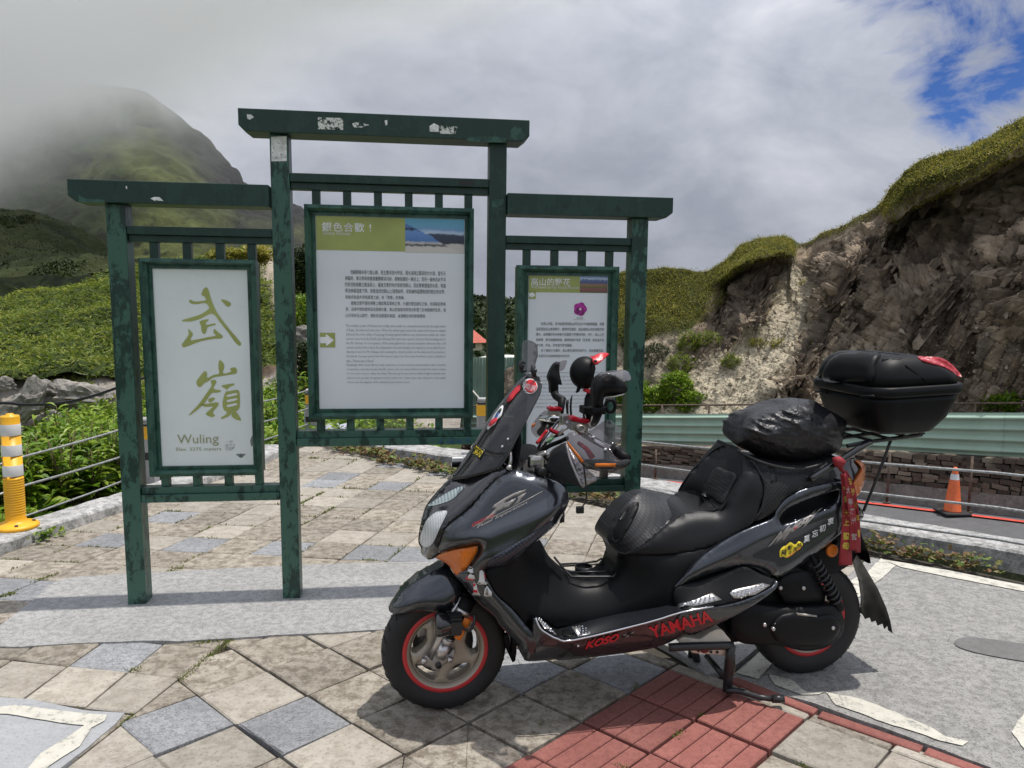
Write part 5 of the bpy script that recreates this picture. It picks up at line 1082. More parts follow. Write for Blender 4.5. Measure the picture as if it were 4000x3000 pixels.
a = C3(1265, 1590); b = C3(1590, 1562); board_text('L', 'Elev. 3275 meters', a[0], a[1], b[0]-a[0], b[1]-a[1], M_olive2)
M_grime = simple('grime', (0.60, 0.63, 0.62), 0.6, vs=60, var=0.25); M_grimed = simple('dark_grime', (0.16, 0.18, 0.17), 0.6, vs=60, var=0.3)
flat('L', 'stain', B3([(1620, 1530), (1660, 1515), (1690, 1525), (1680, 1575), (1640, 1590), (1615, 1570)]), M_grime, 0.0008)
flat('L', 'stain', B3([(1700, 1612), (1765, 1612), (1755, 1625), (1735, 1640), (1715, 1630)]), M_grimed, 0.0008)
flat('L', 'stain', B3([(1800, 1510), (1815, 1480), (1822, 1520), (1812, 1560), (1803, 1540)]), M_grimed, 0.0008)
# middle board
S2 = lambda x, y: SP(900+x/1.8433, 350+y/1.8433); S4 = lambda x, y: SP(1100+x/1.8433, 900+y/1.8433)
f = FR['C']; xm = S2(1258, 1000)[0]; zh = S2(900, 1158)[1]
flat('C', 'header', rect(f[4]+.002, xm, zh, f[7]-.002), M_olive)
def photo_mat(kind):
    m, t, b = newmat('print_photo_'+kind); g = N(t, 'ShaderNodeTexCoord').outputs['Generated']; sx = N(t, 'ShaderNodeSeparateXYZ'); L(t, g, sx.inputs[0])
    n = N(t, 'ShaderNodeTexNoise'); n.inputs['Scale'].default_value = 3.2; n.inputs['Detail'].default_value = 8; n.inputs['Roughness'].default_value = 0.65; L(t, g, n.inputs['Vector'])
    n2 = N(t, 'ShaderNodeTexNoise'); n2.inputs['Scale'].default_value = 14; n2.inputs['Detail'].default_value = 5; L(t, g, n2.inputs['Vector'])
    z, x = sx.outputs['Z'], sx.outputs['X']
    if kind == 'snow':
        slope = math_(t, 'ADD', math_(t, 'ADD', z, math_(t, 'MULTIPLY', x, 0.95)), math_(t, 'MULTIPLY', math_(t, 'SUBTRACT', n.outputs['Fac'], 0.5), 0.25))
        far = ramp(t, math_(t, 'ADD', z, math_(t, 'MULTIPLY', math_(t, 'SUBTRACT', n.outputs['Fac'], 0.5), 0.3)), [(0.22, (0.62, 0.58, 0.55)), (0.27, (0.035, 0.04, 0.06)), (0.50, (0.05, 0.07, 0.12)), (0.56, (0.55, 0.68, 0.85)), (0.68, (0.20, 0.36, 0.62)), (0.76, (0.16, 0.42, 0.62)), (1, (0.14, 0.42, 0.60))]).outputs[0]
        near = ramp(t, math_(t, 'ADD', z, math_(t, 'MULTIPLY', math_(t, 'SUBTRACT', n2.outputs['Fac'], 0.5), 0.16)), [(0.16, (0.66, 0.62, 0.58)), (0.22, (0.04, 0.04, 0.05)), (0.28, (0.6, 0.58, 0.56)), (0.34, (0.10, 0.22, 0.50)), (0.62, (0.16, 0.32, 0.66)), (0.68, (0.03, 0.04, 0.07)), (0.76, (0.10, 0.22, 0.50)), (1, (0.12, 0.26, 0.55))]).outputs[0]
        k = ramp(t, slope, [(0.86, (1, 1, 1)), (0.88, (0, 0, 0))]).outputs[0]; c = mixc(t, k, far, near)
    else:
        c = ramp(t, math_(t, 'ADD', z, math_(t, 'MULTIPLY', math_(t, 'SUBTRACT', n2.outputs['Fac'], 0.5), 0.35)), [(0.0, (0.10, 0.13, 0.03)), (0.2, (0.30, 0.09, 0.13)), (0.35, (0.16, 0.16, 0.05)), (0.5, (0.36, 0.20, 0.14)), (0.60, (0.10, 0.12, 0.22)), (0.78, (0.13, 0.18, 0.40)), (0.84, (0.58, 0.66, 0.80)), (1.0, (0.22, 0.40, 0.75))]).outputs[0]
    L(t, c, b.inputs['Base Color']); b.inputs['Roughness'].default_value = 0.35; return m
flat('C', 'snow_picture', rect(xm+.0005, f[5]-.002, zh-.004, f[7]-.002), photo_mat('snow'))
a = S2(658, 1020); b = S2(962, 960); board_text('C', '銀色合歡', a[0], a[1], b[0]-a[0], b[1]-a[1], M_prw, 1.12, 0.012)
a = S2(1002, 1020); b = S2(1013, 968); board_text('C', '!', a[0], a[1], 0.007, b[1]-a[1], M_prw)
a = S2(666, 1052); b = S2(862, 1022); board_text('C', 'Silvery Hehuan', a[0], a[1], b[0]-a[0], b[1]-a[1], M_prw)
zh_lines = ['合歡群峰共有七座山峰，是主要河流大甲溪、濁水溪與立霧溪的分水嶺。當冬天', '來臨時，東北季風總會順著蘭陽溪河谷，毫無阻攔的一路往上；而另一邊來自太平洋', '的氣流則順著立霧溪而上，最後交會的地方就是合歡山。因此聚集豐富的水氣，每當', '寒流來襲溫度下降，就會造成合歡山上瑞雪紛飛，成為遍地晶瑩剔透的銀白色世界，', '每每成為遊人爭相賞雪之處，有「雪鄉」的美稱。', '皚皚白雪不僅在視覺上構成簡潔單純之美，大量的雪在融化之後，亦成為生命泉', '源，涓滴不絕的提供溪流源頭水量；高山的強風和降雪也影響了此地植被的生長，滿', '山可見的玉山箭竹，僅能長成膝蓋的高度，以適應此地的氣候環境。']
zx = [(495, 1182), (456, 1182), (456, 1182), (457, 1178), (458, 886), (500, 1182), (460, 1182), (461, 1040)]; zy = [305, 350, 394, 438, 482, 527, 571, 615]
for tx, (x0, x1), y in zip(zh_lines, zx, zy):
    a = S4(x0, y+11); b = S4(x1, y-11); board_text('C', tx, a[0], a[1], b[0]-a[0], b[1]-a[1], M_ink, name='text_line', res=1)
en = ['The multiple peaks of Hehuan has totally seven peaks as a watershed jointed by the main rivers', 'of Dajia , Jhoushui and Liwu river. When the winter approached, the east-north monsoon always', 'followed the river valley of Lanyuag blowing upward without any obstructions while the other', 'current came from the Pacific also followed the Liwu river upward, thus the final meeting point is', 'the Mt. Hehuan. In consequence of the areas gathered a copious moisture, whenever the cold', 'current assailed that makes the temperature descend sharply, the auspicious snow shall then be', 'dancing around the Mt. Hehuan, and covering the crystal powder on the silver world everywhere;', 'thousands of people packed into the areas to appreciate the snow, therefore, it wins a laudatory', 'title—"Hometown of Snow".', 'Dazzlingly white snow did not only construct a succinct and innocent beauty in vision, but the', 'tremendous snow also became the life source—the unceasing driblets provided the water volume', 'for the river source—after the thaw. The strong breeze and snowfall of high mountain also', 'influences the growth of vegetation in here, where the Yushan Cane may only grow to the height', 'of knees for the adaption of the climatical environment in here.']
for i, tx in enumerate(en):
    y = 690+i*31.1; x0 = 463+i*0.5; x1 = 1182 if i not in (8, 13) else (668 if i == 8 else 925)
    a = S4(x0, y+11); b = S4(x1, y-9); board_text('C', tx, a[0], a[1], b[0]-a[0], b[1]-a[1], M_inkg, name='text_line', res=1)
def arrow(k, fn, x0, x1, y0, y1, sq):
    p, q = fn(x0, y1), fn(x1, y0); flat(k, 'arrow_box', rect(p[0], q[0], p[1], q[1]), sq)
    h = q[1]-p[1]; w = q[0]-p[0]; P_ = [(0, .28), (.40, .28), (.40, .08), (.93, .5), (.40, .92), (.40, .72), (0, .72)]; flat(k, 'arrow', [(p[0]+x*w, p[1]+y*h) for x, y in P_], M_prw, 0.0022)
arrow('C', S4, 276, 384, 738, 843, M_olive)
# right board
S5 = lambda x, y: SP(1900+x/1.6589, 700+y/1.6589); f = FR['R']; xm = S5(607, 700)[0]; zh = S5(500, 734)[1]
flat('R', 'header', rect(f[4]+.002, xm, zh, f[7]-.002), M_olive); flat('R', 'flower_picture', rect(xm+.0005, f[5]-.002, zh, f[7]-.002), photo_mat('flower'))
a = S5(290, 688); b = S5(546, 642); board_text('R', '高山的野花', a[0], a[1], b[0]-a[0], b[1]-a[1], M_prw, 1.05, 0.012)
a = S5(290, 714); b = S5(600, 692); board_text('R', 'Wild Flowers on High Altitude Mountain', a[0], a[1], b[0]-a[0], b[1]-a[1], M_prw)
arrow('R', S5, 277, 322, 724, 776, M_olive)
M_pink = simple('print_pink', (0.42, 0.03, 0.30), 0.4, vs=60, var=0.35); c = S5(610, 842); r_ = S5(655, 842)[0]-c[0]
flat('R', 'flower_print', [(c[0]+r_*(0.93+0.07*math.cos(5*a_))*math.cos(a_), c[1]+r_*(0.93+0.07*math.cos(5*a_))*math.sin(a_)) for a_ in np.linspace(0, 2*PI, 40, endpoint=False)], M_pink)
flat('R', 'flower_print', [(c[0]+r_*0.16*math.cos(a_), c[1]+r_*0.16*math.sin(a_)) for a_ in np.linspace(0, 2*PI, 12, endpoint=False)], M_prw, 0.0022)
a = S5(585, 905); b = S5(628, 894); board_text('R', '玉山石竹', a[0], a[1], b[0]-a[0], b[1]-a[1], M_ink)
a = S5(568, 913); b = S5(645, 908); board_text('R', 'Dianthus pygmaeus', a[0], a[1], b[0]-a[0], b[1]-a[1], M_ink)
zr = ['在高山地區，你可能會發現高山的花朵比平地顯得豔麗，其實', '這是因為高山氣候寒冷，植物的花期短，因此植物必須在短暫的時', '間內，以鮮豔的花朵來吸引昆蟲幫它們傳授花粉；另外，高山上空', '氣稀薄，紫外線輻射較強，植物有較多色素（花青素）吸收過多的', '紫外線，所以，花色當然更為豔麗。', '為了避免水分散失，高山野花通常花型不大，但就整體而言，', '花朵部份仍佔植株相當大的比例。']
for i, tx in enumerate(zr):
    y = 938+i*34.6; x0 = 355 if i in (0, 5) else 323; x1 = {4: 560, 6: 545}.get(i, 764); a = S5(x0, y+9); b = S5(x1, y-9); board_text('R', tx, a[0], a[1], b[0]-a[0], b[1]-a[1], M_ink, name='text_line', res=1)
er = ['On the areas of high mountain flowers bloom, you may find the flowers are much prettier', 'than the plains. It is because the high mountain possesses a short period of blooming', 'on the mountains. The plants here have a limited time, hence, the flowers of plants have', 'been shown by the brightest colours to attract insects within the shortest period; besides', 'the air of high mountain is thin and there comes the stronger radiation of ultraviolet rays', 'with more pigments (anthocyanin) to absorb the excessive rays, that', 'is why the colors of flowers are more charming and attractive than others.', 'In order to prevent the water from running off, the types of flowers on high', 'mountain are normally smaller, but in general, the flowers have', 'maintained in a large proportion of the plants.']
for i, tx in enumerate(er):
    y = 1254+i*24.6; a = S5(320, y+9); b = S5(764 if i < 8 else 700 if i == 8 else 610, y-7); board_text('R', tx, a[0], a[1], b[0]-a[0], b[1]-a[1], M_inkg, name='text_line', res=1)
# scraps of old stickers and scribbles on the green paint
def scrap(fn, pts, dep, mat=M_torn, name='sticker_scrap'):
    poly = [SPd(fn, p, dep) for p in pts]; n = len(poly); mb = MB(); mb.add([lean((p[0], -dep-0.0009, p[1])) for p in poly], [tuple(range(n))]); me_o = mb.build(name, mat, stand)
def SPd(fn, p, dep):
    x, y = fn(*p); return SP(x, y, -dep)
f2 = lambda x, y: (900+x/1.8433, 350+y/1.8433); f1 = lambda x, y: (x/1.8436, y/1.8436); f5 = lambda x, y: (1900+x/1.6589, 700+y/1.6589); f3 = lambda x, y: (x/1.8433, 900+y/1.8433)
BD = 0.035
scrap(f2, [(630, 200), (812, 205), (812, 290), (630, 285)], BD); scrap(f2, [(118, 178), (150, 180), (170, 200), (140, 218), (122, 208)], BD, M_flake)
scrap(f2, [(875, 245), (920, 230), (1000, 255), (940, 275), (890, 272)], BD); scrap(f2, [(1110, 222), (1130, 220), (1130, 252), (1118, 258)], BD, M_flake)
scrap(f2, [(1432, 265), (1465, 242), (1500, 258), (1500, 305), (1435, 303)], BD, M_flake); scrap(f2, [(1506, 258), (1635, 268), (1620, 320), (1508, 318)], BD)
scrap(f2, [(2020, 290), (2050, 258), (2090, 275), (2125, 330), (2120, 360), (2060, 365), (2022, 345)], BD, M_sgC)
scrap(f2, [(1700, 350), (1800, 335), (1900, 338), (1985, 350), (1985, 382), (1800, 378), (1700, 368)], BD, M_sgC)
scrap(f1, [(1083, 1430), (1110, 1418), (1150, 1420), (1178, 1448), (1140, 1445), (1118, 1440), (1120, 1450)], BD, M_flake); scrap(f1, [(905, 1340), (915, 1340), (916, 1362), (908, 1360)], BD, M_flake)
scrap(f1, [(568, 1405), (620, 1430), (755, 1440), (750, 1460), (570, 1455)], BD, M_sgC)
def fpost(x, y): return (900+x/1.8433, 350+y/1.8433)
scrap(fpost, [(293, 340), (405, 335), (406, 515), (296, 517)], 0.0, M_flake, 'white_label'); 
rr = random.Random(5)
for k in range(9):
    x, y = rr.uniform(300, 395), rr.uniform(350, 500); scrap(fpost, [(x, y), (x+rr.uniform(5, 14), y+rr.uniform(-5, 3)), (x+rr.uniform(2, 9), y+rr.uniform(4, 12))], 0.0012, M_blk)
scrap(fpost, [(1880, 800), (1920, 785), (1970, 790), (1965, 820), (1920, 848), (1885, 845)], 0.0, M_sgC)
scrap(f2, [(1648, 652), (1757, 652), (1757, 690), (1650, 688)], -0.004, M_blk)
M_blue = simple('blue_marker', (0.02, 0.10, 0.30), 0.5)
def scribble(body, fn, x0, y0, x1, y1, dep, mat, sh=0.3):
    a = SPd(fn, (x0, y0), dep); b = SPd(fn, (x1, y1), dep); me = text_mesh(body, 1, 2, shear=sh); put_text(me, lambda x, y: lean((a[0]+x, -dep-0.001, a[1]+y)), mat, stand, 'scribble', (b[0]-a[0], b[1]-a[1]))
scribble('Keller', f3, 2006, 738, 2088, 708, 0.0, M_blk); scribble('I3   LEE 66_77', lambda x, y: (1100+x/1.8433, 900+y/1.8433), 1130, 1535, 1360, 1500, -0.004, M_blue)

# ================================================================== the scooter
from mathutils.bvhtree import BVHTree
SO = gp(1735, 2757); _re = gp(3130, 2617); YAW = math.atan2(_re.y-SO.y, _re.x-SO.x); WB = 1.50
AX = Vector((math.cos(YAW), math.sin(YAW), 0)); NL = Vector((math.sin(YAW), -math.cos(YAW), 0))     # along to the rear, towards its left side
def S3(x, y, w):
    """photo pixel at lateral offset w (left side positive) -> point in the scooter's own frame"""
    d = ray(x, y); t = ((SO+NL*w-CC).dot(NL))/d.dot(NL); p = CC+d*t; return Vector(((p-SO).dot(AX), -w, p.z))
CLOC = Vector(((CC-SO).dot(AX), -(CC-SO).dot(NL), CC.z))
def to_px(v):
    p = SO + AX*v[0] - NL*v[1]; p = Vector((p.x, p.y, v[2])); q = p-CC; z = q.dot(CF); return (2000+CAM_F*q.dot(CR)/z, 1500-CAM_F*q.dot(CU)/z)
def metal_paint(name, col, flake=0.5, rough=0.28, coat=1.0):
    m, t, b = newmat(name); n = noise_tex(t, 900, 2, 0.5); n2 = noise_tex(t, 5, 4, 0.6)
    c = ramp(t, n, [(0.35, tuple(x*0.75 for x in col)), (0.65, tuple(x*1.35 for x in col))]).outputs[0]; L(t, c, b.inputs['Base Color'])
    b.inputs['Metallic'].default_value = flake; L(t, math_(t, 'ADD', math_(t, 'MULTIPLY', n2, 0.12), rough-0.06), b.inputs['Roughness']); b.inputs['Coat Weight'].default_value = coat; b.inputs['Coat Roughness'].default_value = 0.05; return m
M_body = metal_paint('dark_grey_paint', (0.040, 0.045, 0.055), 0.7, 0.27)
M_gloss = simple('gloss_black', (0.010, 0.010, 0.013), 0.15, coat=1.0, var=0.05, rvar=0.04)
M_matte = simple('matt_black_plastic', (0.0075, 0.0078, 0.009), 0.45, var=0.08, vs=9, bmp=0.10, bs=420, rvar=0.06, spec=0.18)
M_matt2 = simple('black_plastic', (0.006, 0.006, 0.007), 0.5, var=0.08, rvar=0.08, spec=0.16)
M_seat = simple('seat_vinyl', (0.011, 0.011, 0.013), 0.42, var=0.06, vs=6, bmp=0.2, bs=340, rvar=0.07, spec=0.32)
def weave_mat(name, col, sc, st=0.6, rough=0.4, dims=('X', 'Z')):
    m, t, b = newmat(name); o = N(t, 'ShaderNodeTexCoord').outputs['Object']; mp = N(t, 'ShaderNodeMapping'); mp.inputs['Rotation'].default_value = (0, math.radians(38), 0); L(t, o, mp.inputs[0])
    w1 = N(t, 'ShaderNodeTexWave'); w1.inputs['Scale'].default_value = sc; w1.bands_direction = dims[0]; L(t, mp.outputs[0], w1.inputs[0]); w2 = N(t, 'ShaderNodeTexWave'); w2.inputs['Scale'].default_value = sc; w2.bands_direction = dims[1]; L(t, mp.outputs[0], w2.inputs[0])
    h = math_(t, 'MULTIPLY', w1.outputs['Fac'], w2.outputs['Fac']); c = ramp(t, h, [(0.1, tuple(x*0.6 for x in col)), (0.7, tuple(x*1.3 for x in col))]).outputs[0]; L(t, c, b.inputs['Base Color']); b.inputs['Roughness'].default_value = rough; bump(t, b, h, st, 0.003); return m
M_weave = weave_mat('seat_carbon_weave', (0.017, 0.017, 0.020), 25, 0.12, 0.42); M_mesh = weave_mat('seat_mesh', (0.010, 0.010, 0.012), 25, 0.2, 0.5); M_carbon = weave_mat('carbon_trim', (0.040, 0.047, 0.068), 24, 0.4, 0.3)
M_tyre = simple('tyre_rubber', (0.011, 0.011, 0.012), 0.62, var=0.15, vs=14, rvar=0.08, bmp=0.15, bs=160)
M_bronze = simple('rim_bronze', (0.40, 0.35, 0.28), 0.42, metal=0.25, vs=6, var=0.06); M_rimred = simple('rim_red', (0.50, 0.028, 0.032), 0.4, var=0.04)
M_alu = simple('aluminium', (0.55, 0.53, 0.52), 0.34, metal=0.9, vs=20, var=0.05); M_chrome = simple('chrome', (0.75, 0.75, 0.77), 0.08, metal=1.0, var=0.03, rvar=0.03); M_steel = simple('black_steel', (0.02, 0.02, 0.022), 0.35, var=0.1); M_disc = simple('brake_disc', (0.14, 0.135, 0.13), 0.4, metal=0.8)
M_tit = simple('grey_cast', (0.34, 0.315, 0.29), 0.42, metal=0.5, vs=30); M_redan = simple('red_anodised', (0.52, 0.012, 0.035), 0.25, metal=0.55, var=0.05); M_beigec = simple('cream_cast', (0.74, 0.66, 0.55), 0.5, vs=16, var=0.1)
def lens(name, col, rough=0.12, sc=90, st=0.5, coat=1.0, mode='X'):
    m, t, b = newmat(name); o = N(t, 'ShaderNodeTexCoord').outputs['Object']; w = N(t, 'ShaderNodeTexWave'); w.inputs['Scale'].default_value = sc; w.bands_direction = mode; L(t, o, w.inputs[0])
    c = ramp(t, w.outputs['Fac'], [(0.1, tuple(x*0.82 for x in col)), (0.8, tuple(min(1, x*1.06) for x in col))]).outputs[0]; L(t, c, b.inputs['Base Color']); b.inputs['Roughness'].default_value = 0.3; b.inputs['Coat Weight'].default_value = coat; b.inputs['Coat Roughness'].default_value = 0.03; bump(t, b, w.outputs['Fac'], st, 0.002); return m
M_head = lens('headlamp_lens', (0.60, 0.62, 0.62), 0.12, 40, 0.2); M_posl = lens('position_lens', (0.30, 0.36, 0.37), 0.1, 30, 0.6); M_amber = lens('amber_lens', (0.72, 0.17, 0.015), 0.15, 75, 0.4, mode='Z'); M_redl = lens('red_lens', (0.55, 0.012, 0.03), 0.15, 80, 0.4)
M_orange = simple('orange_reflector', (0.74, 0.18, 0.012), 0.4, vs=150, var=0.08)
def smoke(name, col, alpha, rough=0.06):
    m, t, b = newmat(name); b.inputs['Base Color'].default_value = col + (1,); b.inputs['Roughness'].default_value = rough; b.inputs['Coat Weight'].default_value = 0.6; b.inputs['Coat Roughness'].default_value = 0.03
    tr = N(t, 'ShaderNodeBsdfTransparent'); tr.inputs['Color'].default_value = (0.72, 0.67, 0.66, 1); mx = N(t, 'ShaderNodeMixShader'); o = [n for n in t.nodes if n.type == 'OUTPUT_MATERIAL'][0]
    n = noise_tex(t, 130, 4, 0.7); mx_f = math_(t, 'ADD', math_(t, 'MULTIPLY', ramp(t, n, [(0.60, (0, 0, 0)), (0.66, (1, 1, 1))]).outputs[0], 0.12), alpha, True); L(t, mx_f, mx.inputs[0])
    L(t, tr.outputs[0], mx.inputs[1]); L(t, b.outputs[0], mx.inputs[2]); L(t, mx.outputs[0], o.inputs['Surface']); return m
M_screen = smoke('smoked_screen', (0.022, 0.022, 0.025), 0.66, 0.08); M_guard = smoke('smoked_guard', (0.055, 0.048, 0.055), 0.40)
M_foil = simple('silver_foil', (0.36, 0.34, 0.36), 0.32, metal=0.7, vs=30, var=0.2, bmp=1.0, bs=45); M_cloth = simple('black_cloth', (0.014, 0.015, 0.018), 0.8, vs=6, bmp=0.3, bs=60); M_piping = simple('grey_piping', (0.30, 0.29, 0.31), 0.7)
M_decal = simple('decal_silver', (0.30, 0.28, 0.265), 0.35, var=0.04); M_dred = simple('decal_red', (0.60, 0.022, 0.035), 0.4, var=0.05); M_dwht = simple('decal_white', (0.72, 0.73, 0.74), 0.4, var=0.04); M_dyel = simple('decal_yellow', (0.78, 0.62, 0.03), 0.4, var=0.08); M_dora = simple('decal_orange', (0.70, 0.24, 0.03), 0.4); M_dblk = simple('decal_black', (0.012, 0.012, 0.013), 0.4)

scooter = empty('scooter', tuple(SO), YAW, label='large dark grey maxi scooter with red rims and smoked windshield on its centre stand', cat='scooter')
BV = {}
def idw(R, w, P, p=2.4):
    d = np.linalg.norm(P[:, None, :]-R[None], axis=2)+0.5; k = d**-p; return (k*w[None]).sum(1)/k.sum(1)
def soft(x): return 0.5*(1+np.tanh(x))
def poly_signed(line, P):
    """signed distance to an open polyline (positive below it in the picture) """
    line = np.array(line, float); best = np.full(len(P), 1e9); sg = np.zeros(len(P))
    for i in range(len(line)-1):
        a, b = line[i], line[i+1]; ab = b-a; t = np.clip(((P-a) @ ab)/(ab @ ab), 0, 1); q = P-a-t[:, None]*ab; d = np.linalg.norm(q, axis=1); c = ab[0]*(P[:, 1]-a[1])-ab[1]*(P[:, 0]-a[0])
        m = d < best; best = np.where(m, d, best); sg = np.where(m, np.sign(c), sg)
    return best*sg
def panel(name, rim, mat, bulge=20, r=40, th=12, win=None, step=16, nsub=4, steps=(), noise_=None, mirror=True, parent=None, holes=(), obj_parent=True, smooth_rim=True, lab=None, key=None, edge=4.0, fy=None, sm=8, **kw):
    """a body panel: rim given as (photo x, photo y, lateral offset); filled, domed by `bulge` mm and given depth"""
    cur = np.array(smooth_curve(rim, nsub) if smooth_rim else rim, float)
    V, T, d = fill_outline(cur[:, :2], step, holes)
    w = idw(cur[:, :2], cur[:, 2], V)
    w[:len(cur)] = cur[:, 2]; nr = len(cur)+sum(len(h) for h in holes)
    ed = np.array([(t[i], t[(i+1) % 3]) for t in T for i in range(3)]); deg = np.bincount(ed[:, 0], minlength=len(V))+np.bincount(ed[:, 1], minlength=len(V))
    def relax(w, k):
        for _ in range(k):
            a = np.bincount(ed[:, 0], w[ed[:, 1]], len(V))+np.bincount(ed[:, 1], w[ed[:, 0]], len(V)); n_ = a/np.maximum(deg, 1); n_[:nr] = w[:nr]; w = n_
        return w
    w = relax(w, 30)
    s_ = 1-np.clip(d/r, 0, 1); w = w + bulge*0.001*np.sqrt(np.clip(1-s_*s_, 0, 1))
    s2 = 1-np.clip(d/edge, 0, 1); w = w - 0.001*edge*0.6*s2**2
    for (line, amp, wd) in steps:
        sd = poly_signed(line, V); fade = np.clip(d/25, 0, 1)*(1 if fy is None else np.clip((fy-V[:, 1])/70, 0, 1)); w = w + amp*0.001*soft(sd/wd)*fade
    w = relax(w, sm)
    if noise_: w = w + noise_(V, d)
    P = [S3(x, y, ww) for (x, y), ww in zip(V, w)]
    n = len(P); vs = [tuple(p) for p in P]; fs = [(t[0], t[2], t[1]) for t in T]
    # orientation: outward is towards the left side (-Y)
    if fs:
        a, b, c = (Vector(vs[i]) for i in fs[len(fs)//2]); 
        if (b-a).cross(c-a).y > 0: fs = [f[::-1] for f in fs]
    loops = [list(range(len(cur)))]; o = len(cur)
    for h in holes: loops.append(list(range(o, o+len(h)))); o += len(h)
    wall = []
    for lp in loops:
        m = len(lp); base = len(vs)
        for i in lp: v = vs[i]; vs.append((v[0], (-(win) if win is not None else v[1]+th*0.001), v[2]))
        for i in range(m): wall.append((lp[i], lp[(i+1) % m], base+(i+1) % m, base+i))
    BV[key or name] = BVHTree.FromPolygons([Vector(v) for v in vs[:n]], fs)
    fs = fs+wall
    twin = mirror and (win is None or abs(win) > 0.001)
    if mirror and not twin:
        k = len(vs); vs += [(v[0], -v[1], v[2]) for v in vs]; fs += [tuple(i+k for i in f[::-1]) for f in fs]
    me = bpy.data.meshes.new(name); me.from_pydata(vs, [], fs); me.update()
    bm = bmesh.new(); bm.from_mesh(me); bmesh.ops.recalc_face_normals(bm, faces=[f for f in bm.faces if len(f.verts) == 4]); bm.to_mesh(me); bm.free()
    for p in me.polygons: p.use_smooth = len(p.vertices) == 3
    me.materials.append(mat); ob = bpy.data.objects.new(name, me); link(ob, (parent or scooter) if obj_parent else None)
    if lab: ob['label'] = lab
    if twin:
        m2 = me.copy(); m2.transform(Matrix.Scale(-1, 4, (0, 1, 0))); m2.flip_normals(); o2 = bpy.data.objects.new(name, m2); link(o2, (parent or scooter) if obj_parent else None)
    return tag(ob, **kw)
def hit(keys, x, y, w0=0.2, off=0.001):
    d = ray(x, y); dl = Vector((d.dot(AX), -d.dot(NL), d.z)).normalized()
    best = None
    for k in (keys if isinstance(keys, (list, tuple)) else [keys]):
        h = BV[k].ray_cast(CLOC, dl)
        if h[0] is not None and (best is None or h[3] < best[3]): best = h
    if best is None: return S3(x, y, w0)
    n = best[1]; n = n if n.dot(dl) < 0 else -n; return best[0]+n*off
def decal(name, keys, px, mat, off=1.2, step=10, bulge=0, r=10, w0=0.2, nsub=3, curve=True, parent=None, thick=1.0, key=None, **kw):
    cur = np.array(smooth_curve(px, nsub) if curve else px, float); V, T, d = fill_outline(cur[:, :2], step); s_ = 1-np.clip(d/max(r, 1e-3), 0, 1); ex = bulge*np.sqrt(np.clip(1-s_*s_, 0, 1))
    P = [hit(keys, x, y, w0, 0.001*(off+e)) for (x, y), e in zip(V, ex)]; n = len(cur); vs = [tuple(p) for p in P]+[tuple(hit(keys, x, y, w0, 0.001*(off-thick))) for x, y in V[:n]]; m = len(P)
    fs = [tuple(t) for t in T]; a, b, c = (Vector(vs[i]) for i in fs[0])
    if (b-a).cross(c-a).dot(CLOC-a) < 0: fs = [f[::-1] for f in fs]
    if key: BV[key] = BVHTree.FromPolygons([Vector(v) for v in vs[:m]], fs)
    fs += [(i, (i+1) % n, m+(i+1) % n, m+i) for i in range(n)]
    o = mesh_obj(name, vs, fs, mat, parent or scooter); 
    for p in o.data.polygons: p.use_smooth = len(p.vertices) == 3
    return tag(o, **kw)
def decal_text(body, keys, q, mat, off=1.4, shear=0.0, bold=0.0, w0=0.2, parent=None, spacing=1.0, name='lettering'):
    """q = photo positions of bottom-left, bottom-right, top-left of the text"""
    me = text_mesh(body, 1.0, 3, shear=shear, bold=bold, spacing=spacing, fine=0.16); co = np.zeros(len(me.vertices)*3); me.vertices.foreach_get('co', co); co = co.reshape(-1, 3); lo, hi = co.min(0), co.max(0)
    bl, br_, tl = (np.array(p, float) for p in q)
    for v, c in zip(me.vertices, co):
        s_ = (c[0]-lo[0])/(hi[0]-lo[0]); t_ = (c[1]-lo[1])/(hi[1]-lo[1]); p = bl+(br_-bl)*s_+(tl-bl)*t_; v.co = hit(keys, p[0], p[1], w0, 0.001*off)
    me.materials.clear(); me.materials.append(mat); me.name = name; o = bpy.data.objects.new(name, me); link(o, parent or scooter); return o
def ptube(name, px, r, mat, parent=None, n=10, curve=3, build=True, mb=None):
    """tube through photo points (x, y, lateral)"""
    c = smooth_curve(px, curve, False) if curve else [np.array(p) for p in px]; m = mb or MB(); m.tube([S3(*p) for p in c], r, n)
    return m.build(name, mat, parent or scooter) if build else m
def ball(mb, c, r, n=12):
    prof = [(r*math.sin(PI*i/8), -r*math.cos(PI*i/8)) for i in range(9)]; prof[0] = (1e-4, -r); prof[-1] = (1e-4, r); mb.lathe(prof, n, Matrix.Translation(c)); return mb
RY = Matrix.Rotation(math.radians(90), 4, 'X')       # lathe axis along the axle
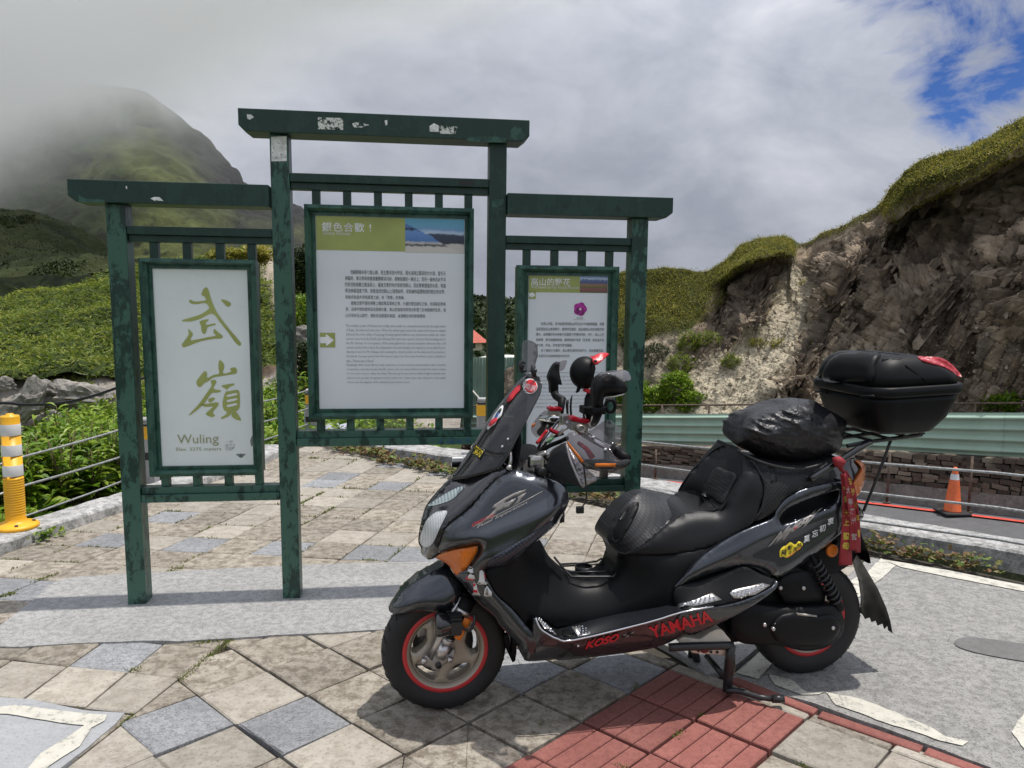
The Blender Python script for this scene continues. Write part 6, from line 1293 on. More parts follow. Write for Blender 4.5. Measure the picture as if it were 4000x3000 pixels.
def wheel(name, X, R, half, rimr, label_):
    hub = Vector((X, 0, R)); M = Matrix.Translation(hub) @ RY
    w = empty(name); w.parent = scooter; w.location = (0, 0, 0)
    prof = [(rimr-0.006, -half*0.72), (rimr+0.004, -half*0.80), (rimr+0.022, -half*0.97), (R*0.86, -half), (R*0.935, -half*0.87), (R*0.978, -half*0.58), (R*0.996, -half*0.25), (R, 0)]; prof += [(a, -b) for a, b in prof[-2::-1]]
    mb = MB(); mb.lathe(prof, 72, M, cap=False)
    # sipes in the tread
    for k in range(30):
        for sd in (-1, 1):
            a = 2*PI*(k+(0.5 if sd > 0 else 0))/30; pts = []
            for t in (0.25, 0.55, 0.82): pts.append(M @ Vector((R*(1.0012-0.055*max(0, t-0.3)**1.6*2)*math.cos(a+t*0.12), R*(1.0012-0.055*max(0, t-0.3)**1.6*2)*math.sin(a+t*0.12), sd*half*t)))
            mb.cur = 1; mb.tube(pts, 0.0016, 4); mb.cur = 0
    mb.build('tyre', [M_tyre, M_dblk], w)
    mb = MB(); mb.lathe([(rimr-0.012, -half*0.80), (rimr-0.010, -half*0.845), (rimr+0.003, -half*0.845), (rimr+0.005, -half*0.80)], 64, M, cap=False); mb.lathe([(rimr-0.012, half*0.80), (rimr-0.010, half*0.845), (rimr+0.003, half*0.845), (rimr+0.005, half*0.80)], 64, M, cap=False); mb.build('rim_stripe', M_rimred, w)
    # cast rim: barrel, disc with five windows, hub
    mb = MB(); mb.lathe([(rimr-0.011, -half*0.82), (rimr-0.02, -half*0.70), (rimr-0.026, -half*0.4), (rimr-0.026, half*0.4), (rimr-0.02, half*0.70), (rimr-0.011, half*0.82)], 64, M, cap=False)
    ro, ri = rimr-0.027, 0.062; holes = []
    for k in range(5):
        a0 = math.radians(12+72*k); da = math.radians(23); hp = []
        for (rr_, aa) in [(ro-0.004, -da*1.0), (ro-0.002, -da*0.5), (ro-0.002, 0), (ro-0.002, da*0.5), (ro-0.004, da*1.0), (ro-0.022, da*1.12), (ri+0.030, da*0.85), (ri+0.014, 0), (ri+0.030, -da*0.85), (ro-0.022, -da*1.12)]: hp.append((rr_*math.cos(a0+aa), rr_*math.sin(a0+aa)))
        holes.append([tuple(p) for p in smooth_curve(hp, 3)])
    circ = [(ro*1.003*math.cos(a), ro*1.003*math.sin(a)) for a in np.linspace(0, 2*PI, 64, endpoint=False)]
    V, T, d = fill_outline(circ, 0.011, holes); nv = len(V)
    for sd in (-1, 1):
        zz = sd*(half*0.50+0.011*np.sqrt(np.clip(1-(1-np.clip(d/0.016, 0, 1))**2, 0, 1))-0.010*(np.linalg.norm(V, axis=1)/ro)**2*0)
        vv = [M @ Vector((p[0], p[1], z)) for p, z in zip(V, zz)]; mb.add(vv, [t if sd < 0 else t[::-1] for t in T], True)
    for lp in [circ]+holes:
        n = len(lp); vv = [M @ Vector((p[0], p[1], -half*0.50)) for p in lp]+[M @ Vector((p[0], p[1], half*0.50)) for p in lp]; mb.add(vv, [(i, (i+1) % n, n+(i+1) % n, n+i) for i in range(n)], True)
    mb.lathe([(0.001, -half*0.9), (0.03, -half*0.9), (0.036, -half*0.8), (0.05, -half*0.45), (0.05, half*0.45), (0.036, half*0.8), (0.03, half*0.9), (0.001, half*0.9)], 24, M)
    mb.build('rim', M_bronze, w)
    mb = MB(); mb.lathe([(0.06, -half*0.72), (0.115, -half*0.72), (0.115, -half*0.64), (0.06, -half*0.64)], 40, M, cap=False); mb.build('brake_disc', M_disc, w)
    return w
fw_ = wheel('front_wheel', 0.0, 0.234, 0.050, 0.155, '')
rw_ = wheel('rear_wheel', WB, 0.241, 0.064, 0.152, '')
# brake caliper and fork seen through the windows of the front wheel
for bx in ((0.06, 0.115, 0.036, 0.075, 0.19, 0.26), (-0.10, -0.06, 0.03, 0.07, 0.26, 0.32), (-0.115, -0.07, 0.03, 0.06, 0.15, 0.205)):
    mb = MB(); mb.box(*bx, 0.008); mb.build('brake_caliper', M_alu, scooter)
for sd in (1, -1):
    mb = MB(); ptube('', [(1681, 2566, 0.085*sd), (1722, 2484, 0.085*sd), (1765, 2400, 0.085*sd), (1800, 2330, 0.085*sd)], 0.0125, None, build=False, mb=mb, curve=0) if sd > 0 else mb.tube([(-0.05, 0.085, 0.23), (0.07, 0.085, 0.47)], 0.0125)
    fk = mb.build('fork_leg', M_alu, scooter)
mb = MB(); mb.tube([S3(1716, 2566, 0.088), S3(1742, 2515, 0.088)], 0.023, 20); mb.tube([S3(1742, 2515, 0.088), S3(1757, 2486, 0.088)], 0.0215, 20); mb.build('fork_slider', M_alu, scooter)
mb = MB(); [mb.tube([S3(1752+k*3.5, 2496-k*7, 0.088), S3(1753+k*3.5, 2493.5-k*7, 0.088)], 0.0225, 20) for k in range(3)]; mb.build('slider_ring', M_dblk, scooter)
mb = MB(); mb.tube([S3(1757, 2486, 0.088), S3(1800, 2398, 0.088)], 0.018, 16); mb.tube([S3(1786, 2420, 0.088), S3(1832, 2335, 0.088)], 0.030, 18); mb.build('fork_boot', M_matt2, scooter)
mb = MB(); mb.tube([S3(1803, 2393, 0.088), S3(1812, 2376, 0.088)], 0.0325, 20); mb.build('fork_collar', M_alu, scooter)
z1 = lambda x, y: (1480+x/3.456, 2300+y/3.456)
panel('axle_bracket', [z1(*p)+(0.098,) for p in [(590, 960), (615, 925), (655, 905), (720, 975), (760, 880), (900, 905), (960, 880), (1000, 820), (1040, 855), (1010, 930), (975, 980), (905, 1010), (850, 1055), (800, 1130), (775, 1095), (740, 1105), (690, 1060), (620, 1045)]], M_tit, 3, 12, 26, None, 9, 2, mirror=False, edge=2)
mb = MB(); q = S3(*z1(800, 1025), 0.099); mb.lathe([(0.0, 0.0), (0.0115, 0.0), (0.0115, 0.006)], 16, Matrix.Translation(q+Vector((0, -0.0035, 0))) @ RY); mb.build('axle_cap', M_dblk, scooter)
for (x, y) in ((960, 955), (610, 975)):
    mb = MB(); mb.lathe([(0.0, 0.012), (0.007, 0.012), (0.009, 0.009), (0.012, 0.004), (0.012, -0.01)], 14, Matrix.Translation(S3(*z1(x, y), 0.105)) @ RY); mb.build('bolt', M_alu, scooter)
# driving lamp with cooling fins
c0, c1 = S3(1712, 2440, 0.13), S3(1782, 2436, 0.13); axl = (c1-c0).normalized(); ML = Matrix.Translation(c0) @ axl.to_track_quat('Z', 'Y').to_matrix().to_4x4()
lamp = MB(); lamp.lathe([(0.001, -0.012), (0.036, -0.012), (0.041, -0.008), (0.044, 0.0), (0.044, 0.012), (0.0425, 0.014), (0.0425, 0.024), (0.040, 0.026), (0.040, 0.040), (0.034, 0.042), (0.03, 0.078), (0.001, 0.078)], 32, ML); lo_ = lamp.build('driving_lamp', M_gloss, scooter)
mb = MB()
for k in range(9):
    zc = -0.036+k*0.009; hw = math.sqrt(max(0, 0.041**2-zc**2)); mb.box(zc-0.0016, zc+0.0016, -hw, hw, 0.040, 0.080, M=ML)
mb.build('cooling_fin', M_steel, lo_)
for q in ([(1160, 390), (1245, 425), (1185, 545), (1108, 478)], [(1085, 530), (1172, 565), (1102, 703), (1015, 665)]): panel('orange_reflector', [z1(*p)+(0.128,) for p in q], M_orange, 1, 5, 6, None, 12, 2, mirror=False, smooth_rim=False, edge=2)
ptube('lamp_bracket', [z1(1050, 480)+(0.13,), z1(1130, 530)+(0.14,), z1(1200, 565)+(0.14,), z1(1250, 540)+(0.14,), z1(1290, 440)+(0.135,), z1(1290, 350)+(0.12,)], 0.0055, M_steel)
# front mudguard, and the inner guard behind the wheel
panel('front_mudguard', [(1524, 2390, 0.03), (1522, 2374, 0.015), (1563, 2316, 0.02), (1639, 2256, 0.03), (1704, 2223, 0.035), (1747, 2210, 0.04), (1775, 2245, 0.07), (1801, 2280, 0.085), (1805, 2318, 0.088), (1800, 2350, 0.09), (1780, 2377, 0.09), (1728, 2402, 0.09), (1704, 2392, 0.088), (1660, 2387, 0.085), (1628, 2390, 0.08), (1590, 2397, 0.07), (1545, 2400, 0.05)], M_body, 26, 46, 10, 0.0, 8, 4, steps=[([(1560, 2372), (1640, 2312), (1720, 2290), (1800, 2305)], 8, 9)])
mb = MB(); rings = []
for a in np.linspace(math.radians(-12), math.radians(80), 14):
    ring = []
    for (rr_, yy) in ((0.252, -0.070), (0.266, -0.056), (0.266, 0.056), (0.252, 0.070)): ring.append(Vector((rr_*math.cos(a), yy, 0.234+rr_*math.sin(a))))
    rings.append(ring)
mb.loft(rings, closed_ring=True); mb.build('inner_guard', M_matt2, scooter)
panel('guard_tip', [(1985, 2480, 0.06), (1992, 2520, 0.06), (1990, 2556, 0.05), (1975, 2530, 0.05), (1965, 2490, 0.05)], M_matt2, 3, 10, 20, None, 10, 3, mirror=False)
# nose and side fairing
panel('nose_cover', [(1764, 1866, 0.0), (1703, 1924, 0.0), (1667, 1971, 0.0), (1650, 2014, 0.0), (1633, 2106, 0.0), (1644, 2139, 0.0), (1646, 2164, 0.02), (1671, 2185, 0.06), (1698, 2180, 0.10), (1714, 2155, 0.13), (1719, 2117, 0.135), (1744, 2057, 0.15), (1832, 1984, 0.165), (1916, 1891, 0.168), (1994, 1836, 0.165), (1927, 1832, 0.14), (1872, 1853, 0.09), (1817, 1866, 0.045)], M_gloss, 26, 60, 10, 0.0, 8, 4, steps=[([(1650, 1985), (1720, 1990), (1765, 1985), (1850, 1915), (1960, 1850)], 12, 10)])
panel('side_fairing', [(1996, 1834, 0.165), (2083, 1853, 0.18), (2167, 1878, 0.19), (2209, 1908, 0.195), (2223, 1946, 0.205), (2219, 1968, 0.21), (2203, 2003, 0.215), (2170, 2052, 0.225), (2094, 2117, 0.235), (2040, 2171, 0.235), (1991, 2204, 0.23), (1940, 2216, 0.225), (1900, 2224, 0.22), (1897, 2250, 0.22), (1915, 2285, 0.22), (1942, 2329, 0.22), (1997, 2377, 0.22), (2051, 2437, 0.225), (2086, 2476, 0.23), (2100, 2510, 0.228), (2088, 2556, 0.215), (2059, 2579, 0.205), (2030, 2545, 0.20), (2024, 2518, 0.20), (1997, 2491, 0.195), (1953, 2443, 0.185), (1921, 2399, 0.175), (1861, 2350, 0.165), (1801, 2274, 0.155), (1778, 2244, 0.150), (1836, 2206, 0.19), (1863, 2162, 0.20), (1868, 2139, 0.20), (1856, 2133, 0.195), (1780, 2147, 0.17), (1714, 2155, 0.13), (1719, 2117, 0.135), (1744, 2057, 0.148), (1832, 1984, 0.16), (1916, 1891, 0.165)], M_body, 20, 50, 14, 0.05, 8, 4, fy=2260,
      steps=[([(1690, 2160), (1727, 2146), (1840, 2103), (1944, 2060), (2047, 2014), (2150, 1968), (2240, 1940)], 34, 14), ([(1720, 2170), (1850, 2125), (1960, 2085), (2060, 2050), (2180, 2010)], -14, 16), ([(1990, 1850), (2090, 1875), (2200, 1920)], 12, 9)])
decal('trim_panel', 'side_fairing', [(1906, 2214), (1909, 2196), (1930, 2172), (1978, 2144), (2047, 2103), (2115, 2060), (2152, 2036), (2158, 2046), (2134, 2078), (2088, 2115), (2036, 2154), (1986, 2190), (1966, 2207), (1935, 2212)], M_carbon, 2.5, 9, 2, 10, 0.25, thick=3)
decal('headlamp', 'nose_cover', [(1748, 1997), (1725, 1996), (1700, 2003), (1671, 2027), (1655, 2060), (1643, 2106), (1648, 2128), (1671, 2138), (1694, 2118), (1720, 2060), (1743, 2015)], M_head, 2.0, 8, 4, 14, 0.08, key='headlamp')
decal('position_lamp', 'nose_cover', [(1816, 1898), (1790, 1904), (1762, 1917), (1712, 1946), (1673, 1973), (1690, 1976), (1714, 1971), (1764, 1953), (1800, 1921)], M_posl, 1.8, 8, 3, 10, 0.08)
panel('turn_signal', [(1696, 2175, 0.10), (1740, 2160, 0.15), (1780, 2149, 0.185), (1856, 2135, 0.212), (1867, 2139, 0.213), (1862, 2161, 0.212), (1835, 2205, 0.20), (1802, 2238, 0.172), (1778, 2244, 0.156), (1753, 2209, 0.135), (1720, 2188, 0.115)], M_amber, 10, 26, 25, None, 9, 4)
decal('signal_reflector', 'turn_signal', [(1803, 2150), (1855, 2138), (1864, 2142), (1858, 2162), (1833, 2200), (1803, 2230), (1799, 2190)], M_orange, 1.0, 9, 0, 5)
# windshield
Fp = [(1762, 1868), (1800, 1818), (1832, 1774), (1868, 1712), (1903, 1656), (1940, 1602), (1979, 1551), (2012, 1510), (2043, 1480), (2068, 1463)]
Ep = [(1945, 1833, 0.160), (1975, 1793, 0.168), (1998, 1752, 0.172), (2020, 1710, 0.172), (2044, 1662, 0.170), (2068, 1616, 0.165), (2090, 1574, 0.158), (2107, 1540, 0.148), (2115, 1505, 0.135), (2106, 1475, 0.105)]
def screen_pt(t, s_, off=0.0):
    k = t*(len(Fp)-1); i = min(int(k), len(Fp)-2); u_ = k-i
    f0, f1 = S3(*Fp[i], 0.0), S3(*Fp[i+1], 0.0); e0, e1 = S3(*Ep[i]), S3(*Ep[i+1]); F_ = f0.lerp(f1, u_); E_ = e0.lerp(e1, u_)
    a = abs(s_); x = F_.x+(E_.x-F_.x)*a**1.9; z = F_.z+(E_.z-F_.z)*a**1.9; return Vector((x, E_.y*s_, z))
rows = [[screen_pt(t, s_) for s_ in np.linspace(-1, 1, 37)] for t in np.linspace(0, 1, 30)]
mb = MB(); mb.loft(rows, cap=False, closed_ring=False); ws = mb.build('windshield', M_screen, scooter); so = ws.modifiers.new('solid', 'SOLIDIFY'); so.thickness = 0.003
BV['screen'] = BVHTree.FromPolygons([Vector(v) for v in mb.v], mb.f)
mb = MB(); edge_ = [screen_pt(t, 1) for t in np.linspace(0, 1, 30)]+[screen_pt(1, s_) for s_ in np.linspace(0.9, -0.9, 12)]+[screen_pt(t, -1) for t in np.linspace(1, 0, 30)]; mb.tube(edge_, 0.0035, 8); mb.build('screen_edge', M_gloss, ws)
rows = [[screen_pt(t, s_)+Vector((0.012, 0, -0.004)) for s_ in np.linspace(-0.10, 0.10, 7)] for t in np.linspace(0.05, 0.74, 14)]; mb = MB(); mb.loft(rows, cap=False, closed_ring=False); mb.build('screen_brace', M_matt2, ws)
for (x, y) in ((1986, 1716), (1964, 1745)):
    mb = MB(); ball(mb, hit('screen', x, y, 0.16, 0.002), 0.0055, 10); mb.build('screw', M_chrome, ws)
def fl(x, y, w): return (x, y, w)
panel('screen_extension', [(2045, 1332, -0.07), (2092, 1340, 0.085), (2101, 1380, 0.095), (2095, 1410, 0.095), (2083, 1447, 0.09), (2060, 1456, 0.05), (2037, 1450, -0.04), (2031, 1438, -0.07), (2039, 1398, -0.075)], M_screen, 4, 30, 4, None, 10, 3, mirror=False)
for (x, y, w) in ((2036, 1432, -0.06), (2084, 1450, 0.095)):
    mb = MB(); mb.tube([S3(x, y-22, w), S3(x-3, y, w), S3(x+5, y+22, w)], 0.009, 8); ball(mb, S3(x+6, y-2, w+0.012), 0.008, 10); mb.build('screen_clamp', M_steel, ws)
mb = MB(); mb.tube([S3(1992, 1765, 0.15), S3(1995, 1800, 0.16), S3(1989, 1825, 0.165)], 0.007, 10); ball(mb, S3(1989, 1826, 0.168), 0.011); mb.build('screen_stay', M_alu, scooter)
panel('screen_base', [(1985, 1800, 0.10), (2020, 1725, 0.12), (2033, 1690, 0.12), (2036, 1740, 0.12), (2030, 1790, 0.13), (2045, 1835, 0.15), (1998, 1836, 0.15)], M_matt2, 4, 20, 40, None, 14, 3)
mb = MB(); p = S3(1785, 1800, -0.13); mb.box(p.x-0.022, p.x+0.022, -0.012+0.13, 0.012+0.13, p.z-0.024, p.z-0.003, 0.003); mb.build('marker_lamp', M_gloss, scooter); mb = MB(); mb.box(p.x-0.018, p.x+0.022, -0.012+0.13, 0.012+0.13, p.z-0.002, p.z+0.013, 0.002); mb.build('marker_lens', M_dwht, scooter)
# stickers on the windshield
cx, cy = 2072, 1511
rs = decal('round_sticker', 'screen', [(cx+29*math.cos(a), cy+30*math.sin(a)) for a in np.linspace(0, 2*PI, 20, endpoint=False)], M_dwht, 3.2, 8, curve=False, parent=ws)
decal('sticker_disc', 'screen', [(cx+4+24*math.cos(a), cy+26*math.sin(a)) for a in np.linspace(0, 2*PI, 20, endpoint=False)], M_dred, 4.0, 8, curve=False, parent=rs, thick=.5)
for k in range(9): a = 2.0+k*0.27; b_ = a+0.13; rr0, rr1 = ((21, 25), (25, 29))[k % 2]; decal('check', 'screen', [(cx+r_*math.cos(x), cy+r_*math.sin(x)) for r_, x in ((rr0, a), (rr1, a), (rr1, b_), (rr0, b_))], M_dblk, 4.6, 30, curve=False, parent=rs, thick=.3)
decal_text('RED LINE', 'screen', [(2054, 1518), (2095, 1528), (2056, 1500)], M_dwht, 5.0, 0.2, 0.01, parent=rs); decal_text('SYNTHETIC OIL', 'screen', [(2062, 1526), (2092, 1533), (2062, 1522)], M_dwht, 5.0, 0.1, parent=rs)
decal('red_sticker', 'screen', [(2033, 1506), (2033, 1525), (2015, 1545), (2004, 1560), (1990, 1571), (1981, 1569), (1987, 1552), (2005, 1528), (2020, 1512)], M_dred, 3.2, 10, parent=ws)
decal('racing_sticker', 'screen', [(1968, 1586), (1960, 1625), (1945, 1640), (1935, 1658), (1920, 1668), (1909, 1680), (1905, 1672), (1917, 1648), (1930, 1625), (1945, 1605), (1955, 1592)], M_dwht, 3.2, 10, parent=ws)
decal('racing_mark', 'screen', [(1945, 1634), (1938, 1652), (1915, 1668), (1912, 1660), (1925, 1640)], M_dred, 4.0, 10, parent=ws); decal('racing_mark', 'screen', [(1952, 1612), (1946, 1630), (1934, 1640), (1937, 1625)], simple('decal_blue', (0.05, 0.14, 0.42), 0.4), 4.0, 10, parent=ws); decal('racing_mark', 'screen', [(1962, 1596), (1956, 1615), (1940, 1625), (1946, 1610)], M_dblk, 4.0, 10, parent=ws)
decal_text('希望', 'screen', [(1844, 1768), (1874, 1794), (1862, 1738)], M_dyel, 3.6, 0, 0.06, parent=ws); decal('yellow_sticker', 'screen', [(1841, 1770), (1862, 1735), (1896, 1758), (1876, 1798)], M_dblk, 2.6, 10, curve=False, parent=ws)
decal('white_sticker', 'screen', [(1838, 1748), (1850, 1730), (1858, 1736), (1848, 1758)], M_dwht, 3.2, 10, curve=False, parent=ws)
# legshield, tunnel, floorboard, skirt
panel('tunnel', [(2100, 2106, 0.07), (2135, 2158, 0.06), (2170, 2204, 0.05), (2230, 2253, 0.05), (2300, 2270, 0.06), (2360, 2255, 0.06), (2405, 2205, 0.06), (2412, 2158, 0.08), (2434, 2163, 0.12), (2547, 2162, 0.15), (2634, 2155, 0.16), (2688, 2150, 0.17), (2800, 2126, 0.17), (2830, 2150, 0.18), (2740, 2210, 0.19), (2690, 2260, 0.19), (2660, 2300, 0.19), (2645, 2378, 0.19), (2553, 2389, 0.17), (2390, 2419, 0.15), (2200, 2455, 0.15), (2170, 2456, 0.17), (2094, 2412, 0.20), (2051, 2440, 0.21), (1997, 2380, 0.21), (1942, 2332, 0.21), (1905, 2280, 0.21), (1893, 2228, 0.21), (1975, 2202, 0.215), (2040, 2160, 0.21)], M_matte, 16, 50, 10, 0.0, 14, 4)
panel('floorboard', [(2092, 2408, 0.215), (2130, 2432, 0.20), (2170, 2455, 0.165), (2230, 2452, 0.15), (2390, 2418, 0.15), (2553, 2388, 0.17), (2640, 2376, 0.19), (2786, 2362, 0.24), (2786, 2372, 0.262), (2667, 2388, 0.268), (2525, 2431, 0.27), (2243, 2498, 0.265), (2176, 2490, 0.26), (2120, 2458, 0.25), (2100, 2432, 0.235)], M_matt2, 0, 10, 10, None, 12, 3, edge=1)
panel('side_skirt', [(2086, 2412, 0.235), (2108, 2455, 0.25), (2147, 2483, 0.26), (2176, 2496, 0.265), (2241, 2502, 0.27), (2525, 2434, 0.272), (2661, 2393, 0.272), (2786, 2370, 0.27), (2800, 2400, 0.258), (2786, 2444, 0.24), (2721, 2472, 0.228), (2677, 2478, 0.22), (2601, 2516, 0.205), (2525, 2537, 0.20), (2363, 2562, 0.195), (2200, 2578, 0.19), (2160, 2577, 0.19), (2060, 2583, 0.185), (2048, 2560, 0.20), (2080, 2520, 0.225), (2078, 2470, 0.228)], M_body, 9, 30, 14, 0.08, 8, 4, sm=20)
ptube('edge_trim', [(2092, 2412, 0.243), (2111, 2455, 0.257), (2149, 2482, 0.266), (2178, 2495, 0.271), (2241, 2501, 0.275), (2525, 2433, 0.277), (2661, 2392, 0.277), (2786, 2369, 0.274)], 0.0032, M_chrome)
decal_text('KOSO', 'side_skirt', [(2285, 2534), (2416, 2500), (2288, 2504)], M_dred, 3.0, 0.25, 0.045, 0.26)
for k in range(2):
    for j in range(3): x, y = 2428+j*15+k*5, 2492-j*4-k*9; decal('check', 'side_skirt', [(x, y), (x+11, y-3), (x+15, y-9), (x+4, y-6)], M_decal if (k+j) % 2 else M_dblk, 1.6, 30, curve=False)
mb = MB(); ball(mb, hit('side_skirt', 2258, 2522, 0.26, 0.001), 0.005, 10); mb.build('screw', M_chrome, scooter)
decal('panel_gap', 'side_skirt', [(2241, 2502), (2243, 2502), (2246, 2573), (2244, 2573)], M_dblk, 0.6, 20, curve=False)
# raised pads on the floorboard
for q in ([(2190, 2462), (2228, 2460), (2245, 2488), (2200, 2486)], [(2300, 2444), (2352, 2434), (2382, 2462), (2326, 2474)], [(2365, 2431), (2420, 2420), (2455, 2446), (2396, 2459)], [(2438, 2417), (2540, 2396), (2600, 2404), (2470, 2441)]): decal('foot_pad', ['floorboard', 'tunnel', 'side_skirt'], q, M_matt2, 2.0, 14, curve=False, w0=0.22, thick=2)
def studs(o, keys, q, nx, ny, r=0.0034):
    mb = MB(); q = [np.array(p, float) for p in q]
    for i in range(nx):
        for j in range(ny):
            u_, v_ = (i+0.5+(0.25 if j % 2 else -0.25))/nx, (j+0.5)/ny; u_ = min(max(u_, 0.06), 0.94); p = (q[0]*(1-u_)+q[1]*u_)*(1-v_)+(q[3]*(1-u_)+q[2]*u_)*v_; ball(mb, hit(keys, p[0], p[1], 0.22, 0.0045), r*1.15, 8)
    mb.build('stud', M_chrome, o)
q = [(2233, 2451), (2281, 2446), (2309, 2479), (2258, 2488)]; o = decal('foot_plate', 'floorboard', q, M_alu, 3.2, 14, curve=False, w0=0.22, thick=3); studs(o, 'floorboard', q, 4, 4)
q = [(2092, 2408), (2104, 2418), (2172, 2480), (2150, 2480)]; o = decal('foot_plate', 'floorboard', q, M_alu, 3.2, 14, curve=False, w0=0.23, thick=3); studs(o, 'floorboard', [(2094, 2412), (2110, 2424), (2168, 2479), (2150, 2476)], 2, 5, 0.005)
# passenger footboard
panel('passenger_step', [(2636, 2300, 0.20), (2743, 2266, 0.205), (2851, 2231, 0.21), (2889, 2216, 0.21), (2922, 2218, 0.21), (2976, 2245, 0.212), (3027, 2268, 0.222), (3020, 2288, 0.236), (2985, 2308, 0.25), (2940, 2330, 0.262), (2880, 2352, 0.266), (2786, 2372, 0.272), (2661, 2394, 0.272), (2640, 2384, 0.215)], M_matte, 0, 30, 14, 0.1, 12, 4, steps=[([(2640, 2372), (2780, 2320), (2900, 2295), (3010, 2278)], 4, 10)])
panel('step_flare', [(3040, 2276, 0.235), (3026, 2304, 0.246), (2960, 2353, 0.266), (2878, 2402, 0.266), (2786, 2446, 0.25), (2721, 2473, 0.236), (2680, 2478, 0.228), (2655, 2440, 0.262), (2663, 2398, 0.275), (2786, 2374, 0.276), (2880, 2354, 0.270), (2942, 2332, 0.266), (2987, 2310, 0.254), (3021, 2289, 0.24), (3030, 2268, 0.226)], M_body, 5, 16, 30, None, 8, 4, sm=14)
decal_text('YAMAHA', ['side_skirt', 'step_flare'], [(2546, 2492), (2786, 2424), (2530, 2448)], M_dred, 3.0, 0.0, 0.03, 0.26, spacing=1.02)
q1 = [(2640, 2371), (2655, 2358), (2780, 2317), (2819, 2343), (2715, 2368), (2650, 2379)]; o = decal('foot_plate', 'passenger_step', q1, M_alu, 2.8, 12, curve=False, thick=3); studs(o, 'passenger_step', [(2665, 2362), (2778, 2322), (2812, 2342), (2660, 2374)], 7, 3)
q2 = [(2849, 2317), (2863, 2304), (2976, 2278), (3008, 2286), (2983, 2303), (2949, 2323), (2890, 2350), (2865, 2336)]; o = decal('foot_plate', 'passenger_step', q2, M_alu, 2.8, 12, curve=False, thick=3); studs(o, 'passenger_step', [(2856, 2314), (2978, 2282), (2998, 2290), (2884, 2344)], 7, 4)
# luggage hoop on the tunnel
mb = MB()
for w, dx in ((0.075, 0), (-0.05, 0)): pass
hoop = [(2165, 2176, -0.05), (2188, 2204, -0.05), (2260, 2200, -0.06), (2330, 2193, -0.06), (2347, 2183, -0.06), (2378, 2182, -0.05), (2395, 2205, 0.02), (2412, 2236, 0.08), (2395, 2253, 0.085), (2300, 2253, 0.085), (2232, 2253, 0.08), (2205, 2225, 0.04), (2166, 2178, -0.04)]
mb.tube([S3(*p) for p in hoop], 0.0042, 8); mb.tube([S3(2190, 2212, -0.02), S3(2340, 2204, -0.03), S3(2385, 2196, -0.03)], 0.0036, 8); mb.tube([S3(2215, 2236, 0.04), S3(2400, 2232, 0.05)], 0.0036, 8)
c = S3(2280, 2222, 0.01); mb.lathe([(0.030, -0.012), (0.034, -0.012), (0.034, 0.012), (0.030, 0.012)], 24, Matrix.Translation(c), cap=False); mb.build('luggage_hoop', M_steel, scooter)
# seat
panel('seat_hump', [(2428, 2164, 0.105), (2406, 2150, 0.07), (2379, 2123, 0.03), (2372, 2091, 0.005), (2390, 2031, -0.03), (2433, 1971, -0.05), (2482, 1933, -0.07), (2525, 1923, -0.09), (2580, 1935, -0.11), (2628, 1944, -0.11), (2645, 1972, -0.02), (2664, 2004, 0.10), (2600, 2058, 0.135), (2525, 2123, 0.15), (2480, 2152, 0.145), (2440, 2168, 0.12)], M_weave, 26, 70, 20, -0.14, 13, 4, mirror=False)
decal('fuel_flap', 'seat_hump', [(2495, 1966), (2478, 1964), (2446, 1985), (2412, 2035), (2393, 2085), (2396, 2112), (2415, 2118), (2440, 2090), (2470, 2040), (2492, 1995)], M_matte, 2.5, 10, 2, 8, 0.02)
decal('key_slot', 'seat_hump', [(2455, 1996), (2444, 2000), (2430, 2020), (2424, 2033), (2436, 2030), (2452, 2012)], M_dblk, 5.5, 10, 0, 5, 0.02)
panel('seat_cushion', [(2628, 1945, -0.115), (2655, 1922, -0.13), (2700, 1922, -0.11), (2738, 1931, -0.075), (2775, 1958, 0.02), (2812, 1990, 0.118), (2735, 1996, 0.112), (2664, 2005, 0.10), (2645, 1972, -0.02)], M_seat, 0, 20, 30, -0.14, 12, 3, mirror=False)
panel('backrest', [(2650, 1924, -0.14), (2688, 1857, -0.14), (2743, 1798, -0.13), (2797, 1752, -0.11), (2851, 1737, -0.05), (2889, 1752, 0.04), (2906, 1784, 0.09), (2903, 1825, 0.115), (2884, 1879, 0.125), (2842, 1955, 0.13), (2812, 1992, 0.125), (2775, 1960, 0.04), (2738, 1932, -0.06), (2700, 1924, -0.11)], M_seat, 8, 30, 30, -0.15, 12, 4, mirror=False)
decal('back_cushion', 'backrest', [(2799, 1826), (2836, 1838), (2880, 1857), (2852, 1915), (2820, 1970), (2778, 1945), (2736, 1930), (2764, 1875)], M_mesh, 3, 12, 3, 14, 0.08)
panel('seat_side', [(2812, 1993, 0.122), (2842, 1955, 0.13), (2884, 1879, 0.128), (2903, 1825, 0.118), (2907, 1787, 0.10), (2930, 1798, 0.11), (2968, 1850, 0.145), (2985, 1910, 0.162), (2962, 1990, 0.176), (2945, 2037, 0.18), (2878, 2083, 0.183), (2797, 2128, 0.18), (2688, 2155, 0.175), (2547, 2169, 0.162), (2440, 2168, 0.12), (2482, 2150, 0.147), (2525, 2123, 0.153), (2600, 2058, 0.138), (2664, 2005, 0.103), (2735, 1996, 0.114)], M_seat, 20, 40, 20, 0.0, 12, 4, steps=[([(2440, 2160), (2560, 2120), (2700, 2075), (2800, 2045), (2860, 1990)], -10, 6)])
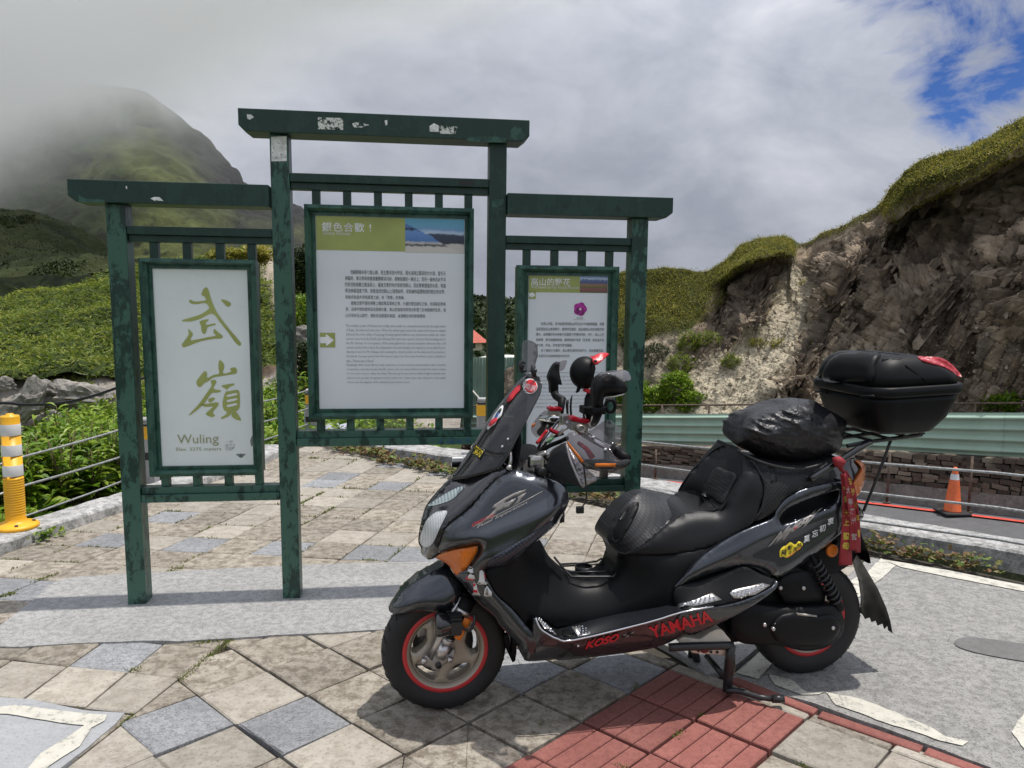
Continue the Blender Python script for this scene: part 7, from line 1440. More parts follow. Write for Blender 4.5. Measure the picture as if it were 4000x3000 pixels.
panel('pillion_seat', [(2928, 1792, 0.09), (3000, 1800, 0.10), (3100, 1812, 0.10), (3200, 1800, 0.09), (3262, 1790, 0.085), (3292, 1830, 0.10), (3288, 1876, 0.12), (3256, 1886, 0.14), (3147, 1912, 0.152), (3075, 1952, 0.162), (3041, 1992, 0.17), (2949, 2037, 0.178), (2972, 1985, 0.174), (2985, 1910, 0.164), (2968, 1850, 0.148)], M_mesh, 14, 40, 20, 0.0, 13, 4)
decal('stitch_line', 'pillion_seat', [(2950, 2034), (2978, 1998), (3060, 1940), (3150, 1893), (3240, 1868), (3241, 1870), (3150, 1896), (3062, 1944), (2980, 2002)], M_seat, 1.6, 16, curve=False)
decal('strap', 'pillion_seat', [(3000, 1818), (3024, 1818), (3036, 1880), (3010, 1886)], M_dblk, 2.5, 16, curve=False)
# tail
hole = [tuple(p) for p in smooth_curve([(3054, 2044), (3050, 2017), (3070, 1993), (3104, 1973), (3180, 1945), (3268, 1918), (3278, 1926), (3270, 1952), (3234, 1980), (3104, 2034)], 3)]
panel('tail_panel', [(2636, 2296, 0.20), (2660, 2265, 0.20), (2715, 2199, 0.20), (2797, 2134, 0.192), (2905, 2072, 0.188), (3014, 2028, 0.18), (3035, 1993, 0.176), (3075, 1947, 0.168), (3147, 1908, 0.16), (3256, 1882, 0.148), (3292, 1888, 0.142), (3304, 1960, 0.142), (3296, 2070, 0.145), (3289, 2084, 0.148), (3179, 2171, 0.16), (3082, 2238, 0.175), (3034, 2255, 0.185), (2986, 2226, 0.195), (2928, 2212, 0.198), (2870, 2217, 0.20), (2793, 2238, 0.20), (2696, 2272, 0.20)], M_body, 8, 22, 14, 0.02, 7, 4, holes=[hole],
      steps=[([(2640, 2290), (2730, 2216), (2860, 2150), (2960, 2095), (3060, 2060), (3180, 2005), (3290, 1950)], 20, 10), ([(2640, 2300), (2760, 2225), (2880, 2165), (3000, 2105), (3100, 2065), (3220, 2010), (3300, 1970)], -16, 9), ([(3040, 2236), (3110, 2180), (3200, 2120), (3300, 2050)], 14, 7)])
panel('grip_recess', [(3040, 2060, 0.12), (3040, 2010, 0.12), (3100, 1960, 0.12), (3280, 1905, 0.11), (3290, 1950, 0.11), (3240, 1990, 0.12), (3100, 2045, 0.12)], M_matt2, 0, 10, 10, 0.02, 20, 3)
mb = MB(); ball(mb, hit('tail_panel', 3106, 2032, 0.17, 0.001), 0.005, 8); mb.build('screw', M_chrome, scooter)
decal_text('Majesty', 'tail_panel', [(2992, 2150), (3200, 2020), (3010, 2100)], M_decal, 2.0, 0.75, 0.05, 0.17)
decal('tittle', 'tail_panel', [(3102, 2062), (3112, 2057), (3108, 2066), (3100, 2068)], M_dred, 2.6, 20, curve=False)
z6 = lambda x, y: (2800+x/3.687, 2000+y/3.687)
for ch, (x, y) in zip('莫忘初衷', [(1292, 385), (1410, 310), (1520, 235), (1635, 135)]): a = z6(x-48, y+62); b_ = z6(x+48, y+30); t_ = z6(x-52, y-38); decal_text(ch, 'tail_panel', [a, b_, t_], M_dwht, 2.0, 0.1, 0.02, 0.17)
decal('slogan_sticker', 'tail_panel', [z6(*p) for p in [(905, 650), (905, 560), (950, 500), (1000, 480), (1050, 430), (1080, 445), (1130, 470), (1180, 420), (1235, 465), (1200, 520), (1130, 570), (1060, 630), (1000, 660), (950, 640)]], M_dyel, 1.6, 10, parent=None)
decal('slogan_shade', 'tail_panel', [z6(*p) for p in [(1000, 655), (1060, 610), (1140, 555), (1215, 495), (1200, 525), (1130, 575), (1060, 635)]], M_dora, 2.0, 12)
for ch, (x, y, sz) in zip('騎動不用快', [(960, 585, 95), (1045, 520, 80), (1050, 590, 50), (1120, 540, 60), (1185, 480, 80)]): a = z6(x-sz*.42, y+sz*.55); b_ = z6(x+sz*.45, y+sz*.32); t_ = z6(x-sz*.42, y-sz*.4); decal_text(ch, 'tail_panel', [a, b_, t_], M_dblk, 2.4, 0.1, 0.02, 0.17)
# fairing lettering
z2 = lambda x, y: (1600+x/2.91, 1780+y/2.91)
decal('logo_line', 'side_fairing', [z2(*p) for p in [(578, 892), (780, 775), (1000, 668), (1250, 540), (1512, 402), (1515, 406), (1255, 547), (1000, 677), (785, 783), (582, 895)]], M_decal, 1.5, 14, curve=False)
decal('logo', 'side_fairing', [z2(*p) for p in [(800, 765), (930, 655), (985, 590), (925, 598), (965, 555), (1080, 480), (1200, 420), (1330, 380), (1285, 425), (1235, 452), (1185, 462), (1105, 505), (1072, 540), (1130, 520), (1210, 480), (1165, 545), (1130, 585), (1070, 600), (1000, 635), (960, 680), (880, 735)]], M_decal, 1.5, 8, curve=False)
decal('logo', 'side_fairing', [z2(*p) for p in [(1165, 575), (1235, 490), (1225, 468), (1330, 415), (1280, 480), (1240, 540)]], M_decal, 1.5, 8, curve=False)
decal_text('Fuel Injection', 'side_fairing', [z2(765, 838), z2(1340, 548), z2(762, 800)], M_decal, 1.6, 0.3, 0.02); decal_text('DIGITAL', 'side_fairing', [z2(705, 808), z2(965, 682), z2(712, 772)], M_dred, 1.6, 0.3, 0.01)
# four little lighthouse and sail stickers
def st(pts, mat, off=1.4, parent=None): return decal('sticker', 'side_fairing', [z2(*p) for p in pts], mat, off, 12, curve=False, thick=0.6, parent=parent)
o = st([(645, 1405), (665, 1300), (668, 1268), (690, 1258), (725, 1280), (722, 1310), (745, 1395), (720, 1412)], M_dwht); st([(660, 1345), (663, 1322), (726, 1332), (735, 1355)], M_dblk, 1.9, o); st([(640, 1405), (655, 1360), (660, 1395), (720, 1405), (742, 1400), (720, 1415)], M_dred, 1.9, o); st([(672, 1285), (676, 1270), (715, 1275), (720, 1290)], M_dblk, 1.9, o)
o = st([(772, 1450), (790, 1410), (795, 1310), (815, 1298), (840, 1315), (855, 1430), (885, 1445), (870, 1465), (790, 1462)], M_dwht); st([(785, 1438), (850, 1440), (880, 1450), (790, 1452)], M_dblk, 1.9, o); st([(845, 1330), (852, 1335), (862, 1400), (853, 1400)], M_dred, 1.9, o)
o = st([(712, 1580), (730, 1520), (725, 1445), (742, 1438), (760, 1460), (775, 1530), (808, 1585), (790, 1595)], M_dwht); st([(727, 1450), (742, 1442), (755, 1470), (728, 1490)], M_dred, 1.9, o); st([(728, 1520), (770, 1525), (780, 1555), (722, 1550)], M_dred, 1.9, o); st([(715, 1572), (800, 1585), (790, 1592)], M_dblk, 1.9, o)
o = st([(845, 1590), (855, 1520), (880, 1478), (910, 1520), (935, 1550), (935, 1595), (870, 1600)], M_dwht); st([(865, 1580), (868, 1515), (882, 1490), (892, 1530), (895, 1585)], M_decal, 1.9, o)
# engine, air box, shock absorber
panel('engine_block', [(2640, 2410, 0.10), (2800, 2400, 0.12), (2900, 2330, 0.12), (3060, 2270, 0.12), (3150, 2280, 0.12), (3180, 2400, 0.12), (3000, 2480, 0.12), (2860, 2510, 0.12), (2700, 2520, 0.10)], M_matt2, 5, 20, 10, 0.0, 24, 3)
panel('engine_cover', [(2858, 2412, 0.17), (2880, 2381, 0.172), (2938, 2358, 0.175), (3010, 2368, 0.18), (3060, 2373, 0.18), (3179, 2370, 0.18), (3251, 2366, 0.178), (3285, 2391, 0.175), (3300, 2434, 0.172), (3286, 2482, 0.172), (3246, 2521, 0.172), (3179, 2541, 0.174), (3121, 2540, 0.176), (3034, 2520, 0.178), (2938, 2518, 0.175), (2889, 2508, 0.17), (2860, 2482, 0.168), (2855, 2446, 0.168)], M_matte, 20, 34, 60, None, 11, 4, mirror=False)
decal('cover_boss', 'engine_cover', [(3010, 2455), (3022, 2425), (3060, 2398), (3110, 2392), (3180, 2408), (3240, 2400), (3276, 2425), (3276, 2470), (3240, 2508), (3180, 2524), (3090, 2518), (3030, 2500)], M_matte, 3, 11, 7, 14, 0.19, key='boss')
decal('cover_slot', 'engine_cover', [(3102, 2393), (3184, 2402), (3186, 2409), (3110, 2402)], M_tit, 10.5, 20, curve=False, thick=5)
for (x, y, k) in ((3028, 2436, 'engine_cover'), (3252, 2452, 'boss'), (2985, 2440, 'engine_cover'), (3020, 2456, 'boss')):
    mb = MB(); mb.lathe([(0.001, 0.006), (0.006, 0.006), (0.008, 0.003), (0.008, -0.006)], 12, Matrix.Translation(hit(k, x, y, 0.19, 0.002)) @ RY); mb.build('bolt', M_alu, scooter)
panel('air_box', [(3087, 2236, 0.15), (3154, 2230, 0.15), (3176, 2240, 0.15), (3198, 2275, 0.15), (3222, 2309, 0.15), (3221, 2347, 0.15), (3203, 2362, 0.15), (3082, 2362, 0.155), (3053, 2334, 0.155), (3038, 2299, 0.155), (3048, 2260, 0.152)], M_matte, 14, 22, 60, None, 10, 4, mirror=False)
for (x, y) in ((3048, 2296), (3137, 2297)):
    mb = MB(); mb.lathe([(0.001, 0.006), (0.006, 0.006), (0.0085, 0.003), (0.0085, -0.006)], 12, Matrix.Translation(hit('air_box', x, y, 0.16, 0.002)) @ RY); mb.build('bolt', M_alu, scooter)
a, b_ = S3(3168, 2168, 0.155), S3(3285, 2385, 0.16); ax = (b_-a); ln = ax.length; MS = Matrix.Translation(a) @ ax.to_track_quat('Z', 'Y').to_matrix().to_4x4()
mb = MB(); mb.lathe([(0.010, 0), (0.010, ln)], 14, MS); mb.lathe([(0.018, ln*0.60), (0.020, ln*0.62), (0.020, ln*0.95), (0.012, ln)], 16, MS); mb.build('shock_absorber', M_matt2, scooter)
mb = MB(); hp = []
for k in range(9*14+1): an = 2*PI*k/14; hp.append(MS @ Vector((0.024*math.cos(an), 0.024*math.sin(an), ln*(0.10+0.74*k/(9*14)))))
mb.tube(hp, 0.0042, 7); mb.build('spring', M_steel, scooter)
panel('rear_inner_guard', [(3060, 2255, 0.09), (3179, 2165, 0.10), (3290, 2078, 0.10), (3335, 2060, 0.09), (3352, 2120, 0.085), (3335, 2190, 0.08), (3270, 2235, 0.085), (3210, 2250, 0.085), (3130, 2300, 0.09)], M_matt2, 4, 20, 10, 0.0, 16, 3)
mb = MB(); mb.lathe([(0.001, 0.010), (0.022, 0.010), (0.0255, 0.007), (0.0255, -0.004)], 28, Matrix.Translation(S3(3248, 2150, 0.125)) @ RY); mb.build('side_reflector', M_orange, scooter)
mb = MB(); mb.tube([S3(3248, 2150, 0.124), S3(3270, 2120, 0.10)], 0.012, 8); mb.build('reflector_bracket', M_matt2, scooter)
# mud flap with a toothed lower edge
teeth = [(3342, 2159, 0.09), (3371, 2202, 0.098), (3400, 2250, 0.10), (3429, 2299, 0.10), (3463, 2376, 0.10), (3478, 2425, 0.10), (3487, 2475, 0.10), (3471, 2463, 0.075), (3467, 2444, 0.07), (3455, 2457, 0.05), (3448, 2436, 0.04), (3429, 2444, 0.01), (3422, 2425, 0.0), (3405, 2430, -0.03), (3398, 2412, -0.04), (3379, 2418, -0.07), (3371, 2402, -0.08), (3360, 2394, -0.095), (3364, 2337, -0.095), (3355, 2270, -0.09), (3333, 2202, -0.06), (3322, 2172, -0.02)]
panel('mud_flap', teeth, M_matte, 0, 20, 3, None, 14, 1, mirror=False, smooth_rim=False, edge=1)
panel('fender_tip', [(3348, 2040, 0.07), (3365, 2090, 0.075), (3388, 2145, 0.08), (3402, 2200, 0.08), (3375, 2192, 0.03), (3345, 2172, 0.0), (3330, 2120, 0.0)], M_matte, 3, 20, 6, None, 12, 2, mirror=False)
# tail lamp, grab rail, carrier
panel('tail_cover', [(3215, 1850, 0.12), (3280, 1800, 0.10), (3335, 1790, 0.07), (3362, 1806, 0.06), (3366, 1830, 0.07), (3350, 1862, 0.09), (3335, 1900, 0.11), (3345, 1960, 0.11), (3370, 1995, 0.08), (3372, 2020, 0.08), (3345, 2050, 0.10), (3296, 2078, 0.14), (3304, 1960, 0.142), (3292, 1888, 0.142)], M_gloss, 6, 20, 10, 0.0, 12, 4)
panel('tail_lamp', [(3332, 1897, 0.115), (3353, 1860, 0.10), (3366, 1828, 0.08), (3340, 1798, 0.075), (3362, 1800, 0.06), (3380, 1818, 0.055), (3379, 1872, 0.07), (3364, 1918, 0.09), (3345, 1938, 0.105)], M_amber, 5, 12, 18, None, 9, 3)
ptube('grab_rail', [(3165, 1872, 0.15), (3228, 1832, 0.15), (3300, 1788, 0.15), (3368, 1744, 0.15), (3400, 1726, 0.14)], 0.0135, M_gloss, None, 14)
mb = MB(); mb.tube([S3(3230, 1832, -0.15), S3(3400, 1726, -0.15)], 0.0135, 12); mb.build('grab_rail', M_gloss, scooter)
for w in (0.11, -0.11):
    ptube('carrier_rod', [(3481, 1716, w), (3430, 1855, w), (3373, 1997, w*0.8)], 0.0058, M_steel)
pa, pb = S3(3380, 1728, 0.12), S3(3600, 1698, 0.12); mb = MB()
for y in (-0.12, 0.12, 0.0): mb.tube([Vector((pa.x-0.08, y, pa.z-0.012)), Vector((pa.x, y, pa.z)), Vector((pb.x, y, pb.z))], 0.0085, 8)
for t in (0.05, 0.35, 0.65, 0.95): p = pa.lerp(pb, t); mb.box(p.x-0.012, p.x+0.012, -0.14, 0.14, p.z+0.006, p.z+0.012)
mb.build('carrier', M_steel, scooter)
# centre stand
panel('stand_casting', [(2652, 2500, 0.185), (2668, 2488, 0.185), (2700, 2492, 0.185), (2735, 2495, 0.185), (2770, 2472, 0.185), (2800, 2458, 0.185), (2822, 2462, 0.185), (2838, 2482, 0.185), (2856, 2505, 0.185), (2850, 2530, 0.185), (2838, 2560, 0.185), (2800, 2556, 0.185), (2708, 2551, 0.185), (2700, 2535, 0.185), (2655, 2512, 0.185)], M_beigec, 5, 14, 40, None, 10, 3, mirror=False)
for (x, y) in ((2727, 2540), (2776, 2545), (2800, 2546)):
    mb = MB(); mb.lathe([(0.001, 0.004), (0.005, 0.004), (0.006, -0.004)], 10, Matrix.Translation(hit('stand_casting', x, y, 0.19, 0.002)) @ RY); mb.build('bolt', M_steel, scooter)
decal('stand_badge', 'stand_casting', [(2752+17*math.cos(a), 2542+8*math.sin(a)) for a in np.linspace(0, 2*PI, 16, endpoint=False)], simple('badge_maroon', (0.16, 0.03, 0.03), 0.4), 1.5, 12, curve=False)
def SGr(x, y, z): p = gp(x, y, z); return Vector(((p-SO).dot(AX), -(p-SO).dot(NL), z))
gpl = gp(2841, 2716); gl = Vector(((gpl-SO).dot(AX), -(gpl-SO).dot(NL), 0)); WS = -gl.y
ptube('stand_bar', [(2614, 2529, 0.20), (2700, 2525, 0.205), (2862, 2521, 0.205)], 0.0155, M_steel)
mb = MB(); mb.tube([S3(2856, 2522, 0.205), S3(2848, 2580, 0.205), S3(2844, 2650, WS-0.02), S3(2841, 2705, WS)], [0.017, 0.017, 0.018, 0.019], 12); mb.tube([S3(2760, 2560, 0.0), S3(2832, 2648, WS-0.03)], 0.012, 10); mb.build('stand_leg', M_steel, scooter); mb = MB(); mb.tube([Vector((gl.x+0.02, 0.17, 0.30)), Vector((gl.x, 0.19, 0.0))], 0.016, 10); mb.build('centre_stand', M_steel, scooter); mb = MB(); mb.tube([S3(2714, 2540, -0.12), S3(2726, 2596, -0.16)], 0.016, 10); mb.build('stand_foot', M_steel, scooter)
mb = MB(); mb.tube([SGr(2836, 2697, 0.035), SGr(2870, 2697, 0.035), SGr(2900, 2702, 0.033), SGr(2965, 2723, 0.032), SGr(3022, 2731, 0.032)], [0.012, 0.0118, 0.0115, 0.011, 0.011], 10); mb.tube([SGr(3016, 2729, 0.034), SGr(3062, 2731, 0.034)], 0.0155, 10); mb.build('stand_tang', M_steel, scooter)
mb = MB(); hp = [S3(2866+6*math.cos(k*1.1), 2560+k*1.15, 0.175+0.006*math.sin(k*1.1)) for k in range(70)]; mb.tube(hp, 0.0022, 5); mb.build('stand_spring', M_rust, scooter)
# cockpit
panel('dash_cover', [(2030, 1838, 0.14), (2034, 1812, 0.12), (2060, 1788, 0.10), (2105, 1768, 0.09), (2150, 1785, 0.10), (2188, 1840, 0.13), (2212, 1905, 0.17), (2165, 1882, 0.17), (2085, 1857, 0.16)], M_matt2, 8, 25, 10, 0.0, 14, 3)
mb = MB(); p = S3(2098, 1800, 0.12); mb.box(p.x-0.03, p.x+0.024, -0.135, -0.09, p.z-0.024, p.z+0.018, 0.012); mb.build('switch_cover', M_alu, scooter)
mb = MB(); p = S3(2112, 1838, 0.16); mb.lathe([(0.001, 0.03), (0.016, 0.03), (0.018, 0.024), (0.018, -0.03)], 18, Matrix.Translation(p) @ RY); mb.build('socket', M_dblk, scooter)
ptube('handlebar', [(2100, 1762, -0.02), (2128, 1722, -0.02), (2165, 1678, -0.03), (2198, 1642, -0.02), (2240, 1668, 0.10), (2320, 1720, 0.26), (2404, 1763, 0.36)], 0.0125, M_chrome, None, 12)
mb = MB(); mb.tube([Vector((S3(2198, 1642, -0.02).x, 0.02, S3(2198, 1642, -0.02).z)), Vector((S3(2198, 1642, 0).x-0.03, 0.2, S3(2198, 1642, 0).z-0.02)), Vector((S3(2198, 1642, 0).x+0.03, 0.38, S3(2198, 1642, 0).z-0.09))], 0.0125, 12); mb.build('handlebar', M_chrome, scooter)
mb = MB(); mb.tube([S3(2400, 1760, 0.35), S3(2448, 1792, 0.43)], 0.0165, 14); mb.build('grip', M_matt2, scooter); mb = MB(); mb.tube([S3(2398, 1758, 0.345), S3(2412, 1768, 0.37)], 0.0215, 14); mb.build('grip_collar', M_steel, scooter)
mb = MB(); p = S3(2206, 1640, 0.03); mb.box(p.x-0.016, p.x+0.018, -0.045, -0.005, p.z-0.018, p.z+0.02, 0.006); mb.build('bar_clamp', M_alu, scooter)
ptube('red_hose', [(2097, 1732, 0.06), (2118, 1705, 0.05), (2138, 1681, 0.05)], 0.0062, M_dred); ptube('red_fitting', [(2148, 1677, 0.06), (2165, 1686, 0.07), (2185, 1694, 0.08)], 0.0085, M_redan)
for (pts, m, r_) in (([(2105, 1770, 0.03), (2128, 1738, 0.04), (2152, 1712, 0.05), (2200, 1695, 0.09)], M_steel, 0.005), ([(2098, 1778, 0.08), (2140, 1745, 0.10), (2190, 1724, 0.13), (2214, 1712, 0.2)], M_matt2, 0.008), ([(2110, 1745, -0.02), (2122, 1715, -0.02), (2150, 1680, -0.03)], M_chrome, 0.005), ([(2140, 1790, 0.13), (2165, 1760, 0.15), (2205, 1738, 0.2)], M_alu, 0.008), ([(2085, 1800, 0.10), (2110, 1775, 0.11), (2135, 1770, 0.12)], M_alu, 0.010), ([(2090, 1790, 0.02), (2105, 1750, 0.02), (2122, 1700, 0.02), (2140, 1660, 0.0)], M_steel, 0.0045), ([(2180, 1700, 0.09), (2200, 1680, 0.10), (2216, 1672, 0.1)], M_alu, 0.006)): ptube('cockpit_cable', pts, r_, m)
panel('sticker_box', [(2135, 1725, 0.09), (2160, 1702, 0.09), (2170, 1710, 0.09), (2146, 1733, 0.09)], simple('green_label', (0.22, 0.42, 0.22), 0.4), 0, 5, 12, None, 12, 1, mirror=False, smooth_rim=False, edge=1)
def reservoir(x0, x1, yc0, yc1, yb, w, tilt, hx, hy, hw):
    a = S3(x0, yc1, w); b_ = S3(x1, yc1+tilt, w); c = S3(x0, yc0, w); d_ = S3(x0, yb, w); vx = b_-a; L_ = vx.length; M = Matrix.Translation(a) @ Matrix.Rotation(-math.atan2(vx.z, vx.x), 4, 'Y'); hcap = (c-a).length; hb = (a-d_).length
    o = MB(); o.box(-0.003, L_+0.003, -0.026, 0.026, 0.0, hcap, 0.003, M); o.box(0.006, L_*0.3, -0.02, 0.02, hcap, hcap+0.003, 0.001, M); o.box(L_*0.7, L_-0.006, -0.02, 0.02, hcap, hcap+0.003, 0.001, M); cap = o.build('reservoir_cap', M_redan, scooter)
    o = MB(); o.box(0.002, L_-0.002, -0.023, 0.023, -hb, -0.001, 0.004, M); o.lathe([(0.001, 0.02), (0.0095, 0.02), (0.0095, 0.024), (0.0135, 0.024), (0.0135, -0.03)], 16, Matrix.Translation(S3(hx, hy, hw)) @ RY); o.build('master_cylinder', M_tit, scooter)
reservoir(2143, 2187, 1590, 1602, 1638, -0.20, 0, 2160, 1633, -0.17); reservoir(2226, 2298, 1625, 1640, 1676, 0.14, 14, 2264, 1672, 0.175)
mb = MB(); mb.tube([S3(2300, 1665, 0.17), S3(2318, 1655, 0.17), S3(2322, 1630, 0.18)], [0.012, 0.013, 0.011], 10); mb.build('mirror_mount', M_tit, scooter)
# upright levers at the far bar
mb = MB(); mb.tube([S3(2219, 1655, -0.12), S3(2216, 1600, -0.12), S3(2215, 1580, -0.12), S3(2218, 1562, -0.12)], [0.005, 0.005, 0.006, 0.006], 8); mb.tube([S3(2232, 1640, -0.08), S3(2229, 1590, -0.08), S3(2231, 1560, -0.08), S3(2235, 1544, -0.08)], [0.005, 0.0045, 0.004, 0.003], 8); mb.build('brake_lever', M_steel, scooter)
# muff: black cloth with silver lining
panel('hand_muff', [(2214, 1733, 0.26), (2163, 1769, 0.18), (2148, 1800, 0.17), (2140, 1840, 0.18), (2168, 1862, 0.20), (2205, 1881, 0.25), (2248, 1896, 0.31), (2274, 1905, 0.35), (2268, 1890, 0.36), (2246, 1843, 0.34), (2224, 1786, 0.31)], M_cloth, 16, 30, 20, None, 11, 3, mirror=False)
panel('muff_lining', [(2222, 1745, 0.26), (2236, 1772, 0.29), (2279, 1821, 0.33), (2311, 1849, 0.33), (2332, 1868, 0.32), (2328, 1881, 0.32), (2300, 1893, 0.33), (2280, 1901, 0.345), (2268, 1888, 0.345), (2246, 1841, 0.325), (2226, 1786, 0.295)], M_foil, 4, 14, 10, None, 6, 3, mirror=False, noise_=lambda V, d: 0.010*fbm(np.stack([V[:, 0]*0.09+V[:, 1]*0.05, V[:, 1]*0.10-V[:, 0]*.03, V[:, 0]*0], 1), 4, 12)*np.clip(d/8, 0, 1))
ptube('muff_piping', [(2214, 1735, 0.275), (2225, 1787, 0.32), (2247, 1843, 0.35), (2269, 1891, 0.37), (2279, 1903, 0.36)], 0.0035, M_piping)
# hand guards
z4 = lambda x, y: (2100+x/4.74, 1600+y/4.74)
panel('hand_guard', [z4(*p[:2])+(p[2],) for p in [(545, 480, 0.30), (640, 420, 0.30), (780, 455, 0.30), (1000, 378, 0.31), (1280, 195, 0.30), (1420, 250, 0.32), (1540, 390, 0.36), (1552, 520, 0.39), (1500, 630, 0.42), (1360, 690, 0.43), (1420, 850, 0.46), (1520, 925, 0.49), (1690, 925, 0.52), (1715, 985, 0.525), (1650, 1065, 0.52), (1480, 1110, 0.50), (1290, 1230, 0.46), (1150, 1278, 0.44), (1000, 1195, 0.41), (850, 1065, 0.385), (700, 855, 0.35), (560, 655, 0.31)]], M_guard, 16, 40, 4, None, 9, 4, mirror=False, steps=[([z4(545, 600), z4(700, 780), z4(850, 905), z4(1000, 950), z4(1300, 955), z4(1720, 930)], 12, 3.5)])
panel('guard_band', [z4(*p[:2])+(p[2],) for p in [(560, 650, 0.315), (700, 850, 0.355), (850, 1055, 0.39), (1000, 1100, 0.42), (1300, 1110, 0.465), (1480, 1108, 0.505), (1650, 1065, 0.526), (1716, 985, 0.53), (1690, 928, 0.526), (1400, 960, 0.49), (1000, 965, 0.425), (870, 920, 0.40), (700, 760, 0.36), (560, 580, 0.32)]], smoke('guard_band_smoke', (0.02, 0.018, 0.02), 0.72), 8, 14, 3, None, 9, 3, mirror=False)
decal('orange_strip', ['guard_band', 'hand_guard'], [z4(*p) for p in [(555, 590), (580, 610), (700, 760), (845, 930), (845, 965), (815, 975), (700, 830), (560, 640)]], M_orange, 1.5, 10, w0=0.35)
decal('orange_strip', ['guard_band', 'hand_guard'], [z4(*p) for p in [(1075, 1005), (1090, 998), (1430, 998), (1448, 1015), (1440, 1050), (1425, 1055), (1090, 1055), (1070, 1040)]], M_orange, 1.5, 10, w0=0.45, nsub=2)
for (x, y) in ((1042, 522), (1260, 748)):
    mb = MB(); ball(mb, hit('hand_guard', *z4(x, y), 0.4, 0.003), 0.006, 10); mb.build('screw', M_chrome, scooter)
mb = MB(); mb.tube([S3(*z4(760, 620), 0.27), S3(*z4(900, 720), 0.31), S3(*z4(1020, 900), 0.33)], [0.007, 0.008, 0.011], 8); mb.build('clutch_lever', M_redan, scooter)
panel('hand_guard', [(2136, 1602, -0.33), (2104, 1626, -0.36), (2079, 1660, -0.39), (2076, 1684, -0.40), (2097, 1708, -0.38), (2125, 1690, -0.35), (2149, 1665, -0.33), (2152, 1630, -0.32)], M_guard, 16, 22, 4, None, 10, 3, mirror=False, key='hand_guard_far')
decal('orange_strip', 'hand_guard_far', [(2077, 1660), (2090, 1650), (2090, 1662), (2078, 1672)], M_orange, 1.5, 12, curve=False, w0=-0.38)
mb = MB(); mb.tube([S3(2110, 1690, -0.34), S3(2140, 1660, -0.28), S3(2165, 1640, -0.2)], 0.016, 10); mb.build('grip', M_matt2, scooter)
# mirrors with rain visors
panel('mirror', [z for z in [(2316, 1530, 0.29), (2319, 1508, 0.29), (2327, 1485, 0.29), (2341, 1469, 0.29), (2361, 1462, 0.29), (2393, 1465, 0.29), (2422, 1484, 0.29), (2449, 1508, 0.29), (2451, 1524, 0.29), (2441, 1535, 0.29), (2398, 1546, 0.29), (2364, 1551, 0.29), (2357, 1572, 0.29), (2356, 1594, 0.29), (2321, 1594, 0.29), (2319, 1559, 0.29)]], M_matte, 34, 40, 30, None, 6, 4, mirror=False, key='mirror_near', sm=14)
panel('mirror_visor', [(2338, 1470, 0.335), (2361, 1454, 0.31), (2398, 1446, 0.29), (2435, 1445, 0.28), (2457, 1455, 0.29), (2466, 1477, 0.32), (2462, 1486, 0.335), (2435, 1494, 0.345), (2422, 1482, 0.345), (2393, 1468, 0.345), (2362, 1464, 0.34)], smoke('visor_smoke', (0.09, 0.09, 0.10), 0.75, 0.2), 4, 14, 3, None, 8, 3, mirror=False)
panel('mirror_glass', [(2362, 1551, 0.30), (2398, 1547, 0.31), (2440, 1537, 0.30), (2436, 1542, 0.29), (2400, 1552, 0.29), (2366, 1556, 0.29)], M_chrome, 0, 5, 8, None, 8, 2, mirror=False, edge=1)
mb = MB(); mb.tube([S3(2338, 1590, 0.29), S3(2336, 1612, 0.28), S3(2328, 1640, 0.24), S3(2320, 1655, 0.19)], [0.018, 0.016, 0.013, 0.012], 12); mb.build('mirror_stem', M_matt2, scooter)
panel('mirror', [(2142, 1477, -0.26), (2146, 1461, -0.26), (2157, 1437, -0.26), (2170, 1420, -0.26), (2186, 1416, -0.26), (2185, 1447, -0.26), (2189, 1474, -0.26), (2195, 1503, -0.26), (2182, 1504, -0.26), (2179, 1536, -0.26), (2153, 1536, -0.26), (2149, 1498, -0.26)], M_matte, 22, 18, 30, None, 8, 4, mirror=False, key='mirror_far')
panel('mirror_visor', [(2168, 1420, -0.24), (2186, 1412, -0.24), (2214, 1407, -0.23), (2208, 1432, -0.22), (2199, 1446, -0.22), (2185, 1448, -0.23), (2180, 1430, -0.235)], M_guard, 2, 8, 3, None, 8, 3, mirror=False)
mb = MB(); mb.tube([S3(2166, 1535, -0.26), S3(2172, 1548, -0.25), S3(2195, 1562, -0.22), S3(2192, 1590, -0.2), S3(2190, 1620, -0.19)], [0.017, 0.016, 0.018, 0.014, 0.011], 12); mb.build('mirror_stem', M_matt2, scooter)
# phone clamp
mb = MB(); mb.tube([S3(2305, 1640, 0.12), S3(2300, 1600, 0.12), S3(2302, 1560, 0.10), S3(2308, 1535, 0.08)], [0.012, 0.02, 0.018, 0.014], 10); mb.box(S3(2298, 1600, 0.12).x-0.03, S3(2298, 1600, 0.12).x+0.05, -0.17, -0.10, S3(2298, 1600, 0.12).z-0.012, S3(2298, 1600, 0.12).z+0.016, 0.006)
ring = [S3(2384+19*math.cos(a), 1586+24*math.sin(a), 0.10) for a in np.linspace(0, 2*PI, 20, endpoint=False)]; mb.tube(ring, 0.007, 8, closed=True); mb.tube([S3(2330, 1600, 0.12), S3(2366, 1592, 0.1)], 0.009, 8); mb.tube([S3(2300, 1560, .1), S3(2288, 1552, .1)], 0.009, 8); mb.build('phone_clamp', M_matt2, scooter)
ptube('clamp_cable', [(2286, 1640, 0.13), (2280, 1620, 0.13), (2290, 1605, 0.13)], 0.004, M_dblk)
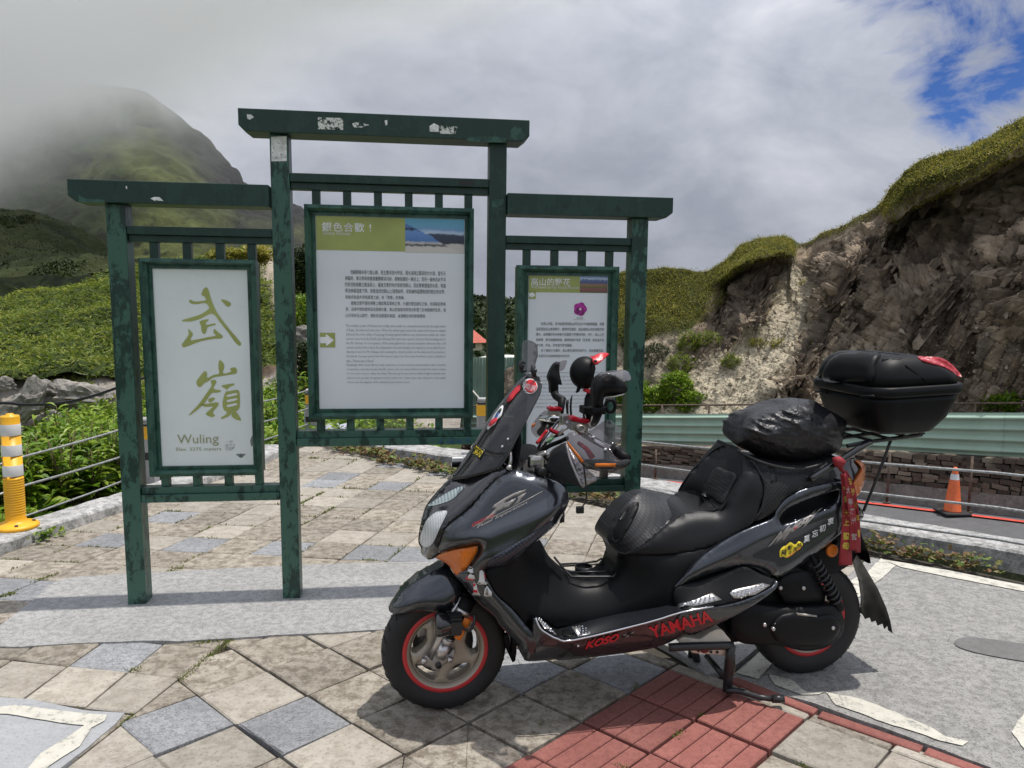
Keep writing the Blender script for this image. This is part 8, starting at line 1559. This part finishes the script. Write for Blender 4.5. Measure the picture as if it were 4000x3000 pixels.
# charging cord with plug
ptube('charging_cord', [(2276, 1800, 0.38), (2284, 1850, 0.37), (2289, 1900, 0.37), (2290, 1950, 0.37), (2280, 1972, 0.37), (2270, 1984, 0.37)], 0.0028, M_dblk); mb = MB(); p = S3(2266, 1992, 0.37); mb.box(p.x-0.013, p.x+0.012, -0.378, -0.362, p.z-0.011, p.z+0.012, 0.003); mb.build('plug', M_dblk, scooter)
panel('hanging_strap', [(2190, 2026, 0.10), (2206, 2002, 0.10), (2205, 2040, 0.10), (2186, 2044, 0.10)], M_dblk, 0, 5, 6, None, 14, 1, mirror=False, smooth_rim=False)

# ---- things carried by the scooter, each a thing of its own (placed in the scooter's frame)
def carried(name, **kw): o = empty(name, tuple(SO), YAW, **kw); return o
case = carried('top_case', label='black plastic top case with red reflector, mounted behind the seat of the scooter', cat='luggage case')
A0, A1 = S3(3436, 1506, 0.225), S3(3776, 1482, 0.205); zt = S3(3500, 1378, 0.05).z; zb = S3(3476, 1702, 0.19).z
def rrect(x0, x1, hw, z, rc, n=6, front=0.0, zt_=0.0):
    pts = []
    for cx_, cy_, a0 in ((x1-rc, hw-rc, 0), (x0+rc, hw-rc, 90), (x0+rc, -hw+rc, 180), (x1-rc, -hw+rc, 270)):
        for k in range(n+1): a = math.radians(a0+90*k/n); pts.append(Vector((cx_+rc*math.cos(a), cy_+rc*math.sin(a), z)))
    for p in pts: p.z += zt_*(p.x-x0)/(x1-x0)
    return pts
X0, X1, ZS = A0.x, A1.x, A0.z-0.012; tz = A1.z-A0.z
mb = MB(); mb.loft([rrect(X0+0.075, X1-0.135, 0.165, zb, 0.05), rrect(X0+0.055, X1-0.095, 0.185, zb+0.012, 0.06), rrect(X0+0.03, X1-0.045, 0.21, zb+0.065, 0.07, zt_=tz*0.3), rrect(X0+0.012, X1-0.018, 0.222, ZS-0.065, 0.075, zt_=tz*0.7), rrect(X0+0.010, X1-0.015, 0.224, ZS-0.04, 0.075, zt_=tz)]); mb.build('case_body', M_matte, case)
mb = MB(); mb.loft([rrect(X0-0.002, X1-0.004, 0.232, ZS-0.040, 0.078, zt_=tz), rrect(X0-0.008, X1, 0.238, ZS-0.032, 0.08, zt_=tz), rrect(X0-0.008, X1, 0.238, ZS-0.006, 0.08, zt_=tz), rrect(X0-0.002, X1-0.004, 0.232, ZS, 0.078, zt_=tz)]); mb.build('case_seam', M_matte, case)
ht = zt-ZS
mb = MB(); mb.loft([rrect(X0+0.006, X1-0.014, 0.224, ZS-0.002, 0.075, zt_=tz), rrect(X0+0.004, X1-0.025, 0.222, ZS+ht*0.30, 0.078, zt_=tz*0.7), rrect(X0+0.010, X1-0.060, 0.212, ZS+ht*0.58, 0.085, zt_=tz*0.3), rrect(X0+0.026, X1-0.105, 0.195, ZS+ht*0.82, 0.09), rrect(X0+0.050, X1-0.150, 0.165, ZS+ht*0.96, 0.085), rrect(X0+0.085, X1-0.20, 0.12, ZS+ht, 0.07)]); lid = mb.build('case_lid', M_matte, case)
BV['lid'] = BVHTree.FromPolygons([Vector(v) for v in mb.v], mb.f)
decal('case_reflector', 'lid', [(3584, 1395), (3630, 1393), (3679, 1399), (3722, 1427), (3757, 1470), (3735, 1464), (3690, 1437), (3635, 1422), (3603, 1411)], M_redl, 3.5, 9, 3, 10, 0.15, parent=case, thick=5)
decal('lid_rib', 'lid', [(3250, 1400), (3290, 1383), (3370, 1377), (3430, 1380), (3440, 1392), (3420, 1425), (3412, 1490), (3330, 1494), (3220, 1488), (3222, 1440)], M_matte, 4, 12, 10, 24, 0.2, parent=case, thick=6)
decal('lid_crease', 'lid', [(3445, 1405), (3520, 1397), (3560, 1440), (3620, 1488), (3612, 1490), (3540, 1436), (3512, 1404), (3447, 1411)], M_matt2, 2.5, 12, 0, 8, 0.2, parent=case, curve=False)
for (x0, x1, y) in ((3192, 3232, 1530), (3370, 3418, 1547)):
    mb = MB(); a, b_ = S3(x0, y, -0.19 if x0 < 3300 else 0.15), S3(x1, y+1, -0.10 if x0 < 3300 else 0.22); mb.tube([a+Vector((-0.008, 0, 0)), b_+Vector((-0.004, 0, 0))], 0.005, 6); mb.build('case_hinge', M_matt2, case)
bag = carried('duffel_bag', label='black bag under a crinkled rain cover strapped on the pillion seat', cat='bag')
def wrinkle(V, d):
    U = np.stack([V[:, 0]*0.006+V[:, 1]*0.012, V[:, 1]*0.032-V[:, 0]*0.012, V[:, 0]*0], 1); n = fbm(U, 2, 5); n2 = fbm(U*2.4+4, 2, 9); k = np.clip(d/30, 0.0, 1); low = np.clip((1790-V[:, 1])/150, 0.3, 1)
    return (0.026*(0.4-np.abs(n)**0.8)+0.009*(0.4-np.abs(n2)))*k*low
def cover_mat():
    m, t, b = newmat('rain_cover'); o = N(t, 'ShaderNodeTexCoord').outputs['Object']; n = N(t, 'ShaderNodeTexNoise'); n.inputs['Scale'].default_value = 9; n.inputs['Detail'].default_value = 5; L(t, o, n.inputs['Vector'])
    mx = N(t, 'ShaderNodeVectorMath', operation='MULTIPLY_ADD'); L(t, n.outputs['Color'], mx.inputs[0]); mx.inputs[1].default_value = (0.16, 0.16, 0.16); L(t, o, mx.inputs[2])
    mp = N(t, 'ShaderNodeMapping'); mp.inputs['Scale'].default_value = (1.0, 1.0, 1.7); mp.inputs['Rotation'].default_value = (0, 0.5, 0); L(t, mx.outputs[0], mp.inputs[0])
    v = N(t, 'ShaderNodeTexVoronoi', feature='DISTANCE_TO_EDGE'); v.inputs['Scale'].default_value = 13; L(t, mp.outputs[0], v.inputs['Vector']); v2 = N(t, 'ShaderNodeTexVoronoi', feature='DISTANCE_TO_EDGE'); v2.inputs['Scale'].default_value = 31; L(t, mp.outputs[0], v2.inputs['Vector'])
    h = math_(t, 'ADD', v.outputs['Distance'], math_(t, 'MULTIPLY', v2.outputs['Distance'], 0.5)); b.inputs['Base Color'].default_value = (0.014, 0.014, 0.017, 1); b.inputs['Roughness'].default_value = 0.40; b.inputs['Specular IOR Level'].default_value = 0.5; bump(t, b, h, 0.30, 0.022); return m
bag_rim = [(3090+(x-3090)*0.95, 1700+(y-1700)*0.95) for x, y in [(2860, 1690), (2878, 1660), (2912, 1620), (2966, 1594), (3030, 1574), (3062, 1556), (3106, 1548), (3180, 1556), (3218, 1580), (3256, 1602), (3292, 1622), (3318, 1646), (3312, 1680), (3302, 1723), (3284, 1761), (3205, 1806), (3125, 1824), (3044, 1816), (2963, 1792), (2908, 1762), (2862, 1738)]]
panel('bag_body', [(x, y, 0.0) for x, y in bag_rim], cover_mat(), 150, 135, 100, 0.0, 7, 4, obj_parent=False, noise_=wrinkle, edge=1).parent = bag
ptube('bag_strap', [(2880, 1758, 0.09), (2960, 1800, 0.14), (3050, 1826, 0.15), (3130, 1832, 0.15), (3210, 1814, 0.14)], 0.006, M_dblk, bag)
# little helmet-shaped phone shade
hel = carried('mini_helmet', label='small matt black toy helmet with raised red visor shading the phone holder', cat='toy helmet')
c = S3(2284, 1455, 0.08); R_ = 57*((S3(2384, 1455, 0.08)-S3(2284, 1455, 0.08)).length/100)
rings = []
for i in range(15):
    th = PI*0.98*i/14; ring = []
    for j in range(32):
        ph = 2*PI*j/32; v = Vector((math.sin(th)*math.cos(ph), math.sin(th)*math.sin(ph), math.cos(th)))
        # face opening towards the rider (rear, +X): pull the rim back below the brow
        if v.x > 0.0 and v.z < 0.55: v.x *= max(0.30, 0.72-0.35*max(0, -v.z+0.3)) if v.x > 0.45 else 1.0
        k = 1.0 if v.z > -0.3 else 1+0.10*(-v.z-0.3); ring.append(c+Vector((v.x*1.0, v.y*0.92, v.z*1.06 if v.z > 0 else v.z*1.02))*R_*k)
    rings.append(ring)
mb = MB(); mb.loft(rings); mb.build('helmet_shell', M_matte, hel)
panel('helmet_visor', [(2305, 1390, 0.06), (2320, 1391, 0.11), (2348, 1379, 0.12), (2380, 1382, 0.10), (2358, 1404, 0.14), (2341, 1418, 0.15), (2329, 1426, 0.15), (2316, 1415, 0.148), (2317, 1402, 0.14)], M_dred, 4, 12, 8, None, 7, 3, mirror=False, parent=hel)
mb = MB(); ball(mb, S3(2326, 1411, 0.158), 0.006, 10); mb.build('visor_screw', M_dblk, hel)
panel('chin_strap', [(2278, 1524, 0.10), (2300, 1518, 0.12), (2316, 1532, 0.12), (2300, 1536, 0.12), (2286, 1532, 0.11)], M_dred, 3, 8, 10, None, 8, 2, mirror=False, parent=hel)
mb = MB(); mb.tube([S3(2262, 1516, 0.09), S3(2256, 1528, 0.09), S3(2250, 1534, 0.09)], [0.008, 0.006, 0.002], 8); mb.build('helmet_tail', M_matt2, hel)
# red pilgrimage ribbons tied to the grab rail
M_rib = simple('ribbon_red', (0.30, 0.022, 0.03), 0.7, vs=30, var=0.08); M_ribt = simple('ribbon_yellow', (0.62, 0.50, 0.06), 0.6); M_ribg = simple('ribbon_grey', (0.42, 0.36, 0.34), 0.6)
def ribbon(pts, w, wd, text, tm, label, tri=None):
    rb_ = carried('red_ribbon', label=label, cat='ribbon', group='red ribbons tied to the grab rail'); L_, R__ = [], []
    c = smooth_curve(pts, 5, False); rows = []
    for i, p in enumerate(c): k = 0.006*math.sin(i*0.7); rows.append([S3(p[0]-p[2]/2+p[2]*u_, p[1], w+k*(u_-.5)*2+0.004*math.sin(u_*5+i*.3)) for u_ in (0, 0.25, 0.5, 0.75, 1)])
    mb = MB(); mb.loft(rows, cap=False, closed_ring=False); o = mb.build('ribbon_band', M_rib, rb_); s_ = o.modifiers.new('solid', 'SOLIDIFY'); s_.thickness = 0.0012; BV['rib'] = BVHTree.FromPolygons([Vector(v) for v in mb.v], mb.f)
    n = len(text)
    for k, ch in enumerate(text):
        t = 0.16+0.72*(k+0.5)/n; i = int(t*(len(c)-1)); p = c[i]; h = 0.62*(c[-1][1]-c[0][1])*0.72/n; wv = p[2]*0.66; decal_text(ch, 'rib', [(p[0]-wv/2, p[1]+h/2+2), (p[0]+wv/2, p[1]+h/2+2), (p[0]-wv/2, p[1]-h/2+2)], tm, 1.6, 0, 0.03, w, o)
    return rb_
ribbon([(3290, 1850, 16), (3302, 1930, 24), (3306, 2020, 34), (3304, 2110, 40), (3302, 2208, 54)], 0.172, 0, '平安天上聖母', M_ribt, 'longest red ribbon with yellow characters, hanging lowest and nearest the amber reflector')
ribbon([(3300, 1850, 18), (3322, 1960, 26), (3334, 2050, 30), (3336, 2150, 34)], 0.186, 0, '大甲鎮瀾宮', M_ribg, 'red ribbon with grey characters hanging between the two others')
ribbon([(3296, 1838, 22), (3322, 1890, 26), (3340, 1970, 22), (3350, 2060, 20), (3350, 2158, 22)], 0.165, 0, '白沙屯媽祖', M_ribt, 'narrow red ribbon with yellow characters hanging closest to the tail lamp')
kn = carried('ribbon_knot', label='red cloth knot wrapped round the grab rail above the ribbons', cat='knot'); mb = MB(); mb.tube([S3(3262, 1806, 0.17), S3(3276, 1802, 0.18), S3(3286, 1812, 0.18)], 0.021, 12); mb.tube([S3(3280, 1812, 0.18), S3(3288, 1838, 0.175)], [0.012, 0.008], 8); mb.build('knot_cloth', M_rib, kn)
